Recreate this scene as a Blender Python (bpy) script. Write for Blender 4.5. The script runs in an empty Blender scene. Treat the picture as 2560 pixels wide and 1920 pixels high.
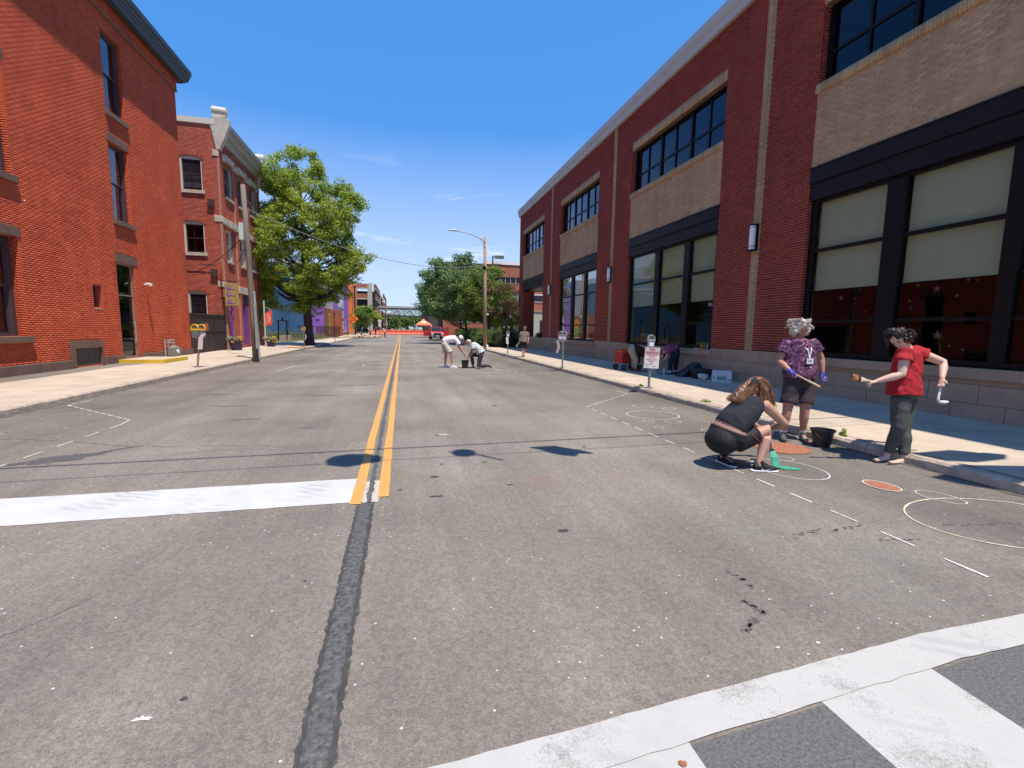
import bpy, bmesh, math, random
import numpy as np
from mathutils import Vector, Matrix

scene = bpy.context.scene
COL = scene.collection
rad = math.radians

# ------------------------------------------------------------------ camera
# world: X right, Y along the street, Z up, metres; road surface z = 0
cam_d = bpy.data.cameras.new('camera'); cam = bpy.data.objects.new('camera', cam_d); COL.objects.link(cam)
cam_d.sensor_width = 36.0; cam_d.lens = 36.0 * 1162.0 / 2560.0
cam_d.clip_start = 0.05; cam_d.clip_end = 3000.0
_fwd = Vector((0.230469, 0.966131, -0.116082)); _right = Vector((0.973002, -0.230308, 0.014983))
_up = Vector((0.012259, 0.116401, 0.993127))
cam.matrix_world = Matrix(((_right.x, _up.x, -_fwd.x, 0.0), (_right.y, _up.y, -_fwd.y, 0.0),
                           (_right.z, _up.z, -_fwd.z, 1.6), (0, 0, 0, 1)))
scene.camera = cam

# ------------------------------------------------------------------ light
SUN_DIR = Vector((-0.168, 0.31, -1.0)).normalized()          # the way the light travels
elev = math.asin(-SUN_DIR.z); az = math.atan2(-SUN_DIR.x, -SUN_DIR.y)
world = bpy.data.worlds.new('World'); scene.world = world; world.use_nodes = True
wn = world.node_tree; wn.nodes.clear()
sky = wn.nodes.new('ShaderNodeTexSky'); sky.sky_type = 'NISHITA'; sky.sun_disc = False
sky.sun_elevation = elev; sky.sun_rotation = az; sky.altitude = 300; sky.air_density = 1.0; sky.dust_density = 0.6; sky.ozone_density = 2.6
bg = wn.nodes.new('ShaderNodeBackground'); bg.inputs['Strength'].default_value = 0.15
wo = wn.nodes.new('ShaderNodeOutputWorld')
tc = wn.nodes.new('ShaderNodeTexCoord')
sep = wn.nodes.new('ShaderNodeSeparateXYZ'); wn.links.new(tc.outputs['Generated'], sep.inputs[0])
# thin streaks of cloud, stretched along the horizon
mp = wn.nodes.new('ShaderNodeMapping'); mp.inputs['Scale'].default_value = (2.0, 2.0, 16.0); mp.inputs['Location'].default_value = (0.35, 0.2, 0.55)
wn.links.new(tc.outputs['Generated'], mp.inputs[0])
cn = wn.nodes.new('ShaderNodeTexNoise'); cn.inputs['Scale'].default_value = 1.6; cn.inputs['Detail'].default_value = 9; cn.inputs['Roughness'].default_value = 0.62
cn.inputs['Distortion'].default_value = 0.5
wn.links.new(mp.outputs[0], cn.inputs['Vector'])
cr = wn.nodes.new('ShaderNodeMapRange'); cr.inputs[1].default_value = 0.43; cr.inputs[2].default_value = 0.66; cr.clamp = True
wn.links.new(cn.outputs['Fac'], cr.inputs[0])
er = wn.nodes.new('ShaderNodeMapRange'); er.inputs[1].default_value = 0.36; er.inputs[2].default_value = 0.16; er.inputs[3].default_value = 0.0; er.inputs[4].default_value = 1.0; er.clamp = True
wn.links.new(sep.outputs['Z'], er.inputs[0])
mul = wn.nodes.new('ShaderNodeMath'); mul.operation = 'MULTIPLY'; wn.links.new(cr.outputs[0], mul.inputs[0]); wn.links.new(er.outputs[0], mul.inputs[1])
# low haze near the horizon
hz = wn.nodes.new('ShaderNodeMapRange'); hz.inputs[1].default_value = 0.37; hz.inputs[2].default_value = 0.0; hz.inputs[3].default_value = 0.0; hz.inputs[4].default_value = 0.95; hz.clamp = True
hz.interpolation_type = 'LINEAR'
wn.links.new(sep.outputs['Z'], hz.inputs[0])
mx0 = wn.nodes.new('ShaderNodeMath'); mx0.operation = 'MAXIMUM'; wn.links.new(mul.outputs[0], mx0.inputs[0]); wn.links.new(hz.outputs[0], mx0.inputs[1])
mixc = wn.nodes.new('ShaderNodeMix'); mixc.data_type = 'RGBA'
tint = wn.nodes.new('ShaderNodeMix'); tint.data_type = 'RGBA'; tint.blend_type = 'MULTIPLY'; tint.inputs[0].default_value = 1.0
tint.inputs[7].default_value = (0.78, 1.06, 1.5, 1)
wn.links.new(sky.outputs[0], tint.inputs[6])
lift = wn.nodes.new('ShaderNodeMix'); lift.data_type = 'RGBA'; lift.inputs[0].default_value = 0.72      # phone-camera blue: evener than the physical sky
lift.inputs[7].default_value = (0.34, 1.68, 4.3, 1); wn.links.new(tint.outputs[2], lift.inputs[6])
wn.links.new(mx0.outputs[0], mixc.inputs[0]); wn.links.new(lift.outputs[2], mixc.inputs[6]); mixc.inputs[7].default_value = (4.0, 4.75, 5.9, 1)
wn.links.new(mixc.outputs[2], bg.inputs[0]); wn.links.new(bg.outputs[0], wo.inputs[0])

sl = bpy.data.lights.new('sun', 'SUN'); sl.energy = 5.0; sl.angle = rad(0.53); sl.color = (1.0, 0.905, 0.775)
so = bpy.data.objects.new('sun', sl); COL.objects.link(so)
so.rotation_euler = SUN_DIR.to_track_quat('-Z', 'Y').to_euler(); so.location = (0, 0, 60)
vs = scene.view_settings; vs.view_transform = 'Standard'; vs.look = 'None'; vs.exposure = 0.32; vs.gamma = 1.0
try: vs.use_curve_mapping = False
except Exception: pass
scene.render.engine = 'CYCLES'
scene.cycles.max_bounces = 8; scene.cycles.transparent_max_bounces = 16

# ------------------------------------------------------------------ helpers
def link(o, parent=None):
    COL.objects.link(o)
    if parent is not None: o.parent = parent
    return o
def tag(o, label=None, cat=None, group=None, kind=None):
    if label: o['label'] = label
    if cat: o['category'] = cat
    if group: o['group'] = group
    if kind: o['kind'] = kind
    return o
def empty(name, loc, label=None, cat=None, group=None, kind=None, rz=0.0):
    o = bpy.data.objects.new(name, None); o.empty_display_size = 0.2; link(o)
    o.location = loc; o.rotation_euler = (0, 0, rz)
    return tag(o, label, cat, group, kind)
def V(*a): return Vector(a)

class MB:
    """collects shapes; build() links them as one mesh object"""
    def __init__(s, off=(0, 0, 0)): s.v = []; s.f = []; s.m = []; s.mi = 0; s.off = Vector(off)
    def add(s, vs, fs):
        n = len(s.v); s.v.extend([tuple(p) for p in vs]); s.f.extend([tuple(i + n for i in f) for f in fs]); s.m.extend([s.mi] * len(fs)); return s
    def box(s, x0, x1, y0, y1, z0, z1):
        if x0 > x1: x0, x1 = x1, x0
        if y0 > y1: y0, y1 = y1, y0
        if z0 > z1: z0, z1 = z1, z0
        return s.add([(x0, y0, z0), (x1, y0, z0), (x1, y1, z0), (x0, y1, z0), (x0, y0, z1), (x1, y0, z1), (x1, y1, z1), (x0, y1, z1)],
                     [(0, 3, 2, 1), (4, 5, 6, 7), (0, 1, 5, 4), (1, 2, 6, 5), (2, 3, 7, 6), (3, 0, 4, 7)])
    def obox(s, c, size, rot=None):
        a, b, d = size[0] / 2, size[1] / 2, size[2] / 2
        pts = [Vector(p) for p in ((-a, -b, -d), (a, -b, -d), (a, b, -d), (-a, b, -d), (-a, -b, d), (a, -b, d), (a, b, d), (-a, b, d))]
        if rot is not None: pts = [rot @ p for p in pts]
        return s.add([Vector(c) + p for p in pts], [(0, 3, 2, 1), (4, 5, 6, 7), (0, 1, 5, 4), (1, 2, 6, 5), (2, 3, 7, 6), (3, 0, 4, 7)])
    def prism(s, poly, axis, a, b):
        """poly: 2D points; axis 'x': (y,z) 'y': (x,z) 'z': (x,y); extruded from a to b"""
        def P(p, t): return {'x': (t, p[0], p[1]), 'y': (p[0], t, p[1]), 'z': (p[0], p[1], t)}[axis]
        n = len(poly); vs = [P(p, a) for p in poly] + [P(p, b) for p in poly]
        fs = [tuple(range(n - 1, -1, -1)), tuple(range(n, 2 * n))] + [(i, (i + 1) % n, n + (i + 1) % n, n + i) for i in range(n)]
        return s.add(vs, fs)
    def poly(s, pts): return s.add(pts, [tuple(range(len(pts)))])
    def tube(s, path, radii, n=8, cap=True, lat=None, flat=1.0):
        """swept tube; radii number, list of numbers or list of (a along lat, b across)"""
        path = [Vector(p) for p in path]; k = len(path)
        if not isinstance(radii, (list, tuple)): radii = [radii] * k
        base = len(s.v); up0 = Vector(lat) if lat is not None else None; prev = None; vs = []; fs = []
        for i, p in enumerate(path):
            t = (path[min(i + 1, k - 1)] - path[max(i - 1, 0)]).normalized()
            if up0 is not None: a = up0 - t * up0.dot(t)
            elif prev is not None: a = prev - t * prev.dot(t)
            else: a = t.orthogonal()
            if a.length < 1e-5: a = t.orthogonal()
            a.normalize(); prev = a; b = t.cross(a)
            r = radii[i]; ra, rb = (r if isinstance(r, (tuple, list)) else (r, r * flat))
            for j in range(n):
                th = 2 * math.pi * j / n; vs.append(p + a * (ra * math.cos(th)) + b * (rb * math.sin(th)))
        for i in range(k - 1):
            for j in range(n):
                j2 = (j + 1) % n; fs.append((i * n + j, i * n + j2, (i + 1) * n + j2, (i + 1) * n + j))
        if cap: fs.append(tuple(range(n - 1, -1, -1))); fs.append(tuple((k - 1) * n + j for j in range(n)))
        return s.add(vs, fs)
    def cyl(s, p0, p1, r0, r1=None, n=12): return s.tube([p0, p1], [r0, r0 if r1 is None else r1], n)
    def lathe(s, prof, cx=0, cy=0, n=16, cap=True):
        vs = []; fs = []; k = len(prof)
        for r, z in prof:
            for j in range(n):
                th = 2 * math.pi * j / n; vs.append((cx + r * math.cos(th), cy + r * math.sin(th), z))
        for i in range(k - 1):
            for j in range(n):
                j2 = (j + 1) % n; fs.append((i * n + j, i * n + j2, (i + 1) * n + j2, (i + 1) * n + j))
        if cap: fs.append(tuple(range(n - 1, -1, -1))); fs.append(tuple((k - 1) * n + j for j in range(n)))
        return s.add(vs, fs)
    def ball(s, c, r, n=12, m=8, rot=None):
        if not isinstance(r, (tuple, list)): r = (r, r, r)
        c = Vector(c); vs = []; fs = []
        def P(th, ph):
            p = Vector((r[0] * math.cos(th) * math.sin(ph), r[1] * math.sin(th) * math.sin(ph), r[2] * math.cos(ph)))
            return c + (rot @ p if rot is not None else p)
        vs.append(P(0, 0))
        for i in range(1, m):
            for j in range(n): vs.append(P(2 * math.pi * j / n, math.pi * i / m))
        vs.append(P(0, math.pi)); L = len(vs) - 1
        for j in range(n):
            j2 = (j + 1) % n; fs.append((0, 1 + j, 1 + j2)); fs.append((L, L - n + j2, L - n + j))
        for i in range(m - 2):
            for j in range(n):
                j2 = (j + 1) % n; a = 1 + i * n; fs.append((a + j, a + n + j, a + n + j2, a + j2))
        return s.add(vs, fs)
    def build(s, name, mats, parent=None, smooth=False, bevel=0.0, kind=None, label=None):
        me = bpy.data.meshes.new(name)
        ox, oy, oz = s.off
        me.from_pydata([(x - ox, y - oy, z - oz) for x, y, z in s.v], [], s.f)
        if not isinstance(mats, (list, tuple)): mats = [mats]
        for m in mats: me.materials.append(m)
        if len(mats) > 1: me.polygons.foreach_set('material_index', s.m)
        if smooth: me.polygons.foreach_set('use_smooth', [True] * len(me.polygons))
        me.update()
        o = bpy.data.objects.new(name, me); link(o, parent)
        if bevel:
            b = o.modifiers.new('bevel', 'BEVEL'); b.width = bevel; b.segments = 2; b.limit_method = 'ANGLE'; b.angle_limit = rad(40)
        if kind: o['kind'] = kind
        if label: o['label'] = label
        return o

# ------------------------------------------------------------------ materials
_mats = {}
def M(name, col, rough=0.7, metal=0.0, spec=0.4, var=0.12, scale=5.0, bump=0.0, bscale=40.0, island=0.0, objr=0.0, stretch=None, emit=0.0, trans=0.0, detail=5):
    if name in _mats: return _mats[name]
    m = bpy.data.materials.new(name); m.use_nodes = True; nt = m.node_tree; N = nt.nodes; L = nt.links
    b = N['Principled BSDF']; b.inputs['Roughness'].default_value = rough; b.inputs['Metallic'].default_value = metal
    b.inputs['Specular IOR Level'].default_value = spec
    geo = N.new('ShaderNodeNewGeometry')
    vec = geo.outputs['Position']
    if stretch:
        mpp = N.new('ShaderNodeMapping'); mpp.inputs['Scale'].default_value = stretch; L.new(vec, mpp.inputs[0]); vec = mpp.outputs[0]
    nz = N.new('ShaderNodeTexNoise'); nz.inputs['Scale'].default_value = scale; nz.inputs['Detail'].default_value = detail; nz.inputs['Roughness'].default_value = 0.6
    L.new(vec, nz.inputs['Vector'])
    mr = N.new('ShaderNodeMapRange'); mr.inputs[1].default_value = 0.25; mr.inputs[2].default_value = 0.75
    mr.inputs[3].default_value = 1 - var; mr.inputs[4].default_value = 1 + var
    L.new(nz.outputs['Fac'], mr.inputs[0]); val = mr.outputs[0]
    def addval(src, amt, val):
        r = N.new('ShaderNodeMapRange'); r.inputs[3].default_value = -amt; r.inputs[4].default_value = amt; L.new(src, r.inputs[0])
        a = N.new('ShaderNodeMath'); a.operation = 'ADD'; L.new(val, a.inputs[0]); L.new(r.outputs[0], a.inputs[1]); return a.outputs[0]
    if island: val = addval(geo.outputs['Random Per Island'], island, val)
    if objr:
        oi = N.new('ShaderNodeObjectInfo'); val = addval(oi.outputs['Random'], objr, val)
    hs = N.new('ShaderNodeHueSaturation'); hs.inputs['Color'].default_value = (*col, 1); L.new(val, hs.inputs['Value'])
    L.new(hs.outputs[0], b.inputs['Base Color'])
    if bump:
        bz = N.new('ShaderNodeTexNoise'); bz.inputs['Scale'].default_value = bscale; bz.inputs['Detail'].default_value = 4; L.new(vec, bz.inputs['Vector'])
        bp = N.new('ShaderNodeBump'); bp.inputs['Strength'].default_value = bump; bp.inputs['Distance'].default_value = 0.02
        L.new(bz.outputs['Fac'], bp.inputs['Height']); L.new(bp.outputs[0], b.inputs['Normal'])
    if emit: b.inputs['Emission Color'].default_value = (*col, 1); b.inputs['Emission Strength'].default_value = emit
    if trans: b.inputs['Transmission Weight'].default_value = trans
    _mats[name] = m; return m

def brick_mat(name, tones, streak=0.25, pos_scale=1.2, rough=0.85, bump=0.35):
    if name in _mats: return _mats[name]
    m = bpy.data.materials.new(name); m.use_nodes = True; nt = m.node_tree; N = nt.nodes; L = nt.links
    b = N['Principled BSDF']; b.inputs['Roughness'].default_value = rough; b.inputs['Specular IOR Level'].default_value = 0.25
    geo = N.new('ShaderNodeNewGeometry'); oi = N.new('ShaderNodeObjectInfo')
    a = N.new('ShaderNodeMath'); a.operation = 'ADD'; L.new(geo.outputs['Random Per Island'], a.inputs[0]); L.new(oi.outputs['Random'], a.inputs[1])
    fr = N.new('ShaderNodeMath'); fr.operation = 'FRACT'; L.new(a.outputs[0], fr.inputs[0])
    ramp = N.new('ShaderNodeValToRGB'); e = ramp.color_ramp.elements
    for i, t in enumerate(tones):
        p = i / (len(tones) - 1)
        if i < 2: el = e[i]; el.position = p
        else: el = e.new(p)
    for i, t in enumerate(tones): ramp.color_ramp.elements[i].position = i / (len(tones) - 1)
    for i, t in enumerate(tones): ramp.color_ramp.elements[i].color = (*t, 1)
    L.new(fr.outputs[0], ramp.inputs[0])
    n1 = N.new('ShaderNodeTexNoise'); n1.inputs['Scale'].default_value = pos_scale; n1.inputs['Detail'].default_value = 6; L.new(geo.outputs['Position'], n1.inputs['Vector'])
    n2 = N.new('ShaderNodeTexNoise'); n2.inputs['Scale'].default_value = 45; n2.inputs['Detail'].default_value = 3; L.new(geo.outputs['Position'], n2.inputs['Vector'])
    s = N.new('ShaderNodeMath'); s.operation = 'ADD'; L.new(n1.outputs['Fac'], s.inputs[0]); L.new(n2.outputs['Fac'], s.inputs[1])
    mr = N.new('ShaderNodeMapRange'); mr.inputs[1].default_value = 0.6; mr.inputs[2].default_value = 1.4; mr.inputs[3].default_value = 1 - streak; mr.inputs[4].default_value = 1 + streak
    L.new(s.outputs[0], mr.inputs[0])
    # run-off streaks and faint soot: noise drawn out downwards
    mpz = N.new('ShaderNodeMapping'); mpz.inputs['Scale'].default_value = (1.6, 1.6, .16); L.new(geo.outputs['Position'], mpz.inputs[0])
    n3 = N.new('ShaderNodeTexNoise'); n3.inputs['Scale'].default_value = 1.5; n3.inputs['Detail'].default_value = 7; n3.inputs['Roughness'].default_value = .65; L.new(mpz.outputs[0], n3.inputs['Vector'])
    m3 = N.new('ShaderNodeMapRange'); m3.inputs[1].default_value = .3; m3.inputs[2].default_value = .7; m3.inputs[3].default_value = .84; m3.inputs[4].default_value = 1.12; L.new(n3.outputs['Fac'], m3.inputs[0])
    mm3 = N.new('ShaderNodeMath'); mm3.operation = 'MULTIPLY'; L.new(mr.outputs[0], mm3.inputs[0]); L.new(m3.outputs[0], mm3.inputs[1])
    hs = N.new('ShaderNodeHueSaturation'); L.new(ramp.outputs[0], hs.inputs['Color']); L.new(mm3.outputs[0], hs.inputs['Value']); L.new(hs.outputs[0], b.inputs['Base Color'])
    bp = N.new('ShaderNodeBump'); bp.inputs['Strength'].default_value = bump; bp.inputs['Distance'].default_value = 0.01
    L.new(n2.outputs['Fac'], bp.inputs['Height']); L.new(bp.outputs[0], b.inputs['Normal'])
    _mats[name] = m; return m

def glass_mat(name, tintc=(0.75, 0.8, 0.78), ior=1.5, boost=1.0, refl=(1, 1, 1), add=0.0):
    if name in _mats: return _mats[name]
    m = bpy.data.materials.new(name); m.use_nodes = True; nt = m.node_tree; N = nt.nodes; L = nt.links; N.clear()
    out = N.new('ShaderNodeOutputMaterial'); t = N.new('ShaderNodeBsdfTransparent'); t.inputs[0].default_value = (*tintc, 1)
    g = N.new('ShaderNodeBsdfGlossy'); g.inputs['Roughness'].default_value = 0.015; g.inputs['Color'].default_value = (*refl, 1)
    geo = N.new('ShaderNodeNewGeometry')
    wv = N.new('ShaderNodeTexNoise'); wv.inputs['Scale'].default_value = 0.9; wv.inputs['Detail'].default_value = 1; L.new(geo.outputs['Position'], wv.inputs['Vector'])
    bp = N.new('ShaderNodeBump'); bp.inputs['Strength'].default_value = 0.12; bp.inputs['Distance'].default_value = 0.03; L.new(wv.outputs['Fac'], bp.inputs['Height']); L.new(bp.outputs[0], g.inputs['Normal'])
    # Schlick reflectance from the angle to the pane, the same from both sides
    dt = N.new('ShaderNodeVectorMath'); dt.operation = 'DOT_PRODUCT'; L.new(geo.outputs['Incoming'], dt.inputs[0]); L.new(geo.outputs['True Normal'], dt.inputs[1])
    ab = N.new('ShaderNodeMath'); ab.operation = 'ABSOLUTE'; L.new(dt.outputs['Value'], ab.inputs[0])
    om = N.new('ShaderNodeMath'); om.operation = 'SUBTRACT'; om.inputs[0].default_value = 1.0; L.new(ab.outputs[0], om.inputs[1])
    pw = N.new('ShaderNodeMath'); pw.operation = 'POWER'; pw.inputs[1].default_value = 4.0; L.new(om.outputs[0], pw.inputs[0])
    mu = N.new('ShaderNodeMath'); mu.operation = 'MULTIPLY_ADD'; mu.inputs[1].default_value = 0.9 * boost; mu.inputs[2].default_value = 0.030 * boost + add; mu.use_clamp = True; L.new(pw.outputs[0], mu.inputs[0])
    mx = N.new('ShaderNodeMixShader'); L.new(mu.outputs[0], mx.inputs[0]); L.new(t.outputs[0], mx.inputs[1]); L.new(g.outputs[0], mx.inputs[2]); L.new(mx.outputs[0], out.inputs[0])
    _mats[name] = m; return m

# ------------------------------------------------------------------ brick courses
def course_runs(u0, u1, z, openings):
    runs = [(u0, u1)]
    for (a, b, c, d) in openings:
        if c <= z <= d:
            nr = []
            for (p, q) in runs:
                if b <= p or a >= q: nr.append((p, q)); continue
                if a > p: nr.append((p, a))
                if b < q: nr.append((b, q))
            runs = nr
    return runs
def brick_field(root, off, axis, plane, face, u0, u1, z0, z1, openings, mat, bl=0.203, bh=0.057, j=0.0105, jit=0.0015, depth=0.03,
                single=0, name='brick', joined='brickwork', stagger=0.5, key=None):
    """running-bond bricks on a wall whose backing stands a little behind 'plane'.
    axis 'x': wall at x = plane seen from the side face*x; axis 'y': wall at y = plane"""
    rng = random.Random(hash((round(u0, 2), round(z0, 2), round(plane, 2))) & 0xffff)
    L = []; row = 0; z = z0
    while z + bh * 0.6 < z1:
        zt = min(z + bh, z1); zc = (z + zt) / 2
        for (p, q) in course_runs(u0, u1, zc, openings):
            sh = (row % 2) * stagger * (bl + j)
            k = math.floor((p - sh) / (bl + j)); u = k * (bl + j) + sh
            while u < q:
                a = max(u, p); b = min(u + bl, q)
                if b - a > 0.025: L.append((a, b, z, zt, abs(b - a - bl) < 1e-4 and abs(zt - z - bh) < 1e-4))
                u += bl + j
        z += bh + j; row += 1
    singles = set()
    if single:
        idx = [i for i, r in enumerate(L) if r[4]]
        if key is None:
            def key(r):
                c = (plane, (r[0] + r[1]) / 2, (r[2] + r[3]) / 2) if axis == 'x' else ((r[0] + r[1]) / 2, plane, (r[2] + r[3]) / 2)
                return c[0] ** 2 + c[1] ** 2 + (c[2] - 1.6) ** 2
        idx.sort(key=lambda i: key(L[i])); singles = set(idx[:single])
        me = None
        for i in sorted(singles):
            a, b, c, d, _ = L[i]
            if me is None:
                h = MB(); y = bl / 2; zz = bh / 2
                if axis == 'x': h.box(-depth * face, 0, -y, y, -zz, zz)
                else: h.box(-y, y, -depth * face, 0, -zz, zz)
                o = h.build(name, mat, root); me = o.data
            else:
                o = bpy.data.objects.new(name, me); link(o, root)
            f = plane + face * rng.uniform(-jit, jit)
            loc = (f, (a + b) / 2, (c + d) / 2) if axis == 'x' else ((a + b) / 2, f, (c + d) / 2)
            o.location = Vector(loc) - Vector(off)
    rest = [r for i, r in enumerate(L) if i not in singles]
    if not rest: return
    R = np.array([r[:4] for r in rest]); n = len(R)
    rs = np.random.RandomState(7); f = plane + face * rs.uniform(-jit, jit, n); bk = np.full(n, plane - face * depth)
    a, b, c, d = R.T
    if axis == 'x':
        corners = [(f, a, c), (f, b, c), (f, b, d), (f, a, d), (bk, a, c), (bk, b, c), (bk, b, d), (bk, a, d)]
    else:
        corners = [(a, f, c), (b, f, c), (b, f, d), (a, f, d), (a, bk, c), (b, bk, c), (b, bk, d), (a, bk, d)]
    vs = np.stack([np.stack(cn, 1) for cn in corners], 1).reshape(-1, 3) - np.array(off)
    q = np.array([(0, 1, 2, 3), (3, 2, 6, 7), (0, 4, 5, 1), (1, 5, 6, 2), (0, 3, 7, 4)])
    if (axis == 'x' and face < 0) or (axis == 'y' and face > 0): q = q[:, ::-1]
    fs = (q[None] + (np.arange(n) * 8)[:, None, None]).reshape(-1, 4)
    me = bpy.data.meshes.new(joined); me.vertices.add(len(vs)); me.vertices.foreach_set('co', vs.astype(np.float32).ravel())
    me.loops.add(fs.size); me.loops.foreach_set('vertex_index', fs.astype(np.int32).ravel())
    me.polygons.add(len(fs)); me.polygons.foreach_set('loop_start', np.arange(0, fs.size, 4, dtype=np.int32))
    me.materials.append(mat); me.update(calc_edges=True)
    o = bpy.data.objects.new(joined, me); link(o, root); o['kind'] = 'stuff'
    return o
def wall_boxes(mb, axis, p0, p1, u0, u1, z0, z1, openings):
    """solid wall between planes p0 and p1 with rectangular holes"""
    us = sorted({u0, u1, *[min(max(v, u0), u1) for o in openings for v in o[:2]]})
    for a, b in zip(us, us[1:]):
        if b - a < 1e-4: continue
        m = (a + b) / 2; cuts = sorted([(max(c, z0), min(d, z1)) for (p, q, c, d) in openings if p < m < q and d > z0 and c < z1])
        z = z0
        for c, d in cuts:
            if c > z: (mb.box(p0, p1, a, b, z, c) if axis == 'x' else mb.box(a, b, p0, p1, z, c))
            z = max(z, d)
        if z < z1: (mb.box(p0, p1, a, b, z, z1) if axis == 'x' else mb.box(a, b, p0, p1, z, z1))

def text_mesh(name, txt, size, mat, parent, loc, rot, extrude=0.002, align='CENTER', space=1.0, bold=0.0):
    cu = bpy.data.curves.new(name, 'FONT'); cu.body = txt; cu.size = size; cu.extrude = extrude; cu.align_x = align; cu.align_y = 'CENTER'
    cu.space_character = space; cu.offset = bold
    t = bpy.data.objects.new('tmp', cu); COL.objects.link(t)
    me = bpy.data.meshes.new_from_object(t); COL.objects.unlink(t); bpy.data.objects.remove(t)
    me.name = name; me.materials.clear(); me.materials.append(mat)
    o = bpy.data.objects.new(name, me); link(o, parent); o.location = loc; o.rotation_euler = rot
    return o
# ================================================================== GROUND
def asphalt_mat():
    m = bpy.data.materials.new('asphalt'); m.use_nodes = True; nt = m.node_tree; N = nt.nodes; L = nt.links
    b = N['Principled BSDF']; b.inputs['Roughness'].default_value = 0.88; b.inputs['Specular IOR Level'].default_value = 0.3
    geo = N.new('ShaderNodeNewGeometry'); P = geo.outputs['Position']
    def noise(scale, detail, vec=P, rough=0.55, dist=0):
        n = N.new('ShaderNodeTexNoise'); n.inputs['Scale'].default_value = scale; n.inputs['Detail'].default_value = detail
        n.inputs['Roughness'].default_value = rough; n.inputs['Distortion'].default_value = dist; L.new(vec, n.inputs['Vector']); return n.outputs['Fac']
    def rng(src, a, b_, c, d):
        r = N.new('ShaderNodeMapRange'); r.inputs[1].default_value = a; r.inputs[2].default_value = b_; r.inputs[3].default_value = c; r.inputs[4].default_value = d; L.new(src, r.inputs[0]); return r.outputs[0]
    def mul(a, b_):
        x = N.new('ShaderNodeMath'); x.operation = 'MULTIPLY'; L.new(a, x.inputs[0]); L.new(b_, x.inputs[1]); return x.outputs[0]
    # aggregate: stones of many greys
    vo = N.new('ShaderNodeTexVoronoi'); vo.inputs['Scale'].default_value = 140; L.new(P, vo.inputs['Vector'])
    sp = N.new('ShaderNodeSeparateColor'); L.new(vo.outputs['Color'], sp.inputs[0])
    stone = rng(sp.outputs[0], 0, 1, 0.78, 1.22)
    vo2 = N.new('ShaderNodeTexVoronoi'); vo2.inputs['Scale'].default_value = 38; L.new(P, vo2.inputs['Vector'])
    sp2 = N.new('ShaderNodeSeparateColor'); L.new(vo2.outputs['Color'], sp2.inputs[0])
    stone2 = rng(sp2.outputs[1], 0, 1, 0.88, 1.12)
    fine = rng(noise(180, 2), 0.3, 0.7, 0.82, 1.18)
    blotch = rng(noise(0.55, 6, rough=0.6), 0.3, 0.7, 0.84, 1.14)
    big = rng(noise(0.14, 3), 0.35, 0.65, 0.82, 1.14)
    # wear streaks along the lanes
    mp1 = N.new('ShaderNodeMapping'); mp1.inputs['Scale'].default_value = (1.5, 0.10, 1); L.new(P, mp1.inputs[0])
    streak = rng(noise(1.3, 7, mp1.outputs[0], 0.65), 0.3, 0.7, 0.84, 1.14)
    mp2 = N.new('ShaderNodeMapping'); mp2.inputs['Scale'].default_value = (0.5, 2.4, 1); mp2.inputs['Rotation'].default_value = (0, 0, 0.35); L.new(P, mp2.inputs[0])
    stain = rng(noise(0.9, 8, mp2.outputs[0], 0.7, 0.6), 0.60, 0.70, 1.0, 0.80)
    # tar-filled parking lanes are darker
    sx = N.new('ShaderNodeSeparateXYZ'); L.new(P, sx.inputs[0])
    ab = N.new('ShaderNodeMath'); ab.operation = 'ABSOLUTE'; L.new(sx.outputs[0], ab.inputs[0])
    lane = rng(ab.outputs[0], 3.6, 4.6, 1.0, 0.83)
    lane2 = rng(ab.outputs[0], 4.6, 12.0, 1.0, 1.05)
    v = mul(mul(mul(stone, stone2), mul(fine, blotch)), mul(mul(big, streak), mul(stain, mul(lane, lane2))))
    hs = N.new('ShaderNodeHueSaturation'); hs.inputs['Color'].default_value = (0.214, 0.187, 0.157, 1); L.new(v, hs.inputs['Value'])
    # faint spills of pink and green paint dust, and old damp patches, each with its own blurred outline
    col = hs.outputs[0]
    nzd = noise(14, 4, rough=0.7)
    for (cx, cy, rr_, c_, amt) in ((1.47, 4.65, .17, (.30, .13, .12), .5), (1.55, 4.42, .09, (.30, .12, .11), .5), (2.3, 4.5, .10, (.29, .14, .12), .45), (3.42, 2.55, .26, (.12, .22, .17), .35), (2.7, 3.1, .22, (.13, .2, .16), .3), (3.0, 2.2, .5, (.15, .19, .16), .25),
                                   (-.75, 6.75, .75, (.11, .095, .08), .55), (.25, 7.5, .55, (.12, .105, .09), .5), (-1.6, 2.3, .3, (.13, .115, .10), .4), (4.6, 2.9, .9, (.12, .115, .105), .45), (4.7, 4.4, .9, (.125, .12, .11), .4), (5.2, 3.4, .35, (.33, .27, .22), .3), (4.9, 3.9, .5, (.27, .235, .20), .25), (4.7, 7.9, .9, (.13, .12, .11), .4)):
        vm = N.new('ShaderNodeVectorMath'); vm.operation = 'DISTANCE'; vm.inputs[1].default_value = (cx, cy, 0); L.new(P, vm.inputs[0])
        f1 = rng(vm.outputs['Value'], rr_ * 1.3, 0, 0, 1); f2 = rng(nzd, .42, .58, 0, amt); N_ = mul(f1, f2)
        mm_ = N.new('ShaderNodeMix'); mm_.data_type = 'RGBA'; L.new(N_, mm_.inputs[0]); L.new(col, mm_.inputs[6]); mm_.inputs[7].default_value = (*c_, 1); col = mm_.outputs[2]
    # sparse pale stones
    vo3 = N.new('ShaderNodeTexVoronoi'); vo3.inputs['Scale'].default_value = 22; L.new(P, vo3.inputs['Vector'])
    sp3 = N.new('ShaderNodeSeparateColor'); L.new(vo3.outputs['Color'], sp3.inputs[0])
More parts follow.
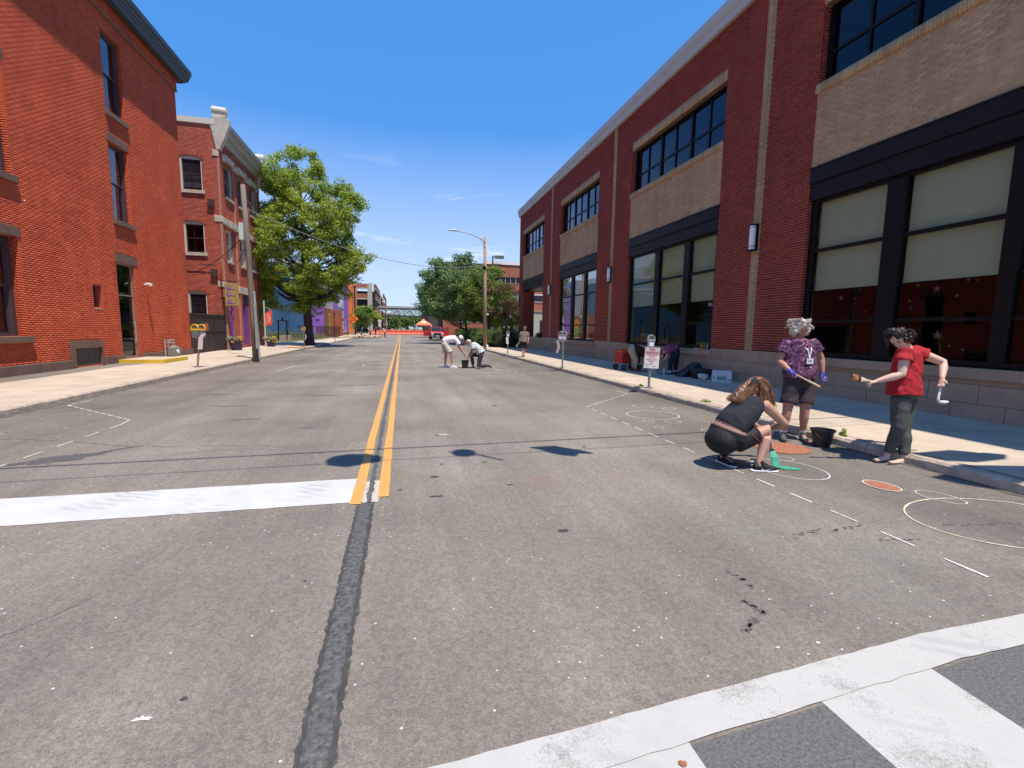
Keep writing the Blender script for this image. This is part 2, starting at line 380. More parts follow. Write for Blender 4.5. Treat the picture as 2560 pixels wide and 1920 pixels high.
    fl = N.new('ShaderNodeMath'); fl.operation = 'GREATER_THAN'; fl.inputs[1].default_value = 0.985; L.new(sp3.outputs[2], fl.inputs[0])
    nr = N.new('ShaderNodeMath'); nr.operation = 'LESS_THAN'; nr.inputs[1].default_value = 0.12; L.new(vo3.outputs['Distance'], nr.inputs[0])
    mk = mul(fl.outputs[0], nr.outputs[0])
    mx = N.new('ShaderNodeMix'); mx.data_type = 'RGBA'; L.new(mk, mx.inputs[0]); L.new(col, mx.inputs[6]); mx.inputs[7].default_value = (0.6, 0.58, 0.54, 1)
    L.new(mx.outputs[2], b.inputs['Base Color'])
    bp = N.new('ShaderNodeBump'); bp.inputs['Strength'].default_value = 0.55; bp.inputs['Distance'].default_value = 0.006
    ad = N.new('ShaderNodeMath'); ad.operation = 'ADD'; L.new(sp.outputs[0], ad.inputs[0]); L.new(noise(70, 4), ad.inputs[1]); L.new(ad.outputs[0], bp.inputs['Height'])
    L.new(bp.outputs[0], b.inputs['Normal'])
    return m
ASPHALT = asphalt_mat()
EARTH = M('earth', (0.16, 0.15, 0.10), 0.95, var=0.3, scale=0.3)
g = MB(); g.box(-1500, 1500, -600, 2500, -1.0, -0.03); g.build('ground', EARTH, kind='structure')
ROAD_L, ROAD_R = -6.48, 6.03
rd = MB(); rd.box(ROAD_L, ROAD_R, 0.55, 420, -0.4, 0.0); rd.box(-60, 60, -25, 0.55, -0.4, 0.0)
road = rd.build('road', ASPHALT, kind='structure')

def paint_mat(name, col, wear=0.5, scale=3.0, rough=0.7, stripes=0.0):
    m = bpy.data.materials.new(name); m.use_nodes = True; nt = m.node_tree; N = nt.nodes; L = nt.links
    b = N['Principled BSDF']; b.inputs['Roughness'].default_value = rough
    geo = N.new('ShaderNodeNewGeometry'); P = geo.outputs['Position']
    n = N.new('ShaderNodeTexNoise'); n.inputs['Scale'].default_value = scale; n.inputs['Detail'].default_value = 9; n.inputs['Roughness'].default_value = 0.7; L.new(P, n.inputs['Vector'])
    vo = N.new('ShaderNodeTexNoise'); vo.inputs['Scale'].default_value = 110; vo.inputs['Detail'].default_value = 2; L.new(P, vo.inputs['Vector'])
    a = N.new('ShaderNodeMath'); a.operation = 'MULTIPLY_ADD'; a.inputs[1].default_value = 0.35; L.new(vo.outputs['Fac'], a.inputs[0]); L.new(n.outputs['Fac'], a.inputs[2])
    r = N.new('ShaderNodeMapRange'); r.inputs[1].default_value = 0.92 - 0.25 * wear; r.inputs[2].default_value = 1.0 - 0.12 * wear; r.clamp = True; L.new(a.outputs[0], r.inputs[0])
    d = N.new('ShaderNodeMapRange'); d.inputs[1].default_value = 0.3; d.inputs[2].default_value = 0.7; d.inputs[3].default_value = 0.88; d.inputs[4].default_value = 1.06; L.new(n.outputs['Fac'], d.inputs[0])
    hs = N.new('ShaderNodeHueSaturation'); hs.inputs['Color'].default_value = (*col, 1); L.new(d.outputs[0], hs.inputs['Value'])
    mx = N.new('ShaderNodeMix'); mx.data_type = 'RGBA'; L.new(r.outputs[0], mx.inputs[0]); L.new(hs.outputs[0], mx.inputs[6]); mx.inputs[7].default_value = (0.2, 0.19, 0.175, 1)
    src = mx.outputs[2]
    if stripes:   # tyre tread printed over the fresh paint, in a few places
        mp = N.new('ShaderNodeMapping'); mp.inputs['Rotation'].default_value = (0, 0, 0.5); L.new(P, mp.inputs[0])
        w = N.new('ShaderNodeTexWave'); w.inputs['Scale'].default_value = 3.2; w.inputs['Distortion'].default_value = 7.0; w.bands_direction = 'Y'; w.inputs['Detail'].default_value = 3; L.new(mp.outputs[0], w.inputs['Vector'])
        p = N.new('ShaderNodeTexNoise'); p.inputs['Scale'].default_value = 1.7; p.inputs['Detail'].default_value = 2; L.new(P, p.inputs['Vector'])
        pr = N.new('ShaderNodeMapRange'); pr.inputs[1].default_value = 0.5; pr.inputs[2].default_value = 0.66; pr.inputs[4].default_value = stripes; pr.clamp = True; L.new(p.outputs['Fac'], pr.inputs[0])
        q = N.new('ShaderNodeMath'); q.operation = 'MULTIPLY'; L.new(w.outputs['Fac'], q.inputs[0]); L.new(pr.outputs[0], q.inputs[1])
        m2 = N.new('ShaderNodeMix'); m2.data_type = 'RGBA'; L.new(q.outputs[0], m2.inputs[0]); L.new(src, m2.inputs[6]); m2.inputs[7].default_value = (0.3, 0.3, 0.3, 1); src = m2.outputs[2]
    L.new(src, b.inputs['Base Color'])
    bp = N.new('ShaderNodeBump'); bp.inputs['Strength'].default_value = 0.3; bp.inputs['Distance'].default_value = 0.004; L.new(vo.outputs['Fac'], bp.inputs['Height']); L.new(bp.outputs[0], b.inputs['Normal'])
    return m
WHITE = paint_mat('fresh_white_paint', (0.51, 0.51, 0.505), 0.1, stripes=0.6)
WHITE2 = paint_mat('worn_white_paint', (0.45, 0.44, 0.415), 0.95, 2.4, stripes=0.55)
OLDW = paint_mat('old_cream_paint', (0.50, 0.45, 0.38), 1.0, 8)
YEL = paint_mat('yellow_paint', (0.57, 0.29, 0.07), 0.55, 5)
CHALK = M('chalk', (0.55, 0.54, 0.50), 0.95, var=0.35, scale=30)
CHALKY = M('yellow_chalk', (0.55, 0.53, 0.36), 0.95, var=0.35, scale=30)
CHALKF = M('faint_chalk', (0.30, 0.29, 0.27), 0.95, var=0.35, scale=20)
TAR = M('tar_seal', (0.088, 0.086, 0.084), 0.7, var=0.75, scale=34, bump=0.4, bscale=60)
DARK = M('oil_stain', (0.055, 0.05, 0.047), 0.7, var=0.4, scale=12)
DAMP = M('damp_asphalt', (0.17, 0.152, 0.133), 0.8, var=0.25, scale=60)
WETT = M('wet_trickle', (0.12, 0.105, 0.092), 0.7, var=.5, scale=60)
ORANGEP = M('orange_brown_paint', (0.33, 0.125, 0.07), 0.85, var=0.4, scale=28, bump=0.4, bscale=90)
GREENP = M('green_paint', (0.05, 0.30, 0.20), 0.6, var=0.35, scale=25)

def sheet(name, mat, pts, z, parent=None, kind=None, t=0.0):
    mb = MB()
    mb.prism([(p[0], p[1]) for p in pts], 'z', z - 0.003, z) if t else mb.poly([(p[0], p[1], z) for p in pts])
    return mb.build(name, mat, parent, kind=kind)
def ragged(x0, x1, y0, y1, amp, step, seed, along='y'):
    r = random.Random(seed); n = int((y1 - y0) / step) if along == 'y' else int((x1 - x0) / step)
    if along == 'y':
        L = [(x0 + r.uniform(-amp, amp), y0 + (y1 - y0) * i / n) for i in range(n + 1)]
        R = [(x1 + r.uniform(-amp, amp), y0 + (y1 - y0) * i / n) for i in range(n + 1)]
    else:
        L = [(x0 + (x1 - x0) * i / n, y1 + r.uniform(-amp, amp)) for i in range(n + 1)]
        R = [(x0 + (x1 - x0) * i / n, y0 + r.uniform(-amp, amp)) for i in range(n + 1)]
    return L, R
def strip(name, mat, L, R, z, parent=None, kind=None):
    mb = MB(); n = len(L); vs = [(*p, z) for p in L] + [(*p, z) for p in R]
    mb.add(vs, [(i, n + i, n + i + 1, i + 1)[::-1] for i in range(n - 1)])
    for i in range(len(mb.f)): pass
    o = mb.build(name, mat, parent, kind=kind); return o

# stop line, worn piece between the yellow lines, crosswalk with its ladder bars
L, R = ragged(-6.3, -0.46, 4.33, 5.03, 0.006, 0.12, 1, 'x'); strip('stop_line', WHITE, L, R, 0.004, kind='structure')
L, R = ragged(-0.385, -0.22, 4.30, 4.93, 0.018, 0.03, 2); strip('old_stop_line', OLDW, L, R, 0.004, kind='structure')
cl = empty('centre_line', (-0.33, 4.3, 0), kind='structure')
L, R = ragged(-0.475, -0.375, 4.27, 118, 0.004, 0.5, 3); strip('yellow_line', YEL, L, R, 0.008, cl).location = (0.33, -4.3, 0)
L, R = ragged(-0.235, -0.135, 4.42, 118, 0.004, 0.5, 4); strip('yellow_line', YEL, L, R, 0.008, cl).location = (0.33, -4.3, 0)
L, R = ragged(-0.405, -0.262, -6, 4.31, 0.016, 0.028, 5); strip('tar_seam', TAR, L, R, 0.004, kind='structure')
L, R = ragged(-0.335, -0.285, 4.31, 60, 0.012, 0.06, 6); strip('tar_seam', TAR, L, R, 0.0065, kind='structure')
L, R = ragged(-0.285, -0.262, -6, 4.31, 0.008, 0.03, 15); strip('tar_seam', DARK, L, R, 0.0065, kind='structure')
L, R = ragged(-0.405, -0.385, -6, 4.31, 0.008, 0.03, 16); strip('tar_seam', DARK, L, R, 0.0065, kind='structure')
cwk = empty('crosswalk', (2, 1.2, 0), kind='structure')
def cwy(x): return 1.54 + 0.08 * x if x < 2.7 else 1.756 + 0.02 * (x - 2.7)
xs = [-6.0 + 0.1 * i for i in range(121)]
r_ = random.Random(5)
BZ = 0.0025
Lp = [(x, (cwy(x) if x > 0 else 1.54 + 0.02 * x) + r_.uniform(-.003, .003)) for x in xs]
Rp = [(x, p[1] - 0.19 + r_.uniform(-.004, .004)) for x, p in zip(xs, Lp)]
strip('edge_line', WHITE2, Lp, Rp, 0.0065, cwk).location = (-2, -1.2, 0)
DKA = M('dark_resurfaced_asphalt', (.115, .112, .11), .85, var=.45, scale=70, bump=.5, bscale=90)
o = sheet('dark_asphalt_panel', DKA, [(0.9, -1.55), (4.6, -1.55), (4.6, 1.60), (3.1, 1.58), (1.0, 1.42)], .0012, cwk); o.location = (-2, -1.2, 0)
for i in range(-5, 4):
    x0 = 0.37 + 1.40 * i; x1 = x0 + 0.70
    yt = lambda x: ((cwy(x) if x > 0 else 1.54 + 0.02 * x) - 0.16)
    n = 10; rr = random.Random(i + 50)
    Lq = [(x0 + rr.uniform(-.008, .008), -1.4 + (yt(x0) + 1.4) * k / n) for k in range(n + 1)]; Rq = [(x1 + rr.uniform(-.008, .008), -1.4 + (yt(x1) + 1.4) * k / n) for k in range(n + 1)]
    o = strip('crossing_bar', WHITE2, Lq, Rq, BZ, cwk); o.location = (-2, -1.2, 0)
strip('edge_line', WHITE2, [(x, -1.4) for x in xs[::10]], [(x, -1.61) for x in xs[::10]], 0.004, cwk).location = (-2, -1.2, 0)

# stains and patches: irregular sheets just above the asphalt
def blob(cx, cy, rx, ry, seed, n=22, rot=0, rough=0.25):
    r = random.Random(seed); P = []
    for i in range(n):
        t = 2 * math.pi * i / n; k = 1 + r.uniform(-rough, rough); x = rx * k * math.cos(t); y = ry * k * math.sin(t)
        P.append((cx + x * math.cos(rot) - y * math.sin(rot), cy + x * math.sin(rot) + y * math.cos(rot)))
    return P
stains = empty('road_stains', (0, 6, 0), kind='structure')
def stain(cx, cy, rx, ry, seed, mat=DARK, rot=0, z=0.003, rough=0.25, name='stain'):
    o = sheet(name, mat, blob(cx, cy, rx, ry, seed, rot=rot, rough=rough), z, stains); o.location = (0, -6, 0); return o
stain(-3.95, 6.45, 0.42, 0.16, 1, TAR, 0.5); stain(-3.53, 6.83, 0.20, 0.03, 2, TAR, 0.7)

for k, (x, y, rx, ry) in enumerate([(0.33, 4.95, .045, .03), (0.30, 4.35, .07, .022), (1.25, 3.38, .045, .028), (0.95, 5.4, .035, .018), (0.6, 5.95, .03, .02), (0.45, 5.42, .028, .018),
        (1.08, 4.55, .035, .016), (-0.03, 4.6, .03, .014), (0.5, 6.95, .03, .02), (-0.93, 2.1, .014, .012), (-0.61, 3.0, .012, .01), (-0.35, 3.0, .02, .012), (-1.5, 7.8, .1, .04),
        (-2.6, 8.7, .18, .05), (-3.4, 10.2, .3, .05), (-1.8, 11.5, .3, .07), (-1.2, 13.5, .4, .08), (-4.2, 12, .3, .06), (2.45, 5.9, .03, .02), (-3.2, 3.4, .12, .03), (1.9, 9.5, .06, .05)]):
    stain(x, y, rx, ry, 20 + k, DARK if rx < .09 else WETT, rough=.25 if rx < .09 else .7)
# trickles of tar on the right: short chains of dark blots
rr = random.Random(3)
for (x0, y0, x1, y1, wob) in [(3.0, 2.9, 3.33, 2.98, .03), (3.42, 2.92, 3.76, 2.98, .025), (3.65, 2.72, 3.98, 2.66, .02), (4.5, 2.85, 4.95, 2.75, .015), (4.95, 2.8, 5.3, 2.68, .012),
                             (2.12, 2.55, 2.16, 2.38, .03), (1.98, 2.22, 2.02, 2.1, .02), (1.78, 1.98, 1.92, 2.06, .02)]:
    for k in range(13):
        t = k / 12; d = 0.008 + 0.016 * rr.random()
        stain(x0 + (x1 - x0) * t + rr.uniform(-wob, wob) * .6, y0 + (y1 - y0) * t + rr.uniform(-wob, wob), d * 1.1, d * .5, 100 + k, WETT, rr.uniform(-1, 1), rough=.5)
for k in range(36):    # paint drips
    t = rr.random(); x, y = (rr.uniform(-2.6, 0.3), 4.25 - abs(rr.gauss(0, .35))) if t < .4 else (rr.uniform(0.4, 3.4), 1.75 + abs(rr.gauss(0, .25)))
    s = 0.004 + 0.006 * rr.random(); stain(x, y, s, s * .8, 300 + k, CHALK, name='paint_drip')
stain(-1.05, 2.02, .035, .012, 9, CHALK, name='paint_drip', rough=.6); stain(0.62, 6.98, .1, .02, 11, CHALK, name='paint_drip', rough=.5)
stain(1.0, 1.36, .016, .014, 12, ORANGEP, z=.0075, name='paint_drip')

crk = M('crack', (.12, .108, .095), .9, var=.3)
rc = random.Random(31)
def crack(P, w=.012):
    mb = MB((0, 6, 0)); Q = []
    for a, b in zip(P, P[1:]):
        n = max(2, int(math.hypot(b[0] - a[0], b[1] - a[1]) / .12))
        Q += [(a[0] + (b[0] - a[0]) * i / n + rc.uniform(-.02, .02), a[1] + (b[1] - a[1]) * i / n + rc.uniform(-.02, .02)) for i in range(n)]
    L_ = []; R_ = []
    for x, y in Q: h = w * rc.uniform(.1, .9); L_.append((x, y + h, .0025)); R_.append((x, y - h, .0025))
    n = len(Q); mb.add(L_ + R_, [(i, n + i, n + i + 1, i + 1) for i in range(n - 1)]); o = mb.build('crack', crk, stains)
crack([(-6.3, 7.75), (-5.2, 7.7), (-4.0, 7.2), (-3.3, 6.9), (-2.4, 6.8), (-1.6, 6.7)]); crack([(-6.2, 9.9), (-5.0, 10.6), (-3.6, 11.0), (-2.2, 11.9), (-.9, 12.2)], .014); crack([(1.4, 16), (1.2, 13), (1.5, 11), (1.3, 8.5)], .012)
crack([(3.05, 12.5), (2.9, 9.5), (3.1, 7.6), (2.95, 6.4)], .01); crack([(-2.3, 1.6), (-2.1, 2.6), (-1.7, 3.2), (-1.75, 3.9)], .006)
# chalk drawing in the parking lanes
def ring_pts(cx, cy, rx, ry, rot=0, n=48, t0=0, t1=2 * math.pi):
    P = []
    for i in range(n + 1):
        t = t0 + (t1 - t0) * i / n; x = rx * math.cos(t); y = ry * math.sin(t)
        P.append((cx + x * math.cos(rot) - y * math.sin(rot), cy + x * math.sin(rot) + y * math.cos(rot)))
    return P
def ribbon(mb, pts, w, z, seed=0, jit=0.25):
    r = random.Random(seed); n = len(pts); L = []; R = []
    for i, p in enumerate(pts):
        a = pts[max(i - 1, 0)]; b = pts[min(i + 1, n - 1)]; dx, dy = b[0] - a[0], b[1] - a[1]; l = math.hypot(dx, dy) or 1
        nx, ny = -dy / l, dx / l; h = w / 2 * (1 + r.uniform(-jit, jit)); L.append((p[0] + nx * h, p[1] + ny * h, z)); R.append((p[0] - nx * h, p[1] - ny * h, z))
    mb.add(L + R, [(i, n + i, n + i + 1, i + 1) for i in range(n - 1)])
def chalk(pts_list, w, mat, label, cat='chalk drawing', group='chalk outlines drawn on the asphalt', name='chalk_outline', z=0.005):
    c = pts_list[0][0]
    if len(pts_list) == 1:
        mb = MB((c[0], c[1], 0)); ribbon(mb, pts_list[0], w, z, 1); o = mb.build(name, mat); o.location = (c[0], c[1], 0); return tag(o, label, cat, group)
    root = empty(name, (c[0], c[1], 0), label, cat, group)
    for k, p in enumerate(pts_list):
        mb = MB((c[0], c[1], 0)); ribbon(mb, p, w, z, k); mb.build('chalk_dash' if len(pts_list) > 3 else 'chalk_stroke', mat, root)
    return root
chalk([ring_pts(5.12, 2.78, 0.82, 0.56, -0.1, 60)], .016, CHALKY, 'largest pale yellow chalk oval on the asphalt at the right picture edge')
chalk([ring_pts(4.47, 4.47, 0.36, 0.42, 0.2, 60)], .014, CHALK, 'white chalk circle round the green paint in front of the crouching woman')
chalk([ring_pts(5.22, 3.37, 0.14, 0.2, 0.2)], .01, CHALK, 'small thin chalk oval right of the smaller orange spot')
chalk([ring_pts(4.78, 4.86, 0.11, 0.1, 0.2)], .008, CHALK, 'small faint chalk ring between the bucket shadow and the big orange spot')
chalk([ring_pts(4.72, 8.0, 0.50, 0.46, 0.1, 60)], .02, CHALK, 'wide chalk oval near the kerb beyond the crouching woman')
chalk([ring_pts(5.02, 8.95, 0.2, 0.22), ring_pts(5.45, 8.6, 0.12, 0.12)], .014, CHALK, 'two little chalk ovals beyond the wide chalk oval by the kerb')
chalk([ring_pts(4.72, 7.3, 0.14, 0.12), ring_pts(4.3, 7.42, 0.1, 0.08)], .012, CHALK, 'pair of tiny chalk rings just below the wide chalk oval')
chalk([ring_pts(4.9, 6.55, 0.12, 0.1), ring_pts(4.2, 6.9, 0.08, 0.07)], .01, CHALK, 'two tiny chalk rings left of the crouching woman near the kerb')
chalk([ring_pts(-5.3, 8.2, 0.35, 0.3), ring_pts(-5.6, 9.4, 0.28, 0.35)], .014, CHALKF, 'faint chalk rings in the left parking lane')
chalk([ring_pts(-4.9, 7.6, 0.25, 0.14), [(-6.0, 8.0), (-4.4, 8.6)]], .012, CHALKF, 'faint chalk oval and line near the left dashed corner')
def dashes(segs): return [[(a[0] + (b[0] - a[0]) * t, a[1] + (b[1] - a[1]) * t) for t in (0, .5, 1)] for a, b in segs]
def dash_line(a, b, dl, gap):
    d = math.hypot(b[0] - a[0], b[1] - a[1]); s = []; t = 0
    while t < d:
        e = min(t + dl, d); s.append(((a[0] + (b[0] - a[0]) * t / d, a[1] + (b[1] - a[1]) * t / d), (a[0] + (b[0] - a[0]) * e / d, a[1] + (b[1] - a[1]) * e / d))); t += dl + gap
    return s
segs = dash_line((3.80, 1.2), (3.80, 8.95), .26, .2) + dash_line((3.77, 9.05), (5.66, 10.87), .28, .07) + dash_line((5.66, 10.87), (5.63, 11.45), .15, .05)
chalk(dashes(segs), .022, CHALK, 'dashed chalk line marking the edge of the right parking lane', name='chalk_dashes')
segs = dash_line((-4.37, 1.5), (-4.37, 8.5), .32, .24) + dash_line((-4.37, 8.5), (-4.44, 8.95), .4, .02) + dash_line((-4.44, 8.92), (-6.34, 10.7), .24, .06) + dash_line((-6.34, 10.7), (-6.34, 11.45), .3, .05)
chalk(dashes(segs), .022, CHALK, 'dashed chalk line marking the edge of the left parking lane', name='chalk_dashes')
# larger chalk outline across the road by the two men
chalk([[(-4.3 + 0.12 * i, 18.0 + 0.35 * math.sin(i * .17)) for i in range(40)] , [(-4.4, 18.0), (-4.2, 20.2), (-3.0, 22.5), (-1.4, 23.5)], ring_pts(-0.9, 20.6, 0.7, 1.0, 0, 30, .6, 5.4)], .045, CHALK,
      'long curving chalk outline across the left lane far off', name='chalk_outline')
chalk([[(-0.1 + 0.1 * i, 20.2 + 0.35 * math.sin(i * .35)) for i in range(30)], [(-0.1, 17.6), (2.5, 17.2), (4.2, 16.6)], [(3.6, 18.1), (4.3, 17.2)]], .05, CHALK,
      'wavy chalk line running up to the two men with the bucket', name='chalk_outline')
# scribbled chalk patch
mb = MB((4.6, 17.6, 0)); r2 = random.Random(8)
for k in range(60):
    x = r2.uniform(3.9, 5.4); y = r2.uniform(17.0, 18.6); l = r2.uniform(.05, .2)
    ribbon(mb, [(x, y), (x + l, y + r2.uniform(-.06, .06))], .05, .005, k)
o = mb.build('chalk_scribble', CHALKF); o.location = (4.6, 17.6, 0); o['kind'] = 'stuff'
def spot(pts_c, label, group, rim=None):
    cx, cy, rx, ry = pts_c; mb = MB((cx, cy, 0)); mb.poly([(x, y, .0055) for x, y in blob(cx, cy, rx, ry, 4, 40, rough=.02)])
    mb.mi = 1; ribbon(mb, ring_pts(cx, cy, rx + .006, ry + .006), .014, .0085, 3)
    o = mb.build('painted_spot', [ORANGEP, rim or CHALK]); o.location = (cx, cy, 0); tag(o, label, 'painted spot', group)
spot((5.2, 5.35, .36, .33), 'bigger orange brown painted circle on the asphalt beside the black bucket', 'orange painted spots on the asphalt', ORANGEP)
spot((4.97, 3.76, .13, .175), 'smaller orange brown painted circle with a white rim in front of the woman in red', 'orange painted spots on the asphalt')
mb = MB((4.35, 4.45, 0)); mb.poly([(x, y, .0095) for x, y in blob(4.46, 4.50, .17, .07, 9, 26, rot=-.5, rough=.25)])
o = mb.build('wet_paint', GREENP); o.location = (4.35, 4.45, 0); tag(o, 'fresh green paint brushed inside the chalk circle', 'paint')

# ------------------------------------------------------------------ pavements and kerbs
CONC = M('pavement_concrete', (0.455, 0.38, 0.295), 0.9, var=0.2, scale=1.6, bump=0.25, bscale=60, objr=0.07, detail=8)
CONCB = M('pavement_joint', (0.20, 0.17, 0.14), 0.95, var=0.2)
GRAN = M('kerb_granite', (0.42, 0.345, 0.27), 0.85, var=0.35, scale=6, bump=0.6, bscale=25, objr=0.08)
GRIME = M('gutter_grime', (0.11, 0.095, 0.08), 0.9, var=0.5, scale=5)
def slab_mesh(w, l):
    h = MB(); b = .012; zt = 0.0; zb = -.07
    h.add([(b, b, zt), (w - b, b, zt), (w - b, l - b, zt), (b, l - b, zt), (0, 0, -.006), (w, 0, -.006), (w, l, -.006), (0, l, -.006), (0, 0, zb), (w, 0, zb), (w, l, zb), (0, l, zb)],
          [(0, 1, 2, 3), (4, 5, 1, 0), (5, 6, 2, 1), (6, 7, 3, 2), (7, 4, 0, 3), (8, 9, 5, 4), (9, 10, 6, 5), (10, 11, 7, 6), (11, 8, 4, 7)])
    return h
def pavement(name, x0, x1, y0, y1, rows, ln, yslab):
    root = empty(name, (x0, y0, 0), kind='structure')
    h = MB((x0, y0, 0)); h.box(x0, x1, y0, yslab, -.3, .105); h.build('bed', CONCB, root)
    if yslab < y1:
        h = MB((x0, y0, 0)); h.box(x0, x1, yslab + .01, y1, -.3, .15); h.build('far_pavement', CONC, root)
    w = (x1 - x0) / rows; me = None; rr = random.Random(3)
    for i in range(rows):
        y = y0
        while y < yslab - .1:
            if me is None: o = slab_mesh(w - .014, ln - .014).build('paving_slab', CONC, root); me = o.data
            else: o = bpy.data.objects.new('paving_slab', me); link(o, root)
            o.location = (i * w + .007, y - y0 + .007, .15 + rr.uniform(-.003, .003)); o.rotation_euler = (rr.uniform(-.001, .001), rr.uniform(-.001, .001), 0)
            y += ln
    return root
o = sheet('asphalt_strip', ASPHALT, [(-10.12, 0.6), (-9.35, 0.6), (-9.35, 19.9), (-10.12, 19.9)], .157, kind='structure')
pavement('pavement_left', -16.0, -6.68, 0.55, 110, 5, 1.83, 60)
pavement('pavement_right', 6.22, 9.9, 0.55, 130, 2, 1.83, 60)
def kerb(name, xa, xb, y0, y1, rough, seed):
    root = empty(name, (xa, y0, 0), kind='structure'); rr = random.Random(seed); y = y0; face = xa if xa > 0 else xb
    while y < y1:
        l = rr.uniform(1.9, 2.9); l = min(l, y1 - y); ln = l - .012; n = 8
        # top outer edge worn unevenly
        top = [(xb if xa > 0 else xa)]; vs = []; fs = []
        sgn = 1 if xa > 0 else -1
        for i in range(n + 1):
            yy = y + ln * i / n - y0; c = rr.uniform(0, rough); d = rr.uniform(0, rough * .8)
            xo = face; xi = xb if xa > 0 else xa
            vs += [(xi - xa, yy, -.2), (xi - xa, yy, .15), (xo + sgn * (.018 + c) - xa, yy, .152), (xo + sgn * c * .4 - xa, yy, .13 - d), (xo - xa, yy, -.2)]
        for i in range(n):
            for j in range(4): fs.append((i * 5 + j, i * 5 + j + 1, (i + 1) * 5 + j + 1, (i + 1) * 5 + j))
        fs += [(0, 1, 2, 3, 4), tuple(n * 5 + k for k in (4, 3, 2, 1, 0))]
        h = MB(); h.add(vs, fs); h.build('kerb_stone', GRAN, root); y += l
kerb('kerb_left', -6.67, ROAD_L + .005, 0.6, 66, .012, 3)
kerb('kerb_right', ROAD_R - .005, 6.21, 0.6, 66, .035, 4)
for (xa, xb) in ((5.86, 6.026), (-6.33, -6.476)):
    g = MB(); g.add([(xa, .56, .001), (xa, 66, .001), (xb, 66, .032), (xb, .56, .032)], [(0, 1, 2, 3) if xa < 0 else (3, 2, 1, 0)]); g.build('gutter', ASPHALT, kind='structure')
def slope_strip(name, mat, x0, x1, seed, sgn, w=.05):
    r = random.Random(seed); n = 420; vs = []; X_ = x1
    for i in range(n + 1):
        y = .6 + 59 * i / n; q = w * r.uniform(.3, 1.4); zf = .032; sl = .031 / .166
        vs += [(X_, y, zf + .004), (X_ - sgn * q, y, zf + .004 - q * sl)]
    mb = MB(); mb.add(vs, [(2 * i, 2 * i + 1, 2 * i + 3, 2 * i + 2) if sgn < 0 else (2 * i, 2 * i + 2, 2 * i + 3, 2 * i + 1) for i in range(n)]); mb.build(name, mat, kind='structure')
slope_strip('gutter_grime', GRIME, 0, 6.026, 8, 1); slope_strip('gutter_grime', GRIME, 0, -6.476, 9, -1)
# dirt joint behind the kerb on the right
L, R = ragged(6.205, 6.228, 0.6, 60, .010, .1, 10); strip('dirt_joint', M('dirt', (.20, .17, .13), .95, var=.4), L, R, .1565, kind='structure')
# painted colours on the far left pavement
for k, (x, y, c) in enumerate([(-8.8, 33.2, (0.75, 0.35, 0.2)), (-8.5, 31.8, (0.3, 0.55, 0.5)), (-8.2, 34.8, (0.55, 0.45, 0.65)), (-7.6, 36.2, (0.7, 0.55, 0.2)), (-7.9, 33.0, (0.7, 0.4, 0.4))]):
    mm = M('pavement_chalk_%s' % 'abcde'[k], c, 0.95, var=0.4, scale=10)
    o = sheet('pavement_chalk', mm, blob(x, y, .5, .5, 60 + k, rough=.4), .1585)
    tag(o, ['orange', 'teal', 'lilac', 'golden', 'pink'][k] + ' chalk colouring on the pavement by the purple shop door', 'chalk drawing', 'chalk colours by the shop door')
BRICKP = M('brick_paving', (0.30, 0.17, 0.12), 0.9, var=0.25, scale=8)
o = sheet('brick_paving_band', BRICKP, [(-8.0, 33.5), (-6.7, 33.5), (-6.7, 46), (-8.0, 46)], .157, kind='structure')
GRASSD = M('lot_ground', (0.10, 0.11, 0.05), 0.95, var=0.4, scale=2)
o = sheet('planting_bed', GRASSD, [(-24, 46), (-9.8, 46), (-9.8, 64), (-24, 64)], .156, kind='structure')
# ================================================================== RIGHT: two-storey brick building with big windows
RX = 9.85
RED = brick_mat('red_brick', [(0.235, 0.026, 0.016), (0.285, 0.034, 0.02), (0.19, 0.021, 0.015), (0.25, 0.028, 0.017)], .26, .7)
TAN = brick_mat('tan_brick', [(0.45, 0.295, 0.155), (0.49, 0.325, 0.175), (0.42, 0.27, 0.145), (0.54, 0.365, 0.205), (0.46, 0.30, 0.16)], .14, 1.0)
MORTAR_R = M('pink_mortar', (0.58, 0.31, 0.22), 0.95, var=0.12, scale=8)
MORTAR_T = M('dark_tan_mortar', (0.17, 0.105, 0.07), 0.95, var=0.12, scale=8)
BRONZE = M('dark_bronze_metal', (0.013, 0.009, 0.010), 0.5, metal=0.0, spec=0.2, var=0.1, scale=3)
BRONZE2 = M('black_frame', (0.006, 0.005, 0.006), 0.45, spec=.2, var=0.1)
STONE_R = M('cast_stone', (0.37, 0.265, 0.185), 0.9, var=0.14, scale=2.5, bump=0.25, bscale=70, objr=0.07)
CAP = M('grey_cornice_metal', (0.46, 0.43, 0.41), 0.6, var=0.06, scale=1.5)
GLASS = glass_mat('window_glass', (0.80, 0.82, 0.78), 1.62, .95)
GLASS1 = glass_mat('near_window_glass', (0.80, 0.82, 0.78), 1.62, .5)
GLASS3 = glass_mat('coated_window_glass', (0.80, 0.82, 0.78), 1.62, 1.2, (1, 1, 1), .14)
GLASS_UP = glass_mat('upper_window_glass', (0.25, 0.27, 0.32), 1.7, 1.1, (0.75, 0.85, 1.0))
SHADE = M('pale_green_blind', (0.62, 0.62, 0.49), 0.9, var=0.09, scale=0.6)
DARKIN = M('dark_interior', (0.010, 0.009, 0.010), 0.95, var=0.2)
SOFFIT = M('pale_soffit', (0.55, 0.50, 0.42), 0.8)
EPDM = M('roof_membrane', (0.3, 0.3, 0.3), 0.9)
BY0, BY1 = 0.75, 39.15
bays = [(3.93, 9.95), (13.36, 19.40), (22.88, 28.72), (32.28, 37.95)]
strips = [2.2, 11.66, 21.12, 30.50]
BO = (RX, BY0, 0)
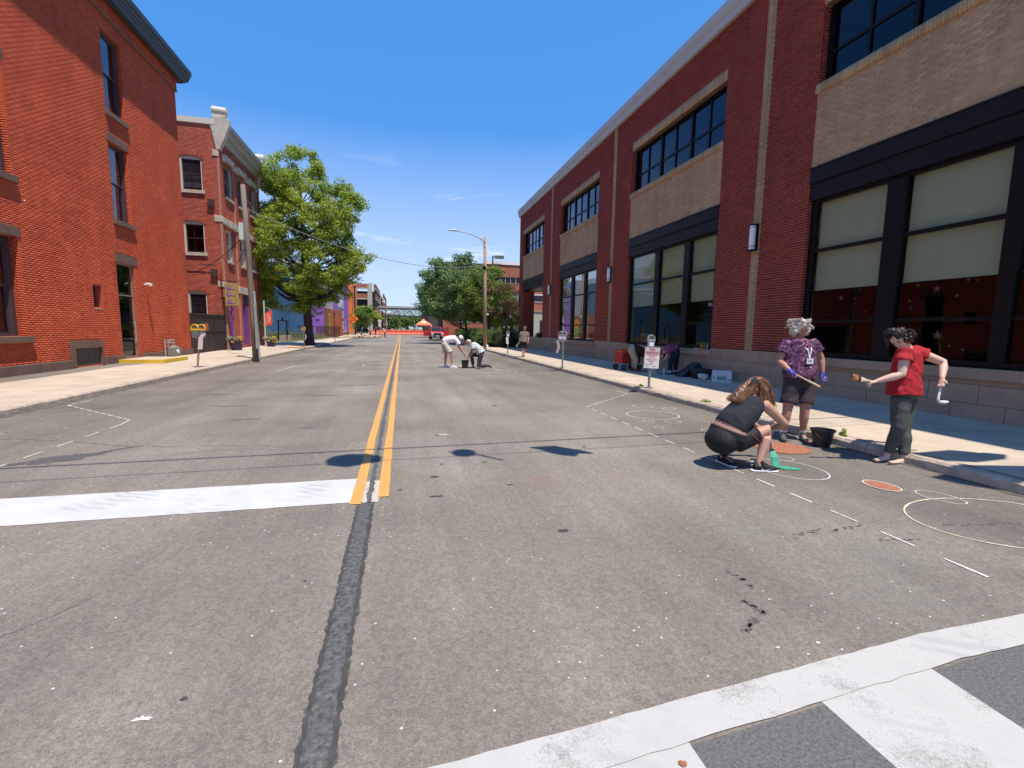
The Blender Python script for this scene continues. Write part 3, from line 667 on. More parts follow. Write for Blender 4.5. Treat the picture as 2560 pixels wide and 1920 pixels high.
rb = empty('brick_building', BO, 'two storey red brick building with tan brick panels and tall black windows', 'building')
low = [(a, b, 1.06, 5.64) for a, b in bays]; mid = [(a, b, 5.60, 7.60) for a, b in bays]; up = [(a, b, 7.56, 9.64) for a, b in bays]
# backing wall (mortar) with holes, then bricks
w = MB(BO); holes = [(a - .006, b + .006, 0.85 if i < 3 else 1.03, 5.64) for i, (a, b) in enumerate(bays)] + [(a - .006, b + .006, 7.45, 9.66) for a, b in bays]
wall_boxes(w, 'x', RX + 0.007, RX + 0.40, BY0, BY1, 0.0, 10.95, holes); w.build('wall', MORTAR_R, rb)
opens = [(a, b, 1.0, 9.645) for a, b in bays] + [(s - .15, s + .15, 0, 11) for s in strips]
brick_field(rb, BO, 'x', RX, -1, BY0, BY1, 1.105, 10.93, opens, RED, single=280, bh=.0555, j=.012)
# tan strips and tan panels
for s in strips:
    w = MB(BO); w.box(RX + 0.0035, RX + 0.02, s - .142, s + .142, 1.1, 10.94); w.build('strip_mortar', MORTAR_T, rb)
    brick_field(rb, BO, 'x', RX - .004, -1, s - .14, s + .14, 1.105, 10.93, [], TAN, bl=.28, j=.0105, stagger=0, joined='tan_brickwork', depth=.012)
for i, (a, b) in enumerate(bays):
    w = MB(BO); w.box(RX + .012, RX + .1, a + .002, b - .002, 5.642, 7.44); w.build('panel_mortar', MORTAR_T, rb)
    brick_field(rb, BO, 'x', RX + .004, -1, a, b, 5.645, 7.33, [], TAN, single=280 if i == 0 else 0, name='tan_brick', joined='tan_brickwork')
    # soldier course under the window (rowlock sill) and lintel of upright bricks
    brick_field(rb, BO, 'x', RX - .045, -1, a - .03, b + .03, 7.352, 7.553, [], TAN, bl=.057, bh=.2, stagger=0, joined='rowlock_sill', depth=.2)
    w = MB(BO); w.box(RX + .005, RX + .36, a - .03, b + .03, 7.345, 7.55); w.build('sill_mortar', MORTAR_T, rb)
    w = MB(BO); w.box(RX + .010, RX + .38, a + .001, b - .001, 9.335, 9.648); w.build('lintel_mortar', MORTAR_T, rb)
    brick_field(rb, BO, 'x', RX - .006, -1, a, b, 9.33, 9.64, [], TAN, bl=.057, bh=.30, stagger=0, joined='soldier_lintel', depth=.02)
    # red brick returns of the window openings
    for (yy, fc) in ((a, 1), (b, -1)):
        brick_field(rb, BO, 'y', yy, fc, RX + .003, RX + .22, 7.56, 9.33, [], RED, joined='reveal_brickwork', depth=.012)
        brick_field(rb, BO, 'y', yy, fc, RX + .003, RX + (.16 if i < 3 else .40), 1.105, 4.86, [], RED, joined='reveal_brickwork', depth=.012) if not (i == 3 and fc < 0) else None

def lower_window(a, b, splits, shade_z, idx):
    """storefront window: dark beam, wide mullions, rails, panes, blinds"""
    w = MB(BO)
    w.box(RX - .02, RX + .12, a, b, 5.26, 5.63); w.box(RX + .02, RX + .14, a, b, 4.86, 5.255); w.box(RX - .035, RX + .02, a, b, 5.60, 5.636)
    w.build('beam', BRONZE, rb)
    fr = MB(BO); x0, x1 = RX + .10, RX + .20
    fr.box(x0, x1, a + .012, a + .17, 1.06, 4.86); fr.box(x0, x1, b - .17, b - .012, 1.06, 4.86)
    edges = [a + .17] + [v for s in splits for v in s] + [b - .17]
    fr.box(x0 + .003, x1 - .003, a + .17, b - .17, 4.78, 4.86); fr.box(x0 + .003, x1 - .003, a + .17, b - .17, 1.06, 1.16)
    for (p, q) in splits: fr.box(x0 - .02, x1, p, q, 1.16, 4.78)
    for p, q in zip(edges[::2], edges[1::2]):
        fr.box(x0 + .01, x1 - .01, p, q, 3.60, 3.68); fr.box(x0 + .01, x1 - .01, p, q, 1.88, 1.95)
    f = fr.build('window', BRONZE2, rb, bevel=.006)
    for p, q in zip(edges[::2], edges[1::2]):
        for z0, z1 in ((1.16, 1.88), (1.95, 3.60), (3.68, 4.78)):
            g = MB(BO); g.box(RX + .145, RX + .151, p, q, z0, z1); g.build('pane', (GLASS1, GLASS, GLASS3)[idx], f)
        if shade_z < 4.7:
            g = MB(BO); g.box(RX + .235, RX + .24, p + .01, q - .01, shade_z, 4.80); g.box(RX + .225, RX + .25, p + .01, q - .01, shade_z - .03, shade_z); g.build('blind', SHADE, f)
    return f
lower_window(*bays[0], [(5.73, 5.98), (7.66, 8.06)], 2.71, 0)
w2_ = lower_window(*bays[1], [(14.93, 15.27), (16.93, 17.25)], 2.71, 1)
lower_window(*bays[2], [(24.45, 24.75), (26.4, 26.75)], 1.5, 2)
text_mesh('lettering', 'MU', .16, M('white_vinyl', (.6, .62, .6), .6), w2_, Vector((RX + .14, 13.80, 2.52)) - Vector(BO), (rad(90), 0, rad(-90)), .001, 'LEFT')
# star stickers on the first window
STICK = M('pink_sticker', (0.22, 0.17, 0.18), 0.6); STICKR = M('red_sticker', (0.24, 0.08, 0.10), 0.6)
def star(y, z, r, mat, parent, hollow=False):
    r *= .8
    mb = MB(BO); P = []
    for k in range(10):
        t = math.pi / 2 + k * math.pi / 5; q = r if k % 2 == 0 else r * .42; P.append((y + q * math.cos(t), z + q * math.sin(t)))
    mb.prism(P, 'x', RX + .154, RX + .157); return mb.build('star_sticker', mat, parent)
rs = random.Random(12)
win1 = [c for c in rb.children if c.name.startswith('window')][0]
for (y, z, r, m) in [(8.95, 2.45, .085, STICK), (6.95, 2.5, .10, STICKR), (6.85, 1.62, .12, STICK), (9.5, 2.2, .03, STICK), (8.6, 2.42, .03, STICK), (8.5, 2.6, .03, STICK), (8.2, 1.98, .03, STICK), (7.3, 2.6, .05, STICKR),
                     (6.6, 2.35, .05, STICK), (6.45, 2.62, .04, STICK), (6.3, 2.6, .025, STICK), (7.42, 2.3, .035, STICK), (6.62, 1.42, .04, STICK), (6.4, 1.36, .04, STICK), (8.35, 2.12, .03, STICK), (6.2, 1.9, .03, STICK), (9.2, 2.08, .025, STICK), (4.6, 2.3, .06, STICK), (5.1, 2.5, .04, STICKR)]:
    star(y, z, r, m, win1)
# upper windows
for i, (a, b) in enumerate(bays):
    n = 6; fr = MB(BO); x0, x1 = RX + .20, RX + .28; zt, zb = 9.335, 7.555; wd = (b - a - .12) / n
    fr.box(x0, x1, a + .012, b - .012, zt - .07, zt); fr.box(x0, x1, a + .012, b - .012, zb, zb + .07)
    for k in range(n + 1):
        y = a + .06 + wd * k; h = .055 if k % 2 == 0 else .03
        fr.box(x0 - (.02 if k % 2 == 0 else 0), x1 - .004, y - h, y + h, zb + .07, zt - .07)
    for k in range(n): fr.box(x0 + .008, x1 - .01, a + .06 + wd * k + .03, a + .06 + wd * (k + 1) - .03, 8.24, 8.31)
    f = fr.build('window', BRONZE2, rb)
    for k in range(n):
        y0 = a + .06 + wd * k + .03; y1 = a + .06 + wd * (k + 1) - .03
        for z0, z1 in ((zb + .07, 8.24), (8.31, zt - .07)):
            g = MB(BO); g.box(RX + .24, RX + .245, y0, y1, z0, z1); g.build('pane', GLASS_UP, f)
        zs = 8.3 if (i * 5 + k * 3) % 4 == 0 else (7.6 if (i + k) % 3 else 8.75)
        g = MB(BO); g.box(RX + .30, RX + .305, y0, y1, zs, zt - .07); g.build('blind', SHADE, f)
# base of cast stone blocks, sills
rows = [(0.0, .42), (.425, .755), (.76, 1.10)]
w = MB(BO); w.box(RX - .03, RX + .0069, BY0, 31.9, 0, .84); w.box(RX - .03, RX + .5, 31.9, BY1, 0, .95); w.build('base', MORTAR_T, rb)
for ri, (z0, z1) in enumerate(rows):
    y = BY0 - (.4 if ri % 2 else 0); k = 0
    while y < BY1:
        p, q = max(y, BY0), min(y + .795, BY1); y += .80; segs = [(p, q)]
        if ri == 2:
            segs = []
            for (u, v) in course_runs(p, q, 1.0, [(a - .12, b + .12, 0, 2) for a, b in bays]): segs.append((u, v))
        for (u, v) in segs:
            if v - u < .04: continue
            h = MB(BO); h.box(RX - .055, RX + .02, u + .003, v - .003, z0 + .003 if ri else 0, z1); h.build('stone_block', STONE_R, rb)
for i, (a, b) in enumerate(bays):
    y = a - .115; n = 4; l = (b - a + .23) / n
    for k in range(n):
        h = MB(BO); h.box(RX - .12, RX + .13, y + .003, y + l - .003, .86, 1.045); h.build('sill_stone', STONE_R, rb); 
        h = MB(BO); h.box(RX - .05, RX + .015, y + .003, y + l - .003, .762, .855); h.build('stone_block', STONE_R, rb); y += l
# cornice, roof, other walls, floors
w = MB(BO)
w.prism([(RX + .4, 10.94), (RX - .10, 10.94), (RX - .13, 11.0), (RX - .13, 11.16), (RX - .17, 11.20), (RX - .17, 11.24), (RX - .20, 11.27), (RX - .20, 11.52), (RX + .4, 11.52)], 'y', BY0 - .1, BY1 + .12)
w.build('cornice', CAP, rb)
w = MB(BO); w.box(RX + .4, RX + 22, BY0 + .3, BY1 - .3, 10.6, 10.75); w.build('roof', EPDM, rb)
w = MB(BO); w.box(RX + .4, RX + 22, BY0, BY0 + .3, 0, 11.2); w.box(RX + 4.2, RX + 22, BY1 - .3, BY1, 0, 11.2); w.box(RX + .4, RX + 4.2, BY1 - .3, BY1, 5.0, 11.2); w.box(RX + 21.7, RX + 22, BY0 + .3, BY1 - .3, 0, 11.2); w.build('side_wall', RED, rb)
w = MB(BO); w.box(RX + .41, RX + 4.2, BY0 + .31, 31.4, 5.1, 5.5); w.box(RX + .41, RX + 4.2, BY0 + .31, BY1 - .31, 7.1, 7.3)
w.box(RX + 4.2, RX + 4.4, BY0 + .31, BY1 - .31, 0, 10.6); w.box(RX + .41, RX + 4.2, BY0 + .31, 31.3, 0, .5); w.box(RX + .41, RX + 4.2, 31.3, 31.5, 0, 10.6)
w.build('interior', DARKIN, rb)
# corner porch: brick pier, soffit, low wall
w = MB(BO); w.box(RX - .02, RX + .12, *bays[3], 5.26, 5.63); w.box(RX + .02, RX + .4, *bays[3], 4.80, 5.255); w.build('beam', BRONZE, rb)
w = MB(BO); w.box(RX + .401, RX + 4.2, 31.5, BY1 - .0, 4.85, 4.99); w.build('soffit', SOFFIT, rb)
w = MB(BO); w.box(RX + .40, RX + 1.0, 37.957, BY1, 0.0, 4.85); w.build('pier', MORTAR_R, rb)
brick_field(rb, BO, 'y', 37.95, -1, RX, RX + 1.0, 1.105, 4.84, [], RED, joined='pier_brickwork', depth=.02)
w = MB(BO); w.box(RX + .501, RX + 4.2, 31.5, BY1 - .3, -.1, .3); w.build('porch_floor', STONE_R, rb)
# wall lights on the tan strips
OPAL = M('opal_glass', (0.82, 0.82, 0.84), 0.4, var=0.02)
names = ['nearest', 'second', 'third']
for k, y in enumerate([11.66, 21.12, 30.50, 38.95]):
    o_ = (RX - .01, y, 4.3)
    r = empty('wall_light', o_, 'white tubular wall light in a black bracket on the ' + ['nearest tan brick strip', 'second tan brick strip', 'third tan brick strip', 'far corner of the brick building'][k], 'wall light', 'wall lights along the brick building')
    h = MB(o_); h.box(RX - .05, RX - .012, y - .11, y + .11, 3.93, 4.66); h.box(RX - .20, RX - .05, y - .10, y + .10, 3.93, 3.965); h.box(RX - .20, RX - .05, y - .10, y + .10, 4.625, 4.66); h.build('bracket', BRONZE2, r)
    h = MB(o_); h.tube([(RX - .12, y, 3.97), (RX - .12, y, 4.62)], .082, 14); h.build('tube', OPAL, r, smooth=False)
    for z in (4.02, 4.06, 4.57):
        h = MB(o_); h.tube([(RX - .12, y, z), (RX - .12, y, z + .012)], .086, 14); h.build('ring', BRONZE2, r)
# ================================================================== LEFT: three-storey orange-red brick building
LX = -10.2
ORB = brick_mat('orange_brick', [(0.50, 0.082, 0.032), (0.53, 0.10, 0.042), (0.41, 0.068, 0.030), (0.49, 0.086, 0.036), (0.42, 0.068, 0.03), (0.53, 0.11, 0.05)], .22, 0.8, bump=.25)
def mortar_mat(name, base, pale, thr=(0.62, 0.68), scale=1.3):
    m = bpy.data.materials.new(name); m.use_nodes = True; nt = m.node_tree; N = nt.nodes; L = nt.links
    b = N['Principled BSDF']; b.inputs['Roughness'].default_value = .95
    geo = N.new('ShaderNodeNewGeometry'); n = N.new('ShaderNodeTexNoise'); n.inputs['Scale'].default_value = scale; n.inputs['Detail'].default_value = 4; L.new(geo.outputs['Position'], n.inputs['Vector'])
    r = N.new('ShaderNodeMapRange'); r.inputs[1].default_value = thr[0]; r.inputs[2].default_value = thr[1]; r.clamp = True; L.new(n.outputs['Fac'], r.inputs[0])
    mx = N.new('ShaderNodeMix'); mx.data_type = 'RGBA'; L.new(r.outputs[0], mx.inputs[0]); mx.inputs[6].default_value = (*base, 1); mx.inputs[7].default_value = (*pale, 1); L.new(mx.outputs[2], b.inputs['Base Color'])
    return m
MORTAR_L = mortar_mat('red_mortar', (0.40, 0.085, 0.038), (0.55, 0.33, 0.25), (0.68, 0.72), 1.3)
BSTONE = M('brownstone', (0.175, 0.105, 0.075), 0.9, var=0.18, scale=3, bump=.3, bscale=50, objr=.05)
CORN = M('dark_slate_cornice', (0.045, 0.062, 0.075), 0.6, var=0.12, scale=1.5)
SASH = M('purple_brown_sash', (0.075, 0.045, 0.050), 0.55, var=.1)
ALU = M('aluminium_frame', (0.33, 0.25, 0.21), 0.45, metal=.2)
GLASS_L = glass_mat('left_window_glass', (0.62, 0.60, 0.66), 1.6, 1.3)
GLASS_D = glass_mat('door_glass', (0.35, 0.36, 0.3), 1.6, 1.0)
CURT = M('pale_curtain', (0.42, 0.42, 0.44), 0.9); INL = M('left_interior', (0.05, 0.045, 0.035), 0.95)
LO = (LX, 26.3, 0)
lb = empty('brick_building', LO, 'tall orange red brick building with a dark slate cornice at the left edge', 'building')
LY0, LY1 = 7.0, 26.32
W3 = [(20.58, 21.80, 9.22, 12.0), (14.75, 15.92, 5.55, 8.5), (10.4, 11.6, 9.22, 12.0), (10.4, 11.6, 5.5, 8.2)]
W2 = [(20.56, 21.74, 5.42, 8.17)]
W1 = [(14.05, 15.90, 1.22, 3.92), (9.6, 11.4, 1.22, 3.92)]
DOOR = (20.44, 21.60, .30, 3.88); VENT = (18.96, 19.44, 2.13, 2.90); CELL = (17.78, 19.15, .19, .78)
hol = W3 + W2 + W1 + [DOOR, VENT, CELL]
w = MB(LO); wall_boxes(w, 'x', LX - .45, LX - .004, LY0, LY1, 0, 13.05, [(a, b + .009, c, d) for a, b, c, d in hol]); w.build('wall', MORTAR_L, lb)
brick_field(lb, LO, 'x', LX, 1, LY0, LY1, .435, 12.52, [(a - .004, b + .004, c, d) for a, b, c, d in hol] + [(17.55, 19.24, 0, 1.04)], ORB, jit=.0016, bl=.2, bh=.055, j=.009, single=280)
# projecting frieze
w = MB(LO); w.box(LX - .1, LX + .05, LY0, LY1 + .06, 12.52, 13.06); w.build('frieze', MORTAR_L, lb)
brick_field(lb, LO, 'x', LX + .057, 1, LY0, LY1 + .06, 12.53, 13.05, [], ORB, jit=.003, bl=.2, bh=.055, j=.009, joined='frieze_brickwork', depth=.02)
w = MB(LO); w.box(LX - .4, LX + .075, LY0, LY1 + .075, 12.47, 12.528); w.build('string_course', BSTONE, lb)
prof = [(LX - .3, 13.06), (LX + .12, 13.06), (LX + .16, 13.12), (LX + .40, 13.15), (LX + .42, 13.24), (LX + .46, 13.27), (LX + .48, 13.36), (LX + .54, 13.42), (LX + .56, 13.60), (LX - .3, 13.66)]
w = MB(LO); w.prism(prof, 'y', LY0 - .3, LY1 + .52); w.build('cornice', CORN, lb)
w = MB(LO); w.prism([(LX + .17, 13.0), (LX + .34, 13.0), (LX + .38, 13.15), (LX + .1, 13.15)], 'y', LY0, LY1 + .3); w.build('cornice_moulding', CORN, lb)
w = MB(LO); w.box(LX - 14, LX - .45, LY1 - .4, LY1, 0, 13.3); w.box(LX - 14, LX - .45, LY0, LY0 + .4, 0, 13.3); w.box(LX - 14, LX - 13.6, LY0 + .4, LY1 - .4, 0, 13.3); w.build('side_wall', ORB, lb)
w = MB(LO); w.box(LX - 13.6, LX - .45, LY0 + .4, LY1 - .4, 12.9, 13.0); w.build('roof', EPDM, lb)
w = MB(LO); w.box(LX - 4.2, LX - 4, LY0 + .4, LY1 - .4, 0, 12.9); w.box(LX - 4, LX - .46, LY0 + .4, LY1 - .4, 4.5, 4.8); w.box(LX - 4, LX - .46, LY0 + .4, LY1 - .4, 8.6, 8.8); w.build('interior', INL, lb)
def sash_window(root, off, axis, plane, inn, a, b, c, d, lintel=True, sill=True, glass=GLASS_L, frame=SASH, fw=.09, depth=.26, meet=None, lo=.18, curtain=None, stone=BSTONE, bars=False):
    """double-hung window: frame, two sashes with panes, stone sill and lintel. inn: +1 when the inside lies at lower x/higher y"""
    def B(mb, p0, p1, u0, u1, z0, z1):
        q0 = plane - inn * p0; q1 = plane - inn * p1
        return mb.box(q0, q1, u0, u1, z0, z1) if axis == 'x' else mb.box(u0, u1, q0, q1, z0, z1)
    m = meet or (c + d) / 2; f = MB(off)
    B(f, depth - .12, depth, a + .002, a + fw, c, d); B(f, depth - .12, depth, b - fw, b - .002, c, d); B(f, depth - .119, depth, a + fw, b - fw, d - fw, d - .002); B(f, depth - .16, depth, a + fw, b - fw, c + .002, c + .06)
    fo = f.build('window', frame, root)
    s = .055; f = MB(off)
    for (z0, z1, dd) in ((m, d - fw, depth - .07), (c + .06, m + .04, depth - .03)):
        B(f, dd, dd + .03, a + fw, a + fw + s, z0, z1); B(f, dd, dd + .03, b - fw - s, b - fw, z0, z1); B(f, dd + .001, dd + .029, a + fw + s, b - fw - s, z0, z0 + s); B(f, dd + .001, dd + .029, a + fw + s, b - fw - s, z1 - s, z1)
        if bars: mid_ = (a + b) / 2; B(f, dd + .004, dd + .026, mid_ - .014, mid_ + .014, z0 + s, z1 - s)
        if bars and z0 == m and (z1 - z0) > .5: zc = (z0 + z1) / 2
    f.build('sash', frame, fo)
    for (z0, z1, dd) in ((m, d - fw, depth - .07), (c + .06, m + .04, depth - .03)):
        g = MB(off); B(g, dd + .012, dd + .017, a + fw + s, b - fw - s, z0 + s, z1 - s); g.build('pane', glass, fo)
    if curtain:
        g = MB(off); B(g, depth + .05, depth + .055, a + fw, b - fw, curtain[0], curtain[1]); g.build('curtain', curtain[2], fo)
    if sill: g = MB(off); B(g, -.09, depth - .125, a - .10, b + .10, c - lo, c - .003); g.build('sill', stone, root, bevel=.008)
    if root is lb: brick_field(root, off, 'y', b + .002, -1, plane - .2, plane - .003, c, d, [], ORB, jit=.002, bl=.2, bh=.055, j=.009, joined='reveal_brickwork', depth=.012)
    if lintel: g = MB(off); B(g, -.02, .12, a - .09, b + .09, d + .003, d + .27); g.build('lintel', stone, root, bevel=.006)
    return fo
for k, (a, b, c, d) in enumerate(W3): sash_window(lb, LO, 'x', LX, 1, a, b, c, d, lintel=(k != 0 and k != 2))
for (a, b, c, d) in W2: sash_window(lb, LO, 'x', LX, 1, a, b, c, d, meet=6.77, curtain=(c, 6.95, CURT))
for (a, b, c, d) in W1: sash_window(lb, LO, 'x', LX, 1, a, b, c, d, meet=2.57, curtain=(c, d, M('drab_blind', (.12, .10, .08), .9)), fw=.13, depth=.34)
# glazed door with transom
f = MB(LO); a, b, c, d = DOOR
for (u0, u1, z0, z1) in ((a + .002, a + .06, c, d), (b - .06, b - .002, c, d), (a + .06, b - .06, d - .06, d - .002), (a + .06, b - .06, 2.66, 2.70), (a + .06, b - .06, c, c + .05)): f.box(LX - .16, LX - .08, u0, u1, z0, z1)
dr = f.build('door', ALU, lb)
for (z0, z1) in ((c + .05, 2.66), (2.70, d - .06)):
    g = MB(LO); g.box(LX - .125, LX - .12, a + .06, b - .06, z0, z1); g.build('pane', GLASS_D, dr)
g = MB(LO); g.tube([(LX - .03, b - .13, .9), (LX - .03, b - .13, 1.75)], .014, 8); g.tube([(LX - .1, b - .13, 1.0), (LX - .03, b - .13, 1.0)], .01, 6); g.tube([(LX - .1, b - .13, 1.65), (LX - .03, b - .13, 1.65)], .01, 6); g.build('door_handle', M('steel', (.6, .58, .55), .3, metal=.8), dr)
g = MB(LO); g.box(LX - .1, LX + .02, a - .06, b + .24, d + .003, d + .32); g.build('lintel', BSTONE, lb)
# small slot window and cellar opening
g = MB(LO); a, b, c, d = VENT; g.box(LX - .30, LX - .2, a + .002, b - .002, c + .002, d - .002); g.build('slot_window', M('dark_red_board', (.06, .02, .018), .8), lb)
g = MB(LO); g.box(LX - .19, LX + .01, a + .003, b - .003, c - .05, c + .001); g.build('slot_sill', STONE_R, lb)
g = MB(LO); a, b, c, d = CELL; g.box(LX - .05, LX + .03, 17.55, a, .19, .78); g.box(LX - .05, LX + .03, b, 19.24, .19, .78); g.box(LX - .05, LX + .032, 17.55, 19.24, .782, 1.03); g.build('cellar_surround', BSTONE, lb)
g = MB(LO); g.box(LX - .1, LX - .06, a + .002, b - .002, .16, d - .002); g.build('cellar_board', M('grey_brown_board', (.10, .085, .065), .9, var=.2), lb)
# brownstone base blocks
y = LY0
for yn in (9.0, 11.0, 13.2, 15.35, 16.45, 17.54, None, 20.42, None, 23.0, 24.6, 26.36):
    if yn is None: y = {17.54: 19.25, 20.42: 21.62}[round(y, 2)]; continue
    g = MB(LO); g.box(LX - .05, LX + .075, y + .006, yn - .006, .0, .432); g.build('base_stone', BSTONE, lb, bevel=.012); y = yn
# step platform with yellow edge
so_ = (-9.4, 20.9, .15)
sp_ = empty('door_step', so_, 'low concrete door step with bright yellow painted edges below the glass door', 'step')
g = MB(so_); g.box(LX + .076, -8.78, 20.0, 21.95, .152, .285); g.build('slab', CONC, sp_)
YP = M('bright_yellow_paint', (0.60, 0.41, 0.04), 0.6, var=.12)
g = MB(so_); g.box(LX + .08, -8.66, 19.94, 19.998, .152, .289); g.box(-8.778, -8.66, 19.998, 21.95, .152, .289); g.build('painted_edge', YP, sp_)
# lamp / camera on the wall
o_ = (LX, 22.1, 3.2); r = empty('wall_camera', o_, 'small white camera on an arm above the repointed brick patch', 'camera')
g = MB(o_); g.tube([(LX, 22.3, 3.2), (LX + .12, 22.25, 3.22)], .03, 8); g.build('mount', OPAL, r); g = MB(o_); g.tube([(LX + .1, 22.32, 3.24), (LX + .32, 22.1, 3.2)], [.045, .06], 10); g.build('camera_head', OPAL, r)
# gas meter
o_ = (-9.95, 23.7, .15); GM = M('gas_meter_grey', (0.20, 0.19, 0.16), .6, var=.3, scale=12); r = empty('gas_meter', o_, 'grey gas meter with looped pipes against the brick wall', 'gas meter')
g = MB(o_); g.box(-10.05, -9.75, 23.45, 24.1, .22, .58); g.ball((-9.9, 23.78, .58), (.15, .3, .1)); g.build('meter_body', GM, r, bevel=.03)
g = MB(o_); g.tube([(-10.0, 23.2, .15), (-10.0, 23.2, .92), (-10.0, 23.45, .92), (-10.0, 23.45, .58)], .028, 8); g.tube([(-10.0, 23.35, .8), (-10.0, 24.1, .8)], .028, 8); g.tube([(-10.0, 23.98, .58), (-10.0, 23.98, .92), (-10.0, 23.6, .92), (-10.0, 23.6, .8)], .028, 8); g.build('pipes', M('pipe_grey', (.35, .33, .28), .5), r)
g = MB(o_); g.tube([(-9.74, 23.7, .42), (-9.70, 23.7, .42)], .09, 12); g.build('dial', OPAL, r)
# ------------------------------------------------------------------ board gate between the buildings
o_ = (LX, 28.75, .15); GB = M('dark_brown_boards', (0.042, 0.026, 0.02), .7, var=.2, scale=2, objr=.15)
gt = empty('board_gate', o_, 'dark brown boarded gate closing the gap between the two brick buildings', 'gate')
n = 12; wd = (31.15 - 26.4) / n
for k in range(n):
    g = MB(o_); g.box(LX - .04, LX, 26.4 + wd * k + .005, 26.4 + wd * (k + 1) - .005, .2, 2.12); g.build('board', GB, gt)
g = MB(o_); g.box(LX - .05, LX + .035, 26.38, 31.17, 2.122, 2.2); g.box(LX - .05, LX + .02, 26.38, 31.17, 1.24, 1.30); g.box(LX + .002, LX + .03, 31.09, 31.17, .16, 2.12); g.box(LX + .002, LX + .03, 26.38, 26.45, .16, 2.12); g.build('gate_frame', GB, gt)

# ================================================================== second brick building with tan stone trim
B2 = brick_mat('rose_brick', [(0.38, 0.082, 0.05), (0.43, 0.10, 0.062), (0.33, 0.068, 0.042), (0.48, 0.13, 0.08)], .14, 0.8, bump=.4)
MORTAR_2 = M('pale_mortar', (0.40, 0.21, 0.16), .95, var=.1)
TSTONE = M('tan_trim_stone', (0.50, 0.43, 0.34), 0.85, var=.2, scale=4, bump=.6, bscale=14)
CREAM = M('cream_trim', (0.60, 0.53, 0.43), 0.7, var=.08)
GREYC = M('grey_cornice_paint', (0.33, 0.32, 0.30), 0.7, var=.1)
PURP = M('purple_paint', (0.14, 0.045, 0.30), .6, var=.15)
SY = 31.25; BX0 = -22.0; EY1 = 39.0
bo = (LX, SY, 0)
b2 = empty('brick_building', bo, 'three storey rose brick building with tan stone trim and scroll topped parapet', 'building')
SW = [(-12.05, -11.0, 9.28, 11.2), (-12.08, -11.08, 5.78, 7.6), (-12.1, -11.15, 2.25, 3.62), (-16.6, -15.5, 9.28, 11.2), (-16.6, -15.5, 5.78, 7.6)]
SWf = [(-12.25, -11.0, 9.28, 11.2), (-12.25, -11.05, 5.78, 7.6), (-12.25, -11.13, 2.2, 3.62)] + SW[3:]
EWs = [(32.28, 33.68, 9.3, 11.22), (34.55, 36.1, 9.3, 11.22), (36.98, 38.35, 9.3, 11.22), (32.1, 33.2, 5.5, 7.4), (34.2, 35.75, 5.5, 7.4), (36.9, 38.2, 5.5, 7.4)]
SH = [(31.83, 32.75, .3, 3.0), (33.9, 35.55, .3, 3.62), (36.6, 38.2, .5, 3.0)]
w = MB(bo); wall_boxes(w, 'y', SY + .006, SY + .4, BX0, LX, 0, 12.95, SWf); wall_boxes(w, 'x', LX - .4, LX - .0065, SY + .4, EY1, 0, 12.95, EWs + SH); w.build('wall', MORTAR_2, b2)
brick_field(b2, bo, 'y', SY, -1, BX0, LX, .2, 12.9, SWf, B2, jit=.002)
brick_field(b2, bo, 'x', LX, 1, SY, EY1, .2, 12.6, EWs + SH, B2, jit=.002)
w = MB(bo); w.box(BX0, BX0 + .4, SY + .4, EY1, 0, 12.95); w.box(BX0 + .4, LX - .4, EY1 - .4, EY1, 0, 12.95); w.build('rear_wall', B2, b2)
w = MB(bo); w.box(BX0 + .4, LX - .4, SY + .4, EY1 - .4, 12.4, 12.6); w.build('roof', EPDM, b2)
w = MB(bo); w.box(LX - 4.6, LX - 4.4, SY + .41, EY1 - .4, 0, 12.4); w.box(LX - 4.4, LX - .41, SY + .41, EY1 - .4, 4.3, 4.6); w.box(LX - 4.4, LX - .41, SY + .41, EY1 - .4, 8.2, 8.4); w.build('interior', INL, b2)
# coping
w = MB(bo); w.box(BX0 - .1, LX - .02, SY - .07, SY + .45, 12.95, 13.25); w.build('coping', CREAM, b2)
# arched windows on the south face
for k, (a, b, c, d) in enumerate(SWf):
    fo = sash_window(b2, bo, 'y', SY, -1, a, b, c, d - .18, lintel=False, glass=GLASS_L, frame=M('dark_sash', (.03, .022, .02), .5), depth=.22, stone=TSTONE, bars=True, curtain=(c + .2, d - .35, M('grey_green_blind', (.60, .66, .56), .9)) if k in (0, 2) else None)
    wdt = (b - a) / 2; cx = (a + b) / 2; arch = [(cx + wdt * math.cos(t), d - .2 + .2 * math.sin(t)) for t in [math.pi * i / 10 for i in range(11)]]
    g = MB(bo); g.prism([(a + .002, d - .22)] + [(x, z) for x, z in arch[::-1]] + [(b - .002, d - .22)], 'y', SY + .08, SY + .16); g.build('arched_head', CREAM, b2)
    g = MB(bo); g.box(a + .002, a + .21, SY + .02, SY + .16, c, d - .22); g.build('window_casing', CREAM, b2)
    g = MB(bo); g.box(b - .07, b - .002, SY + .04, SY + .16, c, d - .22); g.build('window_casing', CREAM, b2)
    # corners above the arch, and the ring of upright bricks
    for sgn in (-1, 1):
        pts = [(cx + sgn * wdt, d - .2), (cx + sgn * wdt, d + .001)] + [(cx + sgn * wdt * math.cos(t), d - .2 + .2 * math.sin(t)) for t in [math.pi / 2 * i / 6 for i in range(6, -1, -1)]]
        g = MB(bo); g.prism(pts, 'y', SY + .003, SY + .1); g.build('spandrel', B2, b2)
    n = 15
    for i in range(n):
        t0 = math.pi * (i + .06) / n; t1 = math.pi * (i + .94) / n
        def A(t, r): return (cx + (wdt + r) * math.cos(t), d - .2 + (.2 + r) * math.sin(t))
        g = MB(bo); g.prism([A(t0, .004), A(t1, .004), A(t1, .19), A(t0, .19)], 'y', SY - .012, SY + .02); g.build('arch_brick', B2, b2)
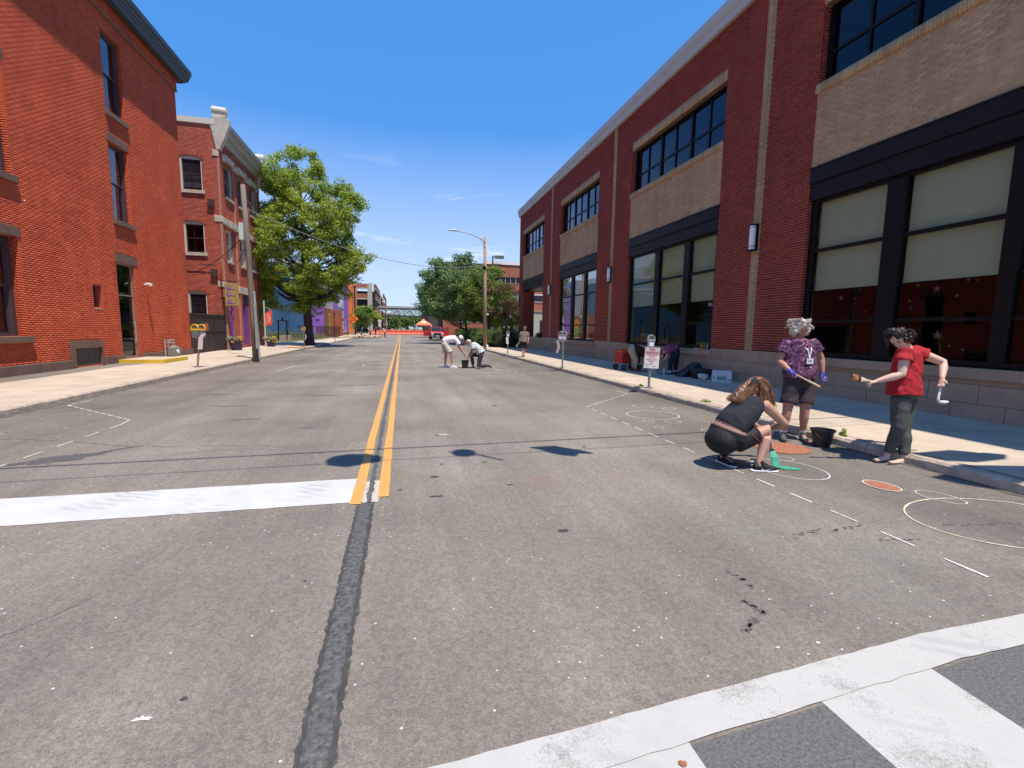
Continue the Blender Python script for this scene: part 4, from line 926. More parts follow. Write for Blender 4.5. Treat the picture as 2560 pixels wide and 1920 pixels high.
for k, (a, b, c, d) in enumerate(EWs):
    fo = sash_window(b2, bo, 'x', LX, 1, a + .1, b - .1, c, d, lintel=False, glass=GLASS_L, frame=CREAM if k > 2 else M('grey_sash', (.2, .19, .17), .6), depth=.24, stone=TSTONE, lo=.14)
    g = MB(bo); g.box(LX - .24, LX - .1, a + .002, a + .1, c, d); g.build('window_casing', CREAM, b2)
    g = MB(bo); g.box(LX - .24, LX - .1, b - .1, b - .002, c, d); g.build('window_casing', CREAM, b2)
# brick pilasters of the east face
for (a, b) in ((31.25, 31.75), (33.72, 34.12), (36.22, 36.62), (38.45, 39.0)):
    w = MB(bo); w.box(LX - .01, LX + .11, a, b, .15, 12.2); w.build('pilaster', MORTAR_2, b2)
    brick_field(b2, bo, 'x', LX + .117, 1, a, b, .2, 12.2, [], B2, jit=.002, depth=.02, joined='pilaster_brickwork')
# stone bands following the window heads, rough lintel band of the second floor
rr = random.Random(5)
for i, (a, b, z) in enumerate([(31.75, 32.2, 11.3), (32.15, 33.8, 11.45), (33.65, 34.55, 11.3), (34.45, 36.2, 11.45), (36.1, 36.95, 11.3), (36.9, 38.45, 11.45), (38.35, 39.0, 11.3)]):
    g = MB(bo); g.box(LX, LX + .15, a, b, z - .08, z + .26); g.build('stone_band', TSTONE, b2, bevel=.01)
for i in range(7):
    a = 31.3 + i * 1.1; g = MB(bo); g.box(LX - .02, LX + .14 + rr.uniform(0, .05), a, a + 1.08, 7.5 + rr.uniform(-.03, .03), 7.86 + rr.uniform(-.03, .05)); g.build('rough_stone', TSTONE, b2, bevel=.03)
for (x0, x1, z0, z1) in ((-10.42, -10.1, 11.25, 11.6), (-10.5, -10.05, 7.6, 7.95), (-10.5, -10.05, 3.85, 4.2)):
    g = MB(bo); g.box(x0, x1, SY - .04, SY + .1, z0, z1); g.build('corner_stone', TSTONE, b2, bevel=.02)
g = MB(bo); g.box(LX - .02, LX + .13, 33.6, 36.0, 3.66, 4.1); g.build('door_lintel', TSTONE, b2, bevel=.02)
g = MB(bo); g.box(LX - .02, LX + .13, 31.6, 33.1, 3.7, 4.1); g.build('door_lintel', TSTONE, b2, bevel=.02)
# cornice with end brackets and scroll finials
pf = [(LX, 12.25), (LX + .12, 12.28), (LX + .2, 12.5), (LX + .42, 12.62), (LX + .5, 12.8), (LX + .66, 12.9), (LX + .70, 13.12), (LX, 13.3)]
w = MB(bo); w.prism(pf, 'y', SY + .3, EY1 - .3); w.build('cornice', GREYC, b2)
for (a, b) in ((SY - .06, SY + .3), (EY1 - .3, EY1 + .06)):
    w = MB(bo); w.prism([(LX - .05, 13.45), (LX + .75, 13.3), (LX + .74, 12.95), (LX + .5, 12.3), (LX + .22, 11.75), (LX + .2, 11.62), (LX, 11.6), (LX - .25, 12.9)], 'y', a, b); w.build('end_bracket', TSTONE, b2, bevel=.03)
    c_ = (a + b) / 2
    w = MB(bo); w.box(LX - .12, LX + .56, a + .02, b - .02, 13.4, 13.62); w.build('finial_block', CREAM, b2)
    w = MB(bo); w.tube([(LX - .14, c_, 13.78), (LX + .6, c_, 13.74)], .22, 16); w.tube([(LX + .59, c_, 13.74), (LX + .64, c_, 13.74)], .10, 12); w.build('scroll_finial', CREAM, b2, bevel=.02)
# shop front on the ground floor
g = MB(bo); a, b, c, d = SH[0]; g.box(LX - .2, LX - .06, a + .002, b - .002, c, d - .002); g.build('purple_panel', PURP, b2)
g = MB(bo); g.tube([(LX - .03, 32.3, .35), (LX - .03, 32.3, 2.5)], .09, 12); g.box(LX - .06, LX + .06, 31.95, 32.6, 2.5, 2.66); g.ball((LX, 32.28, 2.78), (.1, .22, .15)); g.build('purple_column', PURP, b2)
g = MB(bo); g.box(LX - .3, LX - .26, 33.95, 35.0, .3, 3.5); g.build('shop_door', M('dark_shop_glass', (.03, .028, .022), .15, var=.6, scale=6), b2)
g = MB(bo); g.box(LX - .25, LX + .02, 34.98, 35.4, .3, 2.9); g.build('purple_post', PURP, b2); g = MB(bo); g.box(LX - .25, LX + .03, 33.92, 35.5, 3.0, 3.6); g.build('transom', M('dark_plum', (.05, .03, .06), .6), b2)
g = MB(bo); g.box(LX - .3, LX - .26, 36.61, 38.19, .5, 2.99); g.build('shop_window', M('dark_shop_glass2', (.03, .03, .03), .1), b2)
for (x, z) in ((-10.62, 8.65), (-10.66, 4.66)):
    o_ = (x, SY, z); r = empty('vent_box', o_, 'small dark metal vent box on the rose brick wall ' + ('between the upper windows' if z > 6 else 'above the lowest arched window'), 'vent', 'metal vent boxes on the rose brick wall')
    g = MB(o_); g.box(x - .16, x + .16, SY - .1, SY - .014, z - .2, z + .2); g.build('box', M('dark_brown_metal', (.06, .035, .03), .6), r); g = MB(o_); g.box(x - .19, x + .19, SY - .14, SY - .014, z - .235, z - .2); g.build('flange', M('dark_brown_metal', (.06, .035, .03), .6), r)
# hanging sign with purple flowers
o_ = (LX + .1, 30.95, 4.1); GOLD = M('gold_sign', (0.42, 0.26, 0.06), .6, var=.2, scale=6)
sg = empty('hanging_sign', o_, 'gold hanging sign with three purple flowers on the corner of the rose brick building', 'sign')
g = MB(o_); g.box(LX + .14, LX + .86, 30.93, 30.97, 2.72, 4.08); g.build('board', GOLD, sg)
g = MB(o_); g.box(LX + .18, LX + .82, 30.91, 30.928, 2.76, 4.04); g.build('panel', M('sign_face', (.36, .24, .09), .6, var=.2), sg)
for k, z in enumerate((3.78, 3.4, 2.98)):
    g = MB(o_); cx = LX + .36
    for p in range(6):
        t = p * math.pi / 3; g.prism([(cx + .05 * math.cos(t) + .06 * math.cos(t + q), z + .05 * math.sin(t) + .06 * math.sin(t + q)) for q in [i * math.pi / 4 for i in range(8)]], 'y', 30.901 - p * .0008, 30.909 - p * .0008)
    g.build('flower', PURP, sg); g = MB(o_); g.ball((cx, 30.895, z), (.03, .01, .03)); g.build('flower_centre', OPAL, sg)
    g = MB(o_); g.tube([(cx + .08, 30.905, z - .04), (cx + .22, 30.905, z - .08), (cx + .36, 30.905, z - .04)], .008, 5); g.build('script_line', PURP, sg)
g = MB(o_); g.tube([(LX - .05, 30.95, 4.18), (LX + .9, 30.95, 4.18)], .02, 6); g.tube([(LX + .3, 30.95, 4.18), (LX + .3, 30.95, 4.06)], .01, 6); g.tube([(LX + .7, 30.95, 4.18), (LX + .7, 30.95, 4.06)], .01, 6); g.build('bracket', BRONZE2, sg)
# ================================================================== BEYOND: lot with the blue wall, purple trimmed building, garage, bridge
BLUEW = M('blue_mural_paint', (0.04, 0.115, 0.22), .85, var=.35, scale=.25, stretch=(1, 1, .6))
BLUEL = M('light_blue_mural_paint', (0.09, 0.30, 0.48), .85, var=.3, scale=.4)
WHT = M('white_paint_plain', (0.7, 0.7, 0.68), .6, var=.04)
o_ = (-14, 64, 0)
bl = empty('blue_building', o_, 'long windowless building with a blue painted mural wall behind the big tree', 'building')
g = MB(o_); g.box(-34, -12.0, 64, 84, 0, 9.6); g.build('wall', BLUEW, bl)
g = MB(o_); g.prism([(-34, 9.6), (-12, 9.6), (-12, 10.6), (-16, 11.6), (-34, 11.8)], 'y', 66, 84); g.build('roof', M('pale_metal_roof', (.42, .5, .58), .5), bl)
g = MB(o_); g.prism([(-34, 6.4), (-26, 7.2), (-19, 6.6), (-12.01, 7.6), (-12.01, 9.3), (-34, 9.3)], 'y', 63.975, 63.999); g.build('mural_band', BLUEL, bl)
g = MB(o_); g.tube([(-17.3, 63.9, 7.9), (-12.6, 63.9, 7.55)], .05, 6); g.build('mural_stripe', WHT, bl)
for k in range(9):
    g = MB(o_); x = -33 + k * 2.4; g.box(x, x + .04, 63.97, 63.999, .1, 6.3); g.build('panel_joint', M('joint_blue', (.02, .07, .16), .9), bl)
g = MB(o_); g.box(-34, -12, 63.96, 64, 9.45, 9.62); g.build('eave', WHT, bl)
PURW = M('purple_mural_paint', (0.26, 0.11, 0.42), .8, var=.2, scale=.6); BRK3 = brick_mat('far_brick', [(.27, .085, .055), (.32, .10, .065)], .15, .3)
o_ = (-10.5, 66, 0)
pb = empty('school_building', o_, 'low brick building with purple mural corner and tall purple window fins along the street', 'building')
g = MB(o_); g.box(-12.0, -9.95, 66, 66.3, 0, 4.6); g.build('purple_mural', PURW, pb)
MUR = M('dark_mural_paint', (.05, .03, .07), .9)
for k, (x, z, s) in enumerate([(-11.2, 3.0, .35), (-10.7, 2.5, .3), (-10.3, 3.4, .28), (-11.6, 2.2, .3), (-10.95, 3.7, .22)]):
    g = MB(o_); P = [(x + s * q * math.cos(t), z + s * q * .6 * math.sin(t)) for t, q in [(i * math.pi / 5 + k, (1 if i % 2 else .35)) for i in range(10)]]; g.prism(P, 'y', 65.97, 65.999); g.build('leaf_silhouette', MUR, pb)
g = MB(o_); g.box(-9.95, -8.6, 66.01, 100, 0, 4.15) if False else g.box(-22, -10.55, 66.31, 100, 0, 4.3); g.build('brick_block', BRK3, pb)
g = MB(o_); g.box(-9.949, -8.3, 66.0, 66.3, 0, 4.0) if False else g.box(-9.95, -8.35, 72.0, 72.4, 0, 4.05); g.build('brick_wing', BRK3, pb)
g = MB(o_); g.box(-20, -10.6, 80, 104, 4.31, 10.6); g.build('upper_block', M('lilac_grey_cladding', (.30, .30, .36), .6, var=.1), pb)
g = MB(o_); g.box(-10.55, -10.30, 81.0, 84.0, .3, 10.2); g.build('purple_fin', PURW, pb)
g = MB(o_); g.box(-10.55, -10.30, 93.6, 99.5, .3, 10.6); g.build('purple_fin', PURW, pb)
g = MB(o_); g.prism([(74.5, .5), (80.5, .5), (80.5, 3.6), (78, 4.1), (74.5, 3.4)], 'x', -10.54, -10.42); g.build('green_mural', M('green_mural_paint', (.20, .36, .05), .8, var=.5, scale=.7), pb)
for z in (1.2, 3.1, 5.0, 6.9):
    g = MB(o_); g.box(-10.55, -10.40, 85.5, 92.5, z, z + 1.5); g.build('window_strip', M('pale_window', (.55, .6, .66), .2, var=.3, scale=.4), pb)
ORG = M('orange_cladding', (0.72, 0.20, 0.05), .6, var=.06)
g = MB(o_); g.prism([(99.7, .4), (108.5, .4), (112.5, 11.6), (99.7, 10.9)], 'x', -11.4, -9.6); g.build('orange_fin', ORG, pb)
g = MB(o_); g.box(-11.4, -9.9, 99.8, 99.999, 1, 4.2); g.build('brick_panel', BRK3, pb)
g = MB(o_); g.box(-11.3, -9.9, 79.0, 96, .05, .75); g.build('garden_wall', BRK3, pb); g = MB(o_); g.box(-11.35, -9.85, 78.95, 96.05, .752, .83); g.build('wall_coping', TSTONE, pb)
# iron and board fence by the lot
o_ = (-10.7, 62, .1); fe = empty('metal_fence', o_, 'dark brown metal fence with thin upright bars beyond the big tree', 'fence')
g = MB(o_); g.box(-12.4, -10.5, 62, 62.04, 1.58, 1.64); g.build('rail', BRONZE2, fe); g = MB(o_); g.box(-12.4, -10.5, 62, 62.04, .25, .31); g.build('rail', BRONZE2, fe)
for k in range(16):
    g = MB(o_); x = -12.4 + k * .125; g.box(x, x + .025, 62.005, 62.03, .12, 1.75); g.build('bar', BRONZE2, fe)
DKB = M('dark_fence_board', (.05, .022, .016), .8, var=.2)
o_ = (-9.8, 64, .1); fe = empty('board_fence', o_, 'dark brown slatted board fence beside the metal fence', 'fence')
for k in range(15):
    g = MB(o_); x = -10.4 + k * .155; g.box(x, x + .135, 63 + k * .32, 63.03 + k * .32, .1, 1.72); g.build('slat', DKB, fe)
# well-like black frame on a stone box
o_ = (-11.6, 51.4, .15); r = empty('well_frame', o_, 'black bent metal frame standing on a concrete box in front of the blue wall', 'sculpture')
g = MB(o_); g.tube([(-12.05, 51.2, .2), (-12.02, 51.2, 1.2), (-11.98, 51.2, 2.1)], .07, 8); g.build('frame_post', BRONZE2, r); g = MB(o_); g.tube([(-11.2, 51.2, .7), (-11.25, 51.2, 1.4), (-11.2, 51.2, 2.1)], .07, 8); g.build('frame_post', BRONZE2, r)
g = MB(o_); g.tube([(-12.15, 51.2, 2.15), (-11.05, 51.2, 2.15)], .05, 8); g.tube([(-11.6, 51.2, 2.15), (-11.6, 51.2, 2.5)], .07, 8); g.build('crossbar', BRONZE2, r)
g = MB(o_); g.box(-12.15, -11.0, 51.3, 52.2, .16, .66); g.build('stone_box', STONE_R, r)
# parking garage
CONG = M('garage_concrete', (.45, .40, .34), .85, var=.08); GBRK = brick_mat('garage_brick', [(.33, .11, .075), (.37, .13, .085)], .1, .2); GDK = M('garage_dark', (.02, .02, .022), .8)
o_ = (-12, 150, 0); gr = empty('parking_garage', o_, 'four level brick and concrete parking garage beyond the orange fin', 'building')
g = MB(o_); g.box(-40, -7.6, 150.6, 215, 0, 12.6); g.build('dark_core', GDK, gr)
for lv, z in enumerate((2.6, 6.4, 10.1, 13.2)):
    h = 1.9 if lv < 3 else 1.75
    g = MB(o_); g.box(-40, -9.85, 150, 150.5, z + .35, z + .35 + h * .72); g.build('parapet', GBRK, gr); g = MB(o_); g.box(-40, -9.85, 149.9, 150.58, z, z + .345); g.build('floor_edge', CONG, gr)
    g = MB(o_); g.box(-8.1, -7.4, 151, 180, z + .35, z + .35 + h * .72); g.build('parapet', GBRK, gr); g = MB(o_); g.box(-8.2, -7.3, 151, 214, z, z + .345); g.build('floor_edge', CONG, gr)
    g = MB(o_); g.box(-6.6, -6.2, 182, 214, z - .3, z - .3 + h * .72); g.build('parapet', GBRK, gr)
for (x0, x1, y0, y1) in ((-9.84, -8.5, 149.8, 151), (-8.2, -7.25, 180.2, 181.6), (-20, -19, 149.8, 150.7), (-6.8, -6.1, 214, 215)):
    g = MB(o_); g.box(x0, x1, y0, y1, 0, 15.0 if y0 < 160 else 13); g.build('column', CONG, gr)
# glazed footbridge
STEEL = M('dark_bridge_steel', (.075, .08, .085), .6); BGL = M('bridge_glass', (.42, .58, .60), .12, var=.3, scale=.15, spec=.6)
o_ = (0, 165, 5.4); br = empty('footbridge', o_, 'glazed steel footbridge crossing high over the far end of the street', 'bridge')
g = MB(o_); g.box(-9.2, 22, 164, 167, 5.25, 5.85); g.build('deck', STEEL, br); g = MB(o_); g.box(-9.2, 22, 164, 167, 8.0, 8.35); g.build('top_chord', STEEL, br); g = MB(o_); g.box(-9.2, 22, 164.2, 166.8, 8.36, 8.75); g.build('roof', M('pale_bridge_roof', (.5, .5, .5), .6), br)
g = MB(o_); g.box(-9.2, 22, 163.9, 164.0, 8.78, 8.88); g.build('parapet_rail', STEEL, br)
for k in range(16):
    x = -9.1 + k * 2.0; g = MB(o_); g.box(x, x + .14, 163.95, 164.05, 5.85, 8.0); g.build('post', STEEL, br)
    g = MB(o_); g.tube([(x + .1, 164.0, 6.0), (x + 1.9, 164.0, 7.9)] if k % 2 else [(x + .1, 164.0, 7.9), (x + 1.9, 164.0, 6.0)], .07, 6); g.build('diagonal', M('white_steel', (.6, .6, .6), .5), br)
    g = MB(o_); g.box(x + .16, x + 1.98, 164.12, 164.16, 6.3 if k > 2 else 7.2, 7.95); g.build('pane', BGL, br)
for (x, y) in ((-9.0, 165), (-8.2, 165)):
    g = MB(o_); g.tube([(x, y, 0), (x, y, 5.25)], .2, 8); g.build('bridge_column', CONG, br)
g = MB(o_); g.box(-10.4, -9.6, 164, 166, 0, 8.9); g.build('bridge_pier', CONG, br)
# right-hand far brick building with ribbon windows
o_ = (25, 120, 0); fb = empty('office_building', o_, 'wide four storey red brick office building with ribbon windows behind the trees', 'building')
FBR = brick_mat('office_brick', [(.34, .115, .075), (.37, .13, .085)], .08, .15); DKW = M('dark_ribbon_window', (.015, .018, .022), .2)
g = MB(o_); w_ = [(14, 60, 13.55, 15.1), (14, 60, 8.2, 9.75), (14, 60, 3.4, 4.9)]; wall_boxes(g, 'y', 120, 121, 10.3, 60, 0, 18.0, w_); g.build('wall', FBR, fb)
for (a, b, c, d) in w_:
    g = MB(o_); g.box(a, b, 120.5, 120.6, c, d); g.build('window', DKW, fb)
    for k in range(19):
        g = MB(o_); x = a + 1.2 + k * 1.4; g.box(x, x + .16, 120.2, 120.49, c, d); g.build('mullion', CONG, fb)
    g = MB(o_); g.box(a, b, 119.9, 120, c - .12, c - .02); g.build('sill', CONG, fb)
g = MB(o_); g.box(10, 60, 119.85, 121.1, 18.0, 18.2); g.build('coping', BRONZE2, fb); g = MB(o_); g.box(10.3, 60, 121.1, 160, 0, 17.9); g.build('main_block', FBR, fb)
g = MB(o_); g.box(6.9, 10.2, 122, 160, 0, 13.4); g.build('dark_wing', M('dark_wing_wall', (.06, .06, .065), .7), fb)
g = MB(o_); g.box(22, 60, 124, 140, 18.2, 19.6); g.build('roof_plant', WHT, fb)
o_ = (23.7, 123, 18.2); r = empty('roof_lamp', o_, 'square headed lamp post on the office building roof', 'lamp')
g = MB(o_); g.box(23.5, 23.8, 122.9, 123.2, 18.2, 20.8); g.build('post', BRONZE2, r); g = MB(o_); g.box(24.2, 26.6, 122.7, 123.4, 20.1, 20.9); g.box(23.8, 24.2, 122.95, 123.15, 20.4, 20.6); g.build('lamp_head', M('grey_lamp', (.12, .13, .12), .5), r)
# white ribbed garage and beige building right
o_ = (15.3, 65, 0); r = empty('shed', o_, 'white ribbed metal shed behind the hedge', 'shed')
g = MB(o_); g.box(14.2, 19.5, 65, 72, .0, 3.05); g.build('wall', WHT, r)
for k in range(14):
    g = MB(o_); x = 14.3 + k * .36; g.box(x, x + .07, 64.94, 65, .1, 2.95); g.build('rib', M('rib_grey', (.36, .36, .36), .6), r)
g = MB(o_); g.box(14.1, 19.6, 64.9, 65.0, 3.06, 3.3); g.build('eave', WHT, r); g = MB(o_); g.add([(14.1, 64.9, 3.31), (19.6, 64.9, 3.31), (19.6, 69, 4.6), (14.1, 69, 4.0)], [(0, 1, 2, 3)]); g.build('roof', M('shed_roof', (.42, .42, .42), .5), r)
g = MB(o_); g.box(15.1, 16.0, 64.9, 64.938, 1.75, 2.15); g.build('vent', GDK, r)
o_ = (13, 62, 0); r = empty('shed', o_, 'dark grey shed end wall beside the white ribbed shed', 'shed'); g = MB(o_); g.box(12.4, 14.0, 66, 72, 0, 3.0); g.build('wall', M('slate_grey_wall', (.10, .12, .13), .8), r)
g = MB(o_); g.box(12.3, 14.05, 65.9, 66, 3.0, 3.12); g.build('eave', STONE_R, r)
o_ = (19, 60, 0); r = empty('beige_building', o_, 'beige single storey building seen through the corner porch', 'building'); BEI = M('beige_render', (.46, .43, .34), .9)
g = MB(o_); g.box(15.5, 26, 60, 75, 0, 4.0); g.build('wall', BEI, r); g = MB(o_); g.box(18.0, 19.0, 59.96, 60, .6, 2.9); g.build('door', GDK, r); g = MB(o_); g.box(15.4, 26.1, 59.9, 60, 4.0, 4.2); g.build('eave', STONE_R, r)
o_ = (18, 75, 0); r = empty('brick_house', o_, 'red brick block with a white window seen through the porch above the beige wall', 'building')
g = MB(o_); g.box(20.5, 40, 76, 90, 0, 8.6); g.build('wall', FBR, r); g = MB(o_); g.box(21.4, 24.4, 75.9, 76, 6.2, 7.5); g.build('window', WHT, r); g = MB(o_); g.box(21.7, 23.2, 75.85, 75.9, 6.35, 7.35); g.build('pane', DKW, r)

# ------------------------------------------------------------------ barriers, tent, signs, truck
BAR = M('orange_barrier_plastic', (0.95, 0.13, 0.05), .5, var=.08, objr=.08)
def barrier(x, y, rz, label):
    r = empty('water_barrier', (x, y, 0), label, 'barrier', 'orange plastic barriers closing the road', rz=rz)
    g = MB(); g.prism([(-.3, .0), (.3, 0), (.3, .14), (.12, .5), (.1, 1.06), (-.1, 1.06), (-.12, .5), (-.3, .14)], 'x', -.95, .95); g.build('body', BAR, r)
    g = MB(); g.prism([(-.70, .62), (.70, .62), (.70, .9), (-.70, .9)], 'y', -.125, -.105); g.build('dark_panel', M('barrier_dark', (.5, .05, .02), .6), r)  # darker panel standing slightly proud of the body
    g = MB(); g.box(-.85, .85, -.33, -.19, .15, .42); g.build('foot', M('barrier_pale', (.9, .35, .25), .6), r)
words = ['leftmost', 'second from left', 'third from left', 'fourth from left', 'fifth from left', 'sixth from left', 'seventh from left', 'eighth from left', 'ninth from left', 'tenth from left', 'rightmost']
for k in range(11):
    barrier(-6.4 + k * 1.25 * 1.0, 116 + .12 * k, .08 * math.sin(k * 2.1), 'orange plastic road barrier, ' + words[k] + ' of the row closing the street')
    if k < 10:
        pass
o_ = (5.44, 119, 0); tn = empty('canopy_tent', o_, 'orange pop up canopy tent with a white emblem behind the barriers', 'tent'); TENT = M('orange_canopy', (0.85, .23, .10), .8)
g = MB(o_); cx, cy, e = 5.44, 119, 1.85
g.add([(cx - e, cy - e, 2.60), (cx + e, cy - e, 2.60), (cx + e, cy + e, 2.60), (cx - e, cy + e, 2.60), (cx - .55, cy - .55, 3.45), (cx + .55, cy - .55, 3.45), (cx + .55, cy + .55, 3.45), (cx - .55, cy + .55, 3.45), (cx, cy, 4.0)],
      [(0, 1, 5, 4), (1, 2, 6, 5), (2, 3, 7, 6), (3, 0, 4, 7), (4, 5, 8), (5, 6, 8), (6, 7, 8), (7, 4, 8)]); g.build('canopy', TENT, tn)
g = MB(o_); [g.box(*q) for q in ((cx - e, cx + e, cy - e - .02, cy - e, 2.28, 2.60), (cx - e - .02, cx - e, cy - e, cy + e, 2.28, 2.60), (cx + e, cx + e + .02, cy - e, cy + e, 2.28, 2.60))]; g.build('valance', TENT, tn)
for sx in (-1, 1):
    for sy in (-1, 1):
        g = MB(o_); g.box(cx + sx * e - .04, cx + sx * e + .04, cy + sy * e - .04, cy + sy * e + .04, 0, 2.60); g.build('leg', WHT, tn)
g = MB(o_); g.add([(cx - .42, cy - 1.40, 2.93), (cx + .42, cy - 1.40, 2.93), (cx + .42, cy - .82, 3.37), (cx - .42, cy - .82, 3.37)], [(0, 1, 2, 3)]); g.build('emblem', WHT, tn)
# diamond work sign
OSG = M('orange_sign', (0.95, .20, .02), .5, var=.03)
o_ = (-6.4, 68, .15); r = empty('work_sign', o_, 'orange diamond shaped road work sign on a thin post', 'sign')
g = MB(o_); s_ = .68; g.prism([(-6.4 - s_, 2.77), (-6.4, 2.77 - s_), (-6.4 + s_, 2.77), (-6.4, 2.77 + s_)], 'y', 67.97, 68); g.build('panel', OSG, r)
g = MB(o_); g.tube([(-6.4, 68.03, .15), (-6.4, 68.03, 3.0)], .03, 6); g.build('post', M('galvanised', (.42, .43, .42), .5, metal=.3), r)
for t_, z in (('ROAD', 3.0), ('WORK', 2.77), ('AHEAD', 2.54)): text_mesh('lettering', t_, .24, GDK, r, Vector((-6.4, 67.96, z)) - Vector(o_), (rad(90), 0, 0))
GALV = _mats['galvanised']
# back of a keyhole shaped sign, small plate
o_ = (-4.8, 112, 0); r = empty('road_sign', o_, 'grey back of a round and a narrow road sign on one post beyond the diggers', 'sign')
g = MB(o_); g.prism([(-4.8 + .42 * math.cos(t), 3.1 + .42 * math.sin(t)) for t in [i * math.pi / 9 for i in range(18)]], 'y', 112, 112.03); g.build('round_plate', M('pale_grey_sign', (.55, .55, .58), .5), r)
g = MB(o_); g.box(-5.07, -4.53, 112.031, 112.05, 1.75, 2.95); g.build('narrow_plate', _mats['pale_grey_sign'], r); g = MB(o_); g.box(-4.83, -4.77, 112.06, 112.12, 0, 3.4); g.build('post', BRONZE2, r)
# tall dark post with lamp, thin posts on the left kerb
o_ = (-9.05, 100, .15); r = empty('street_lamp', o_, 'tall dark brown lamp column in front of the orange fin', 'street lamp'); g = MB(o_); g.tube([(-9.05, 100, .15), (-9.05, 100, 9.6)], [.18, .1], 8); g.build('column', BRONZE2, r); g = MB(o_); g.box(-9.35, -8.75, 99.7, 100.3, 9.6, 9.8); g.build('lamp_head', BRONZE2, r)
for (x, y, h, lb_) in ((-6.25, 47.9, 3.1, 'thin dark sign post on the kerb beyond the big tree'), (-7.3, 66.5, 2.6, 'thin grey post on the pavement beyond the fence')):
    r = empty('sign_post', (x, y, .15), lb_, 'post'); g = MB(); g.box(-.025, .025, -.025, .025, 0, h - .15); g.build('post', BRONZE2 if y < 50 else GALV, r)
    g = MB(); g.box(-.02, .02, -.2, .2, h - .75, h - .2); g.build('plate', BRONZE2 if y < 50 else GALV, r)
# construction spoil and planks on the left
r3 = random.Random(4); SPO = M('spoil_earth', (.34, .24, .16), .95, var=.4, scale=3); PINE = M('pale_plank', (.55, .40, .24), .8, var=.2)
sp = MB((-6.5, 76, 0))
for k in range(70):
    x = r3.uniform(-9, -3.6); y = r3.uniform(70, 88); s = r3.uniform(.12, .4); sp.ball((x, y, s * .3 + .02), (s, s * 1.4, s * .6), 6, 4)
o = sp.build('spoil_heap', SPO); o.location = (-6.5, 76, 0); o['kind'] = 'stuff'
for k, (a, b) in enumerate([((-9.2, 66, .3), (-6.6, 72, .35)), ((-7.4, 70, .35), (-5.9, 76, .3)), ((-8.3, 67, .28), (-6.9, 69.5, .5)), ((-5.6, 74, .2), (-3.8, 80, .35))]):
    g = MB(a); g.tube([a, b], [(.25, .06)] * 2, 4, lat=(1, 0, 0)); o = g.build('loose_plank', PINE); o.location = a; tag(o, 'pale plank lying on the dug up earth, number of its row unclear' if False else ['long pale plank leaning over the pavement edge', 'pale plank lying in the middle of the dug earth', 'short pale plank near the diamond sign', 'far pale plank on the road edge'][k], 'plank', 'planks on the dug up earth')
def sawhorse(x, y, lb_):
    r = empty('trestle', (x, y, 0), lb_, 'trestle', 'wooden trestles by the works')
    for sx in (-.5, .5):
        for sy in (-.3, .3): g = MB(); g.tube([(sx, 0, .95), (sx + .1 * sx, sy, 0)], .04, 5); g.build('leg', PINE, r)
    g = MB(); g.box(-.7, .7, -.06, .06, .93, 1.03); g.build('beam', PINE, r)
sawhorse(-4.5, 84, 'pale timber trestle left of the stooping worker'); sawhorse(-3.6, 86, 'pale timber trestle nearest the road centre')
# red pickup truck facing the camera, doors open
REDP = M('red_car_paint', (0.48, 0.015, 0.022), .25, spec=.6, var=.05); BLK = M('black_rubber', (.015, .015, .015), .8); CHR = M('chrome', (.55, .55, .56), .2, metal=.9); CGL = M('car_glass', (.02, .025, .03), .08, spec=.6)
HL = M('headlight_lens', (.6, .6, .62), .15)
to = (5.05, 70.5, 0); tk = empty('pickup_truck', to, 'dark red pickup truck parked at the kerb with both front doors open', 'pickup truck')
g = MB(); g.prism([(-2.75, .45), (2.6, .45), (2.6, 1.02), (1.2, 1.12), (.95, 1.15), (-2.75, 1.12)][::-1], 'x', -.93, .93) if False else None
def pr(poly, a, b, name, mat, bev=.03): g = MB(); g.prism(poly, 'x', a, b); return g.build(name, mat, tk, bevel=bev)
pr([(-2.6, .45), (-2.68, .72), (-2.6, 1.05), (-1.2, 1.2), (2.8, 1.2), (2.8, .45)], -.92, .92, 'body', REDP, .05)
pr([(-1.15, 1.2), (-.45, 1.82), (.95, 1.86), (1.25, 1.2)], -.78, .78, 'cab', REDP, .05)
g = MB(); g.add([(-.72, -1.10, 1.26), (.72, -1.10, 1.26), (.66, -.5, 1.80), (-.66, -.5, 1.80)], [(0, 1, 2, 3)]); g.add([(-.72, -1.13, 1.25), (.72, -1.13, 1.25), (.66, -.53, 1.79), (-.66, -.53, 1.79)], [(0, 1, 2, 3)]); g.build('windscreen', CGL, tk)
g = MB(); g.box(-.86, .86, -2.80, -2.62, .42, .66); g.build('bumper', M('dark_bumper', (.07, .06, .06), .5), tk, bevel=.04)
g = MB(); g.box(-.5, .5, -2.72, -2.64, .72, .98); g.build('grille', BLK, tk); g = MB(); g.box(-.52, .52, -2.75, -2.70, .93, 1.0); g.build('grille_bar', CHR, tk)
g = MB(); g.box(-.16, .16, -2.83, -2.80, .48, .6); g.build('number_plate', WHT, tk)
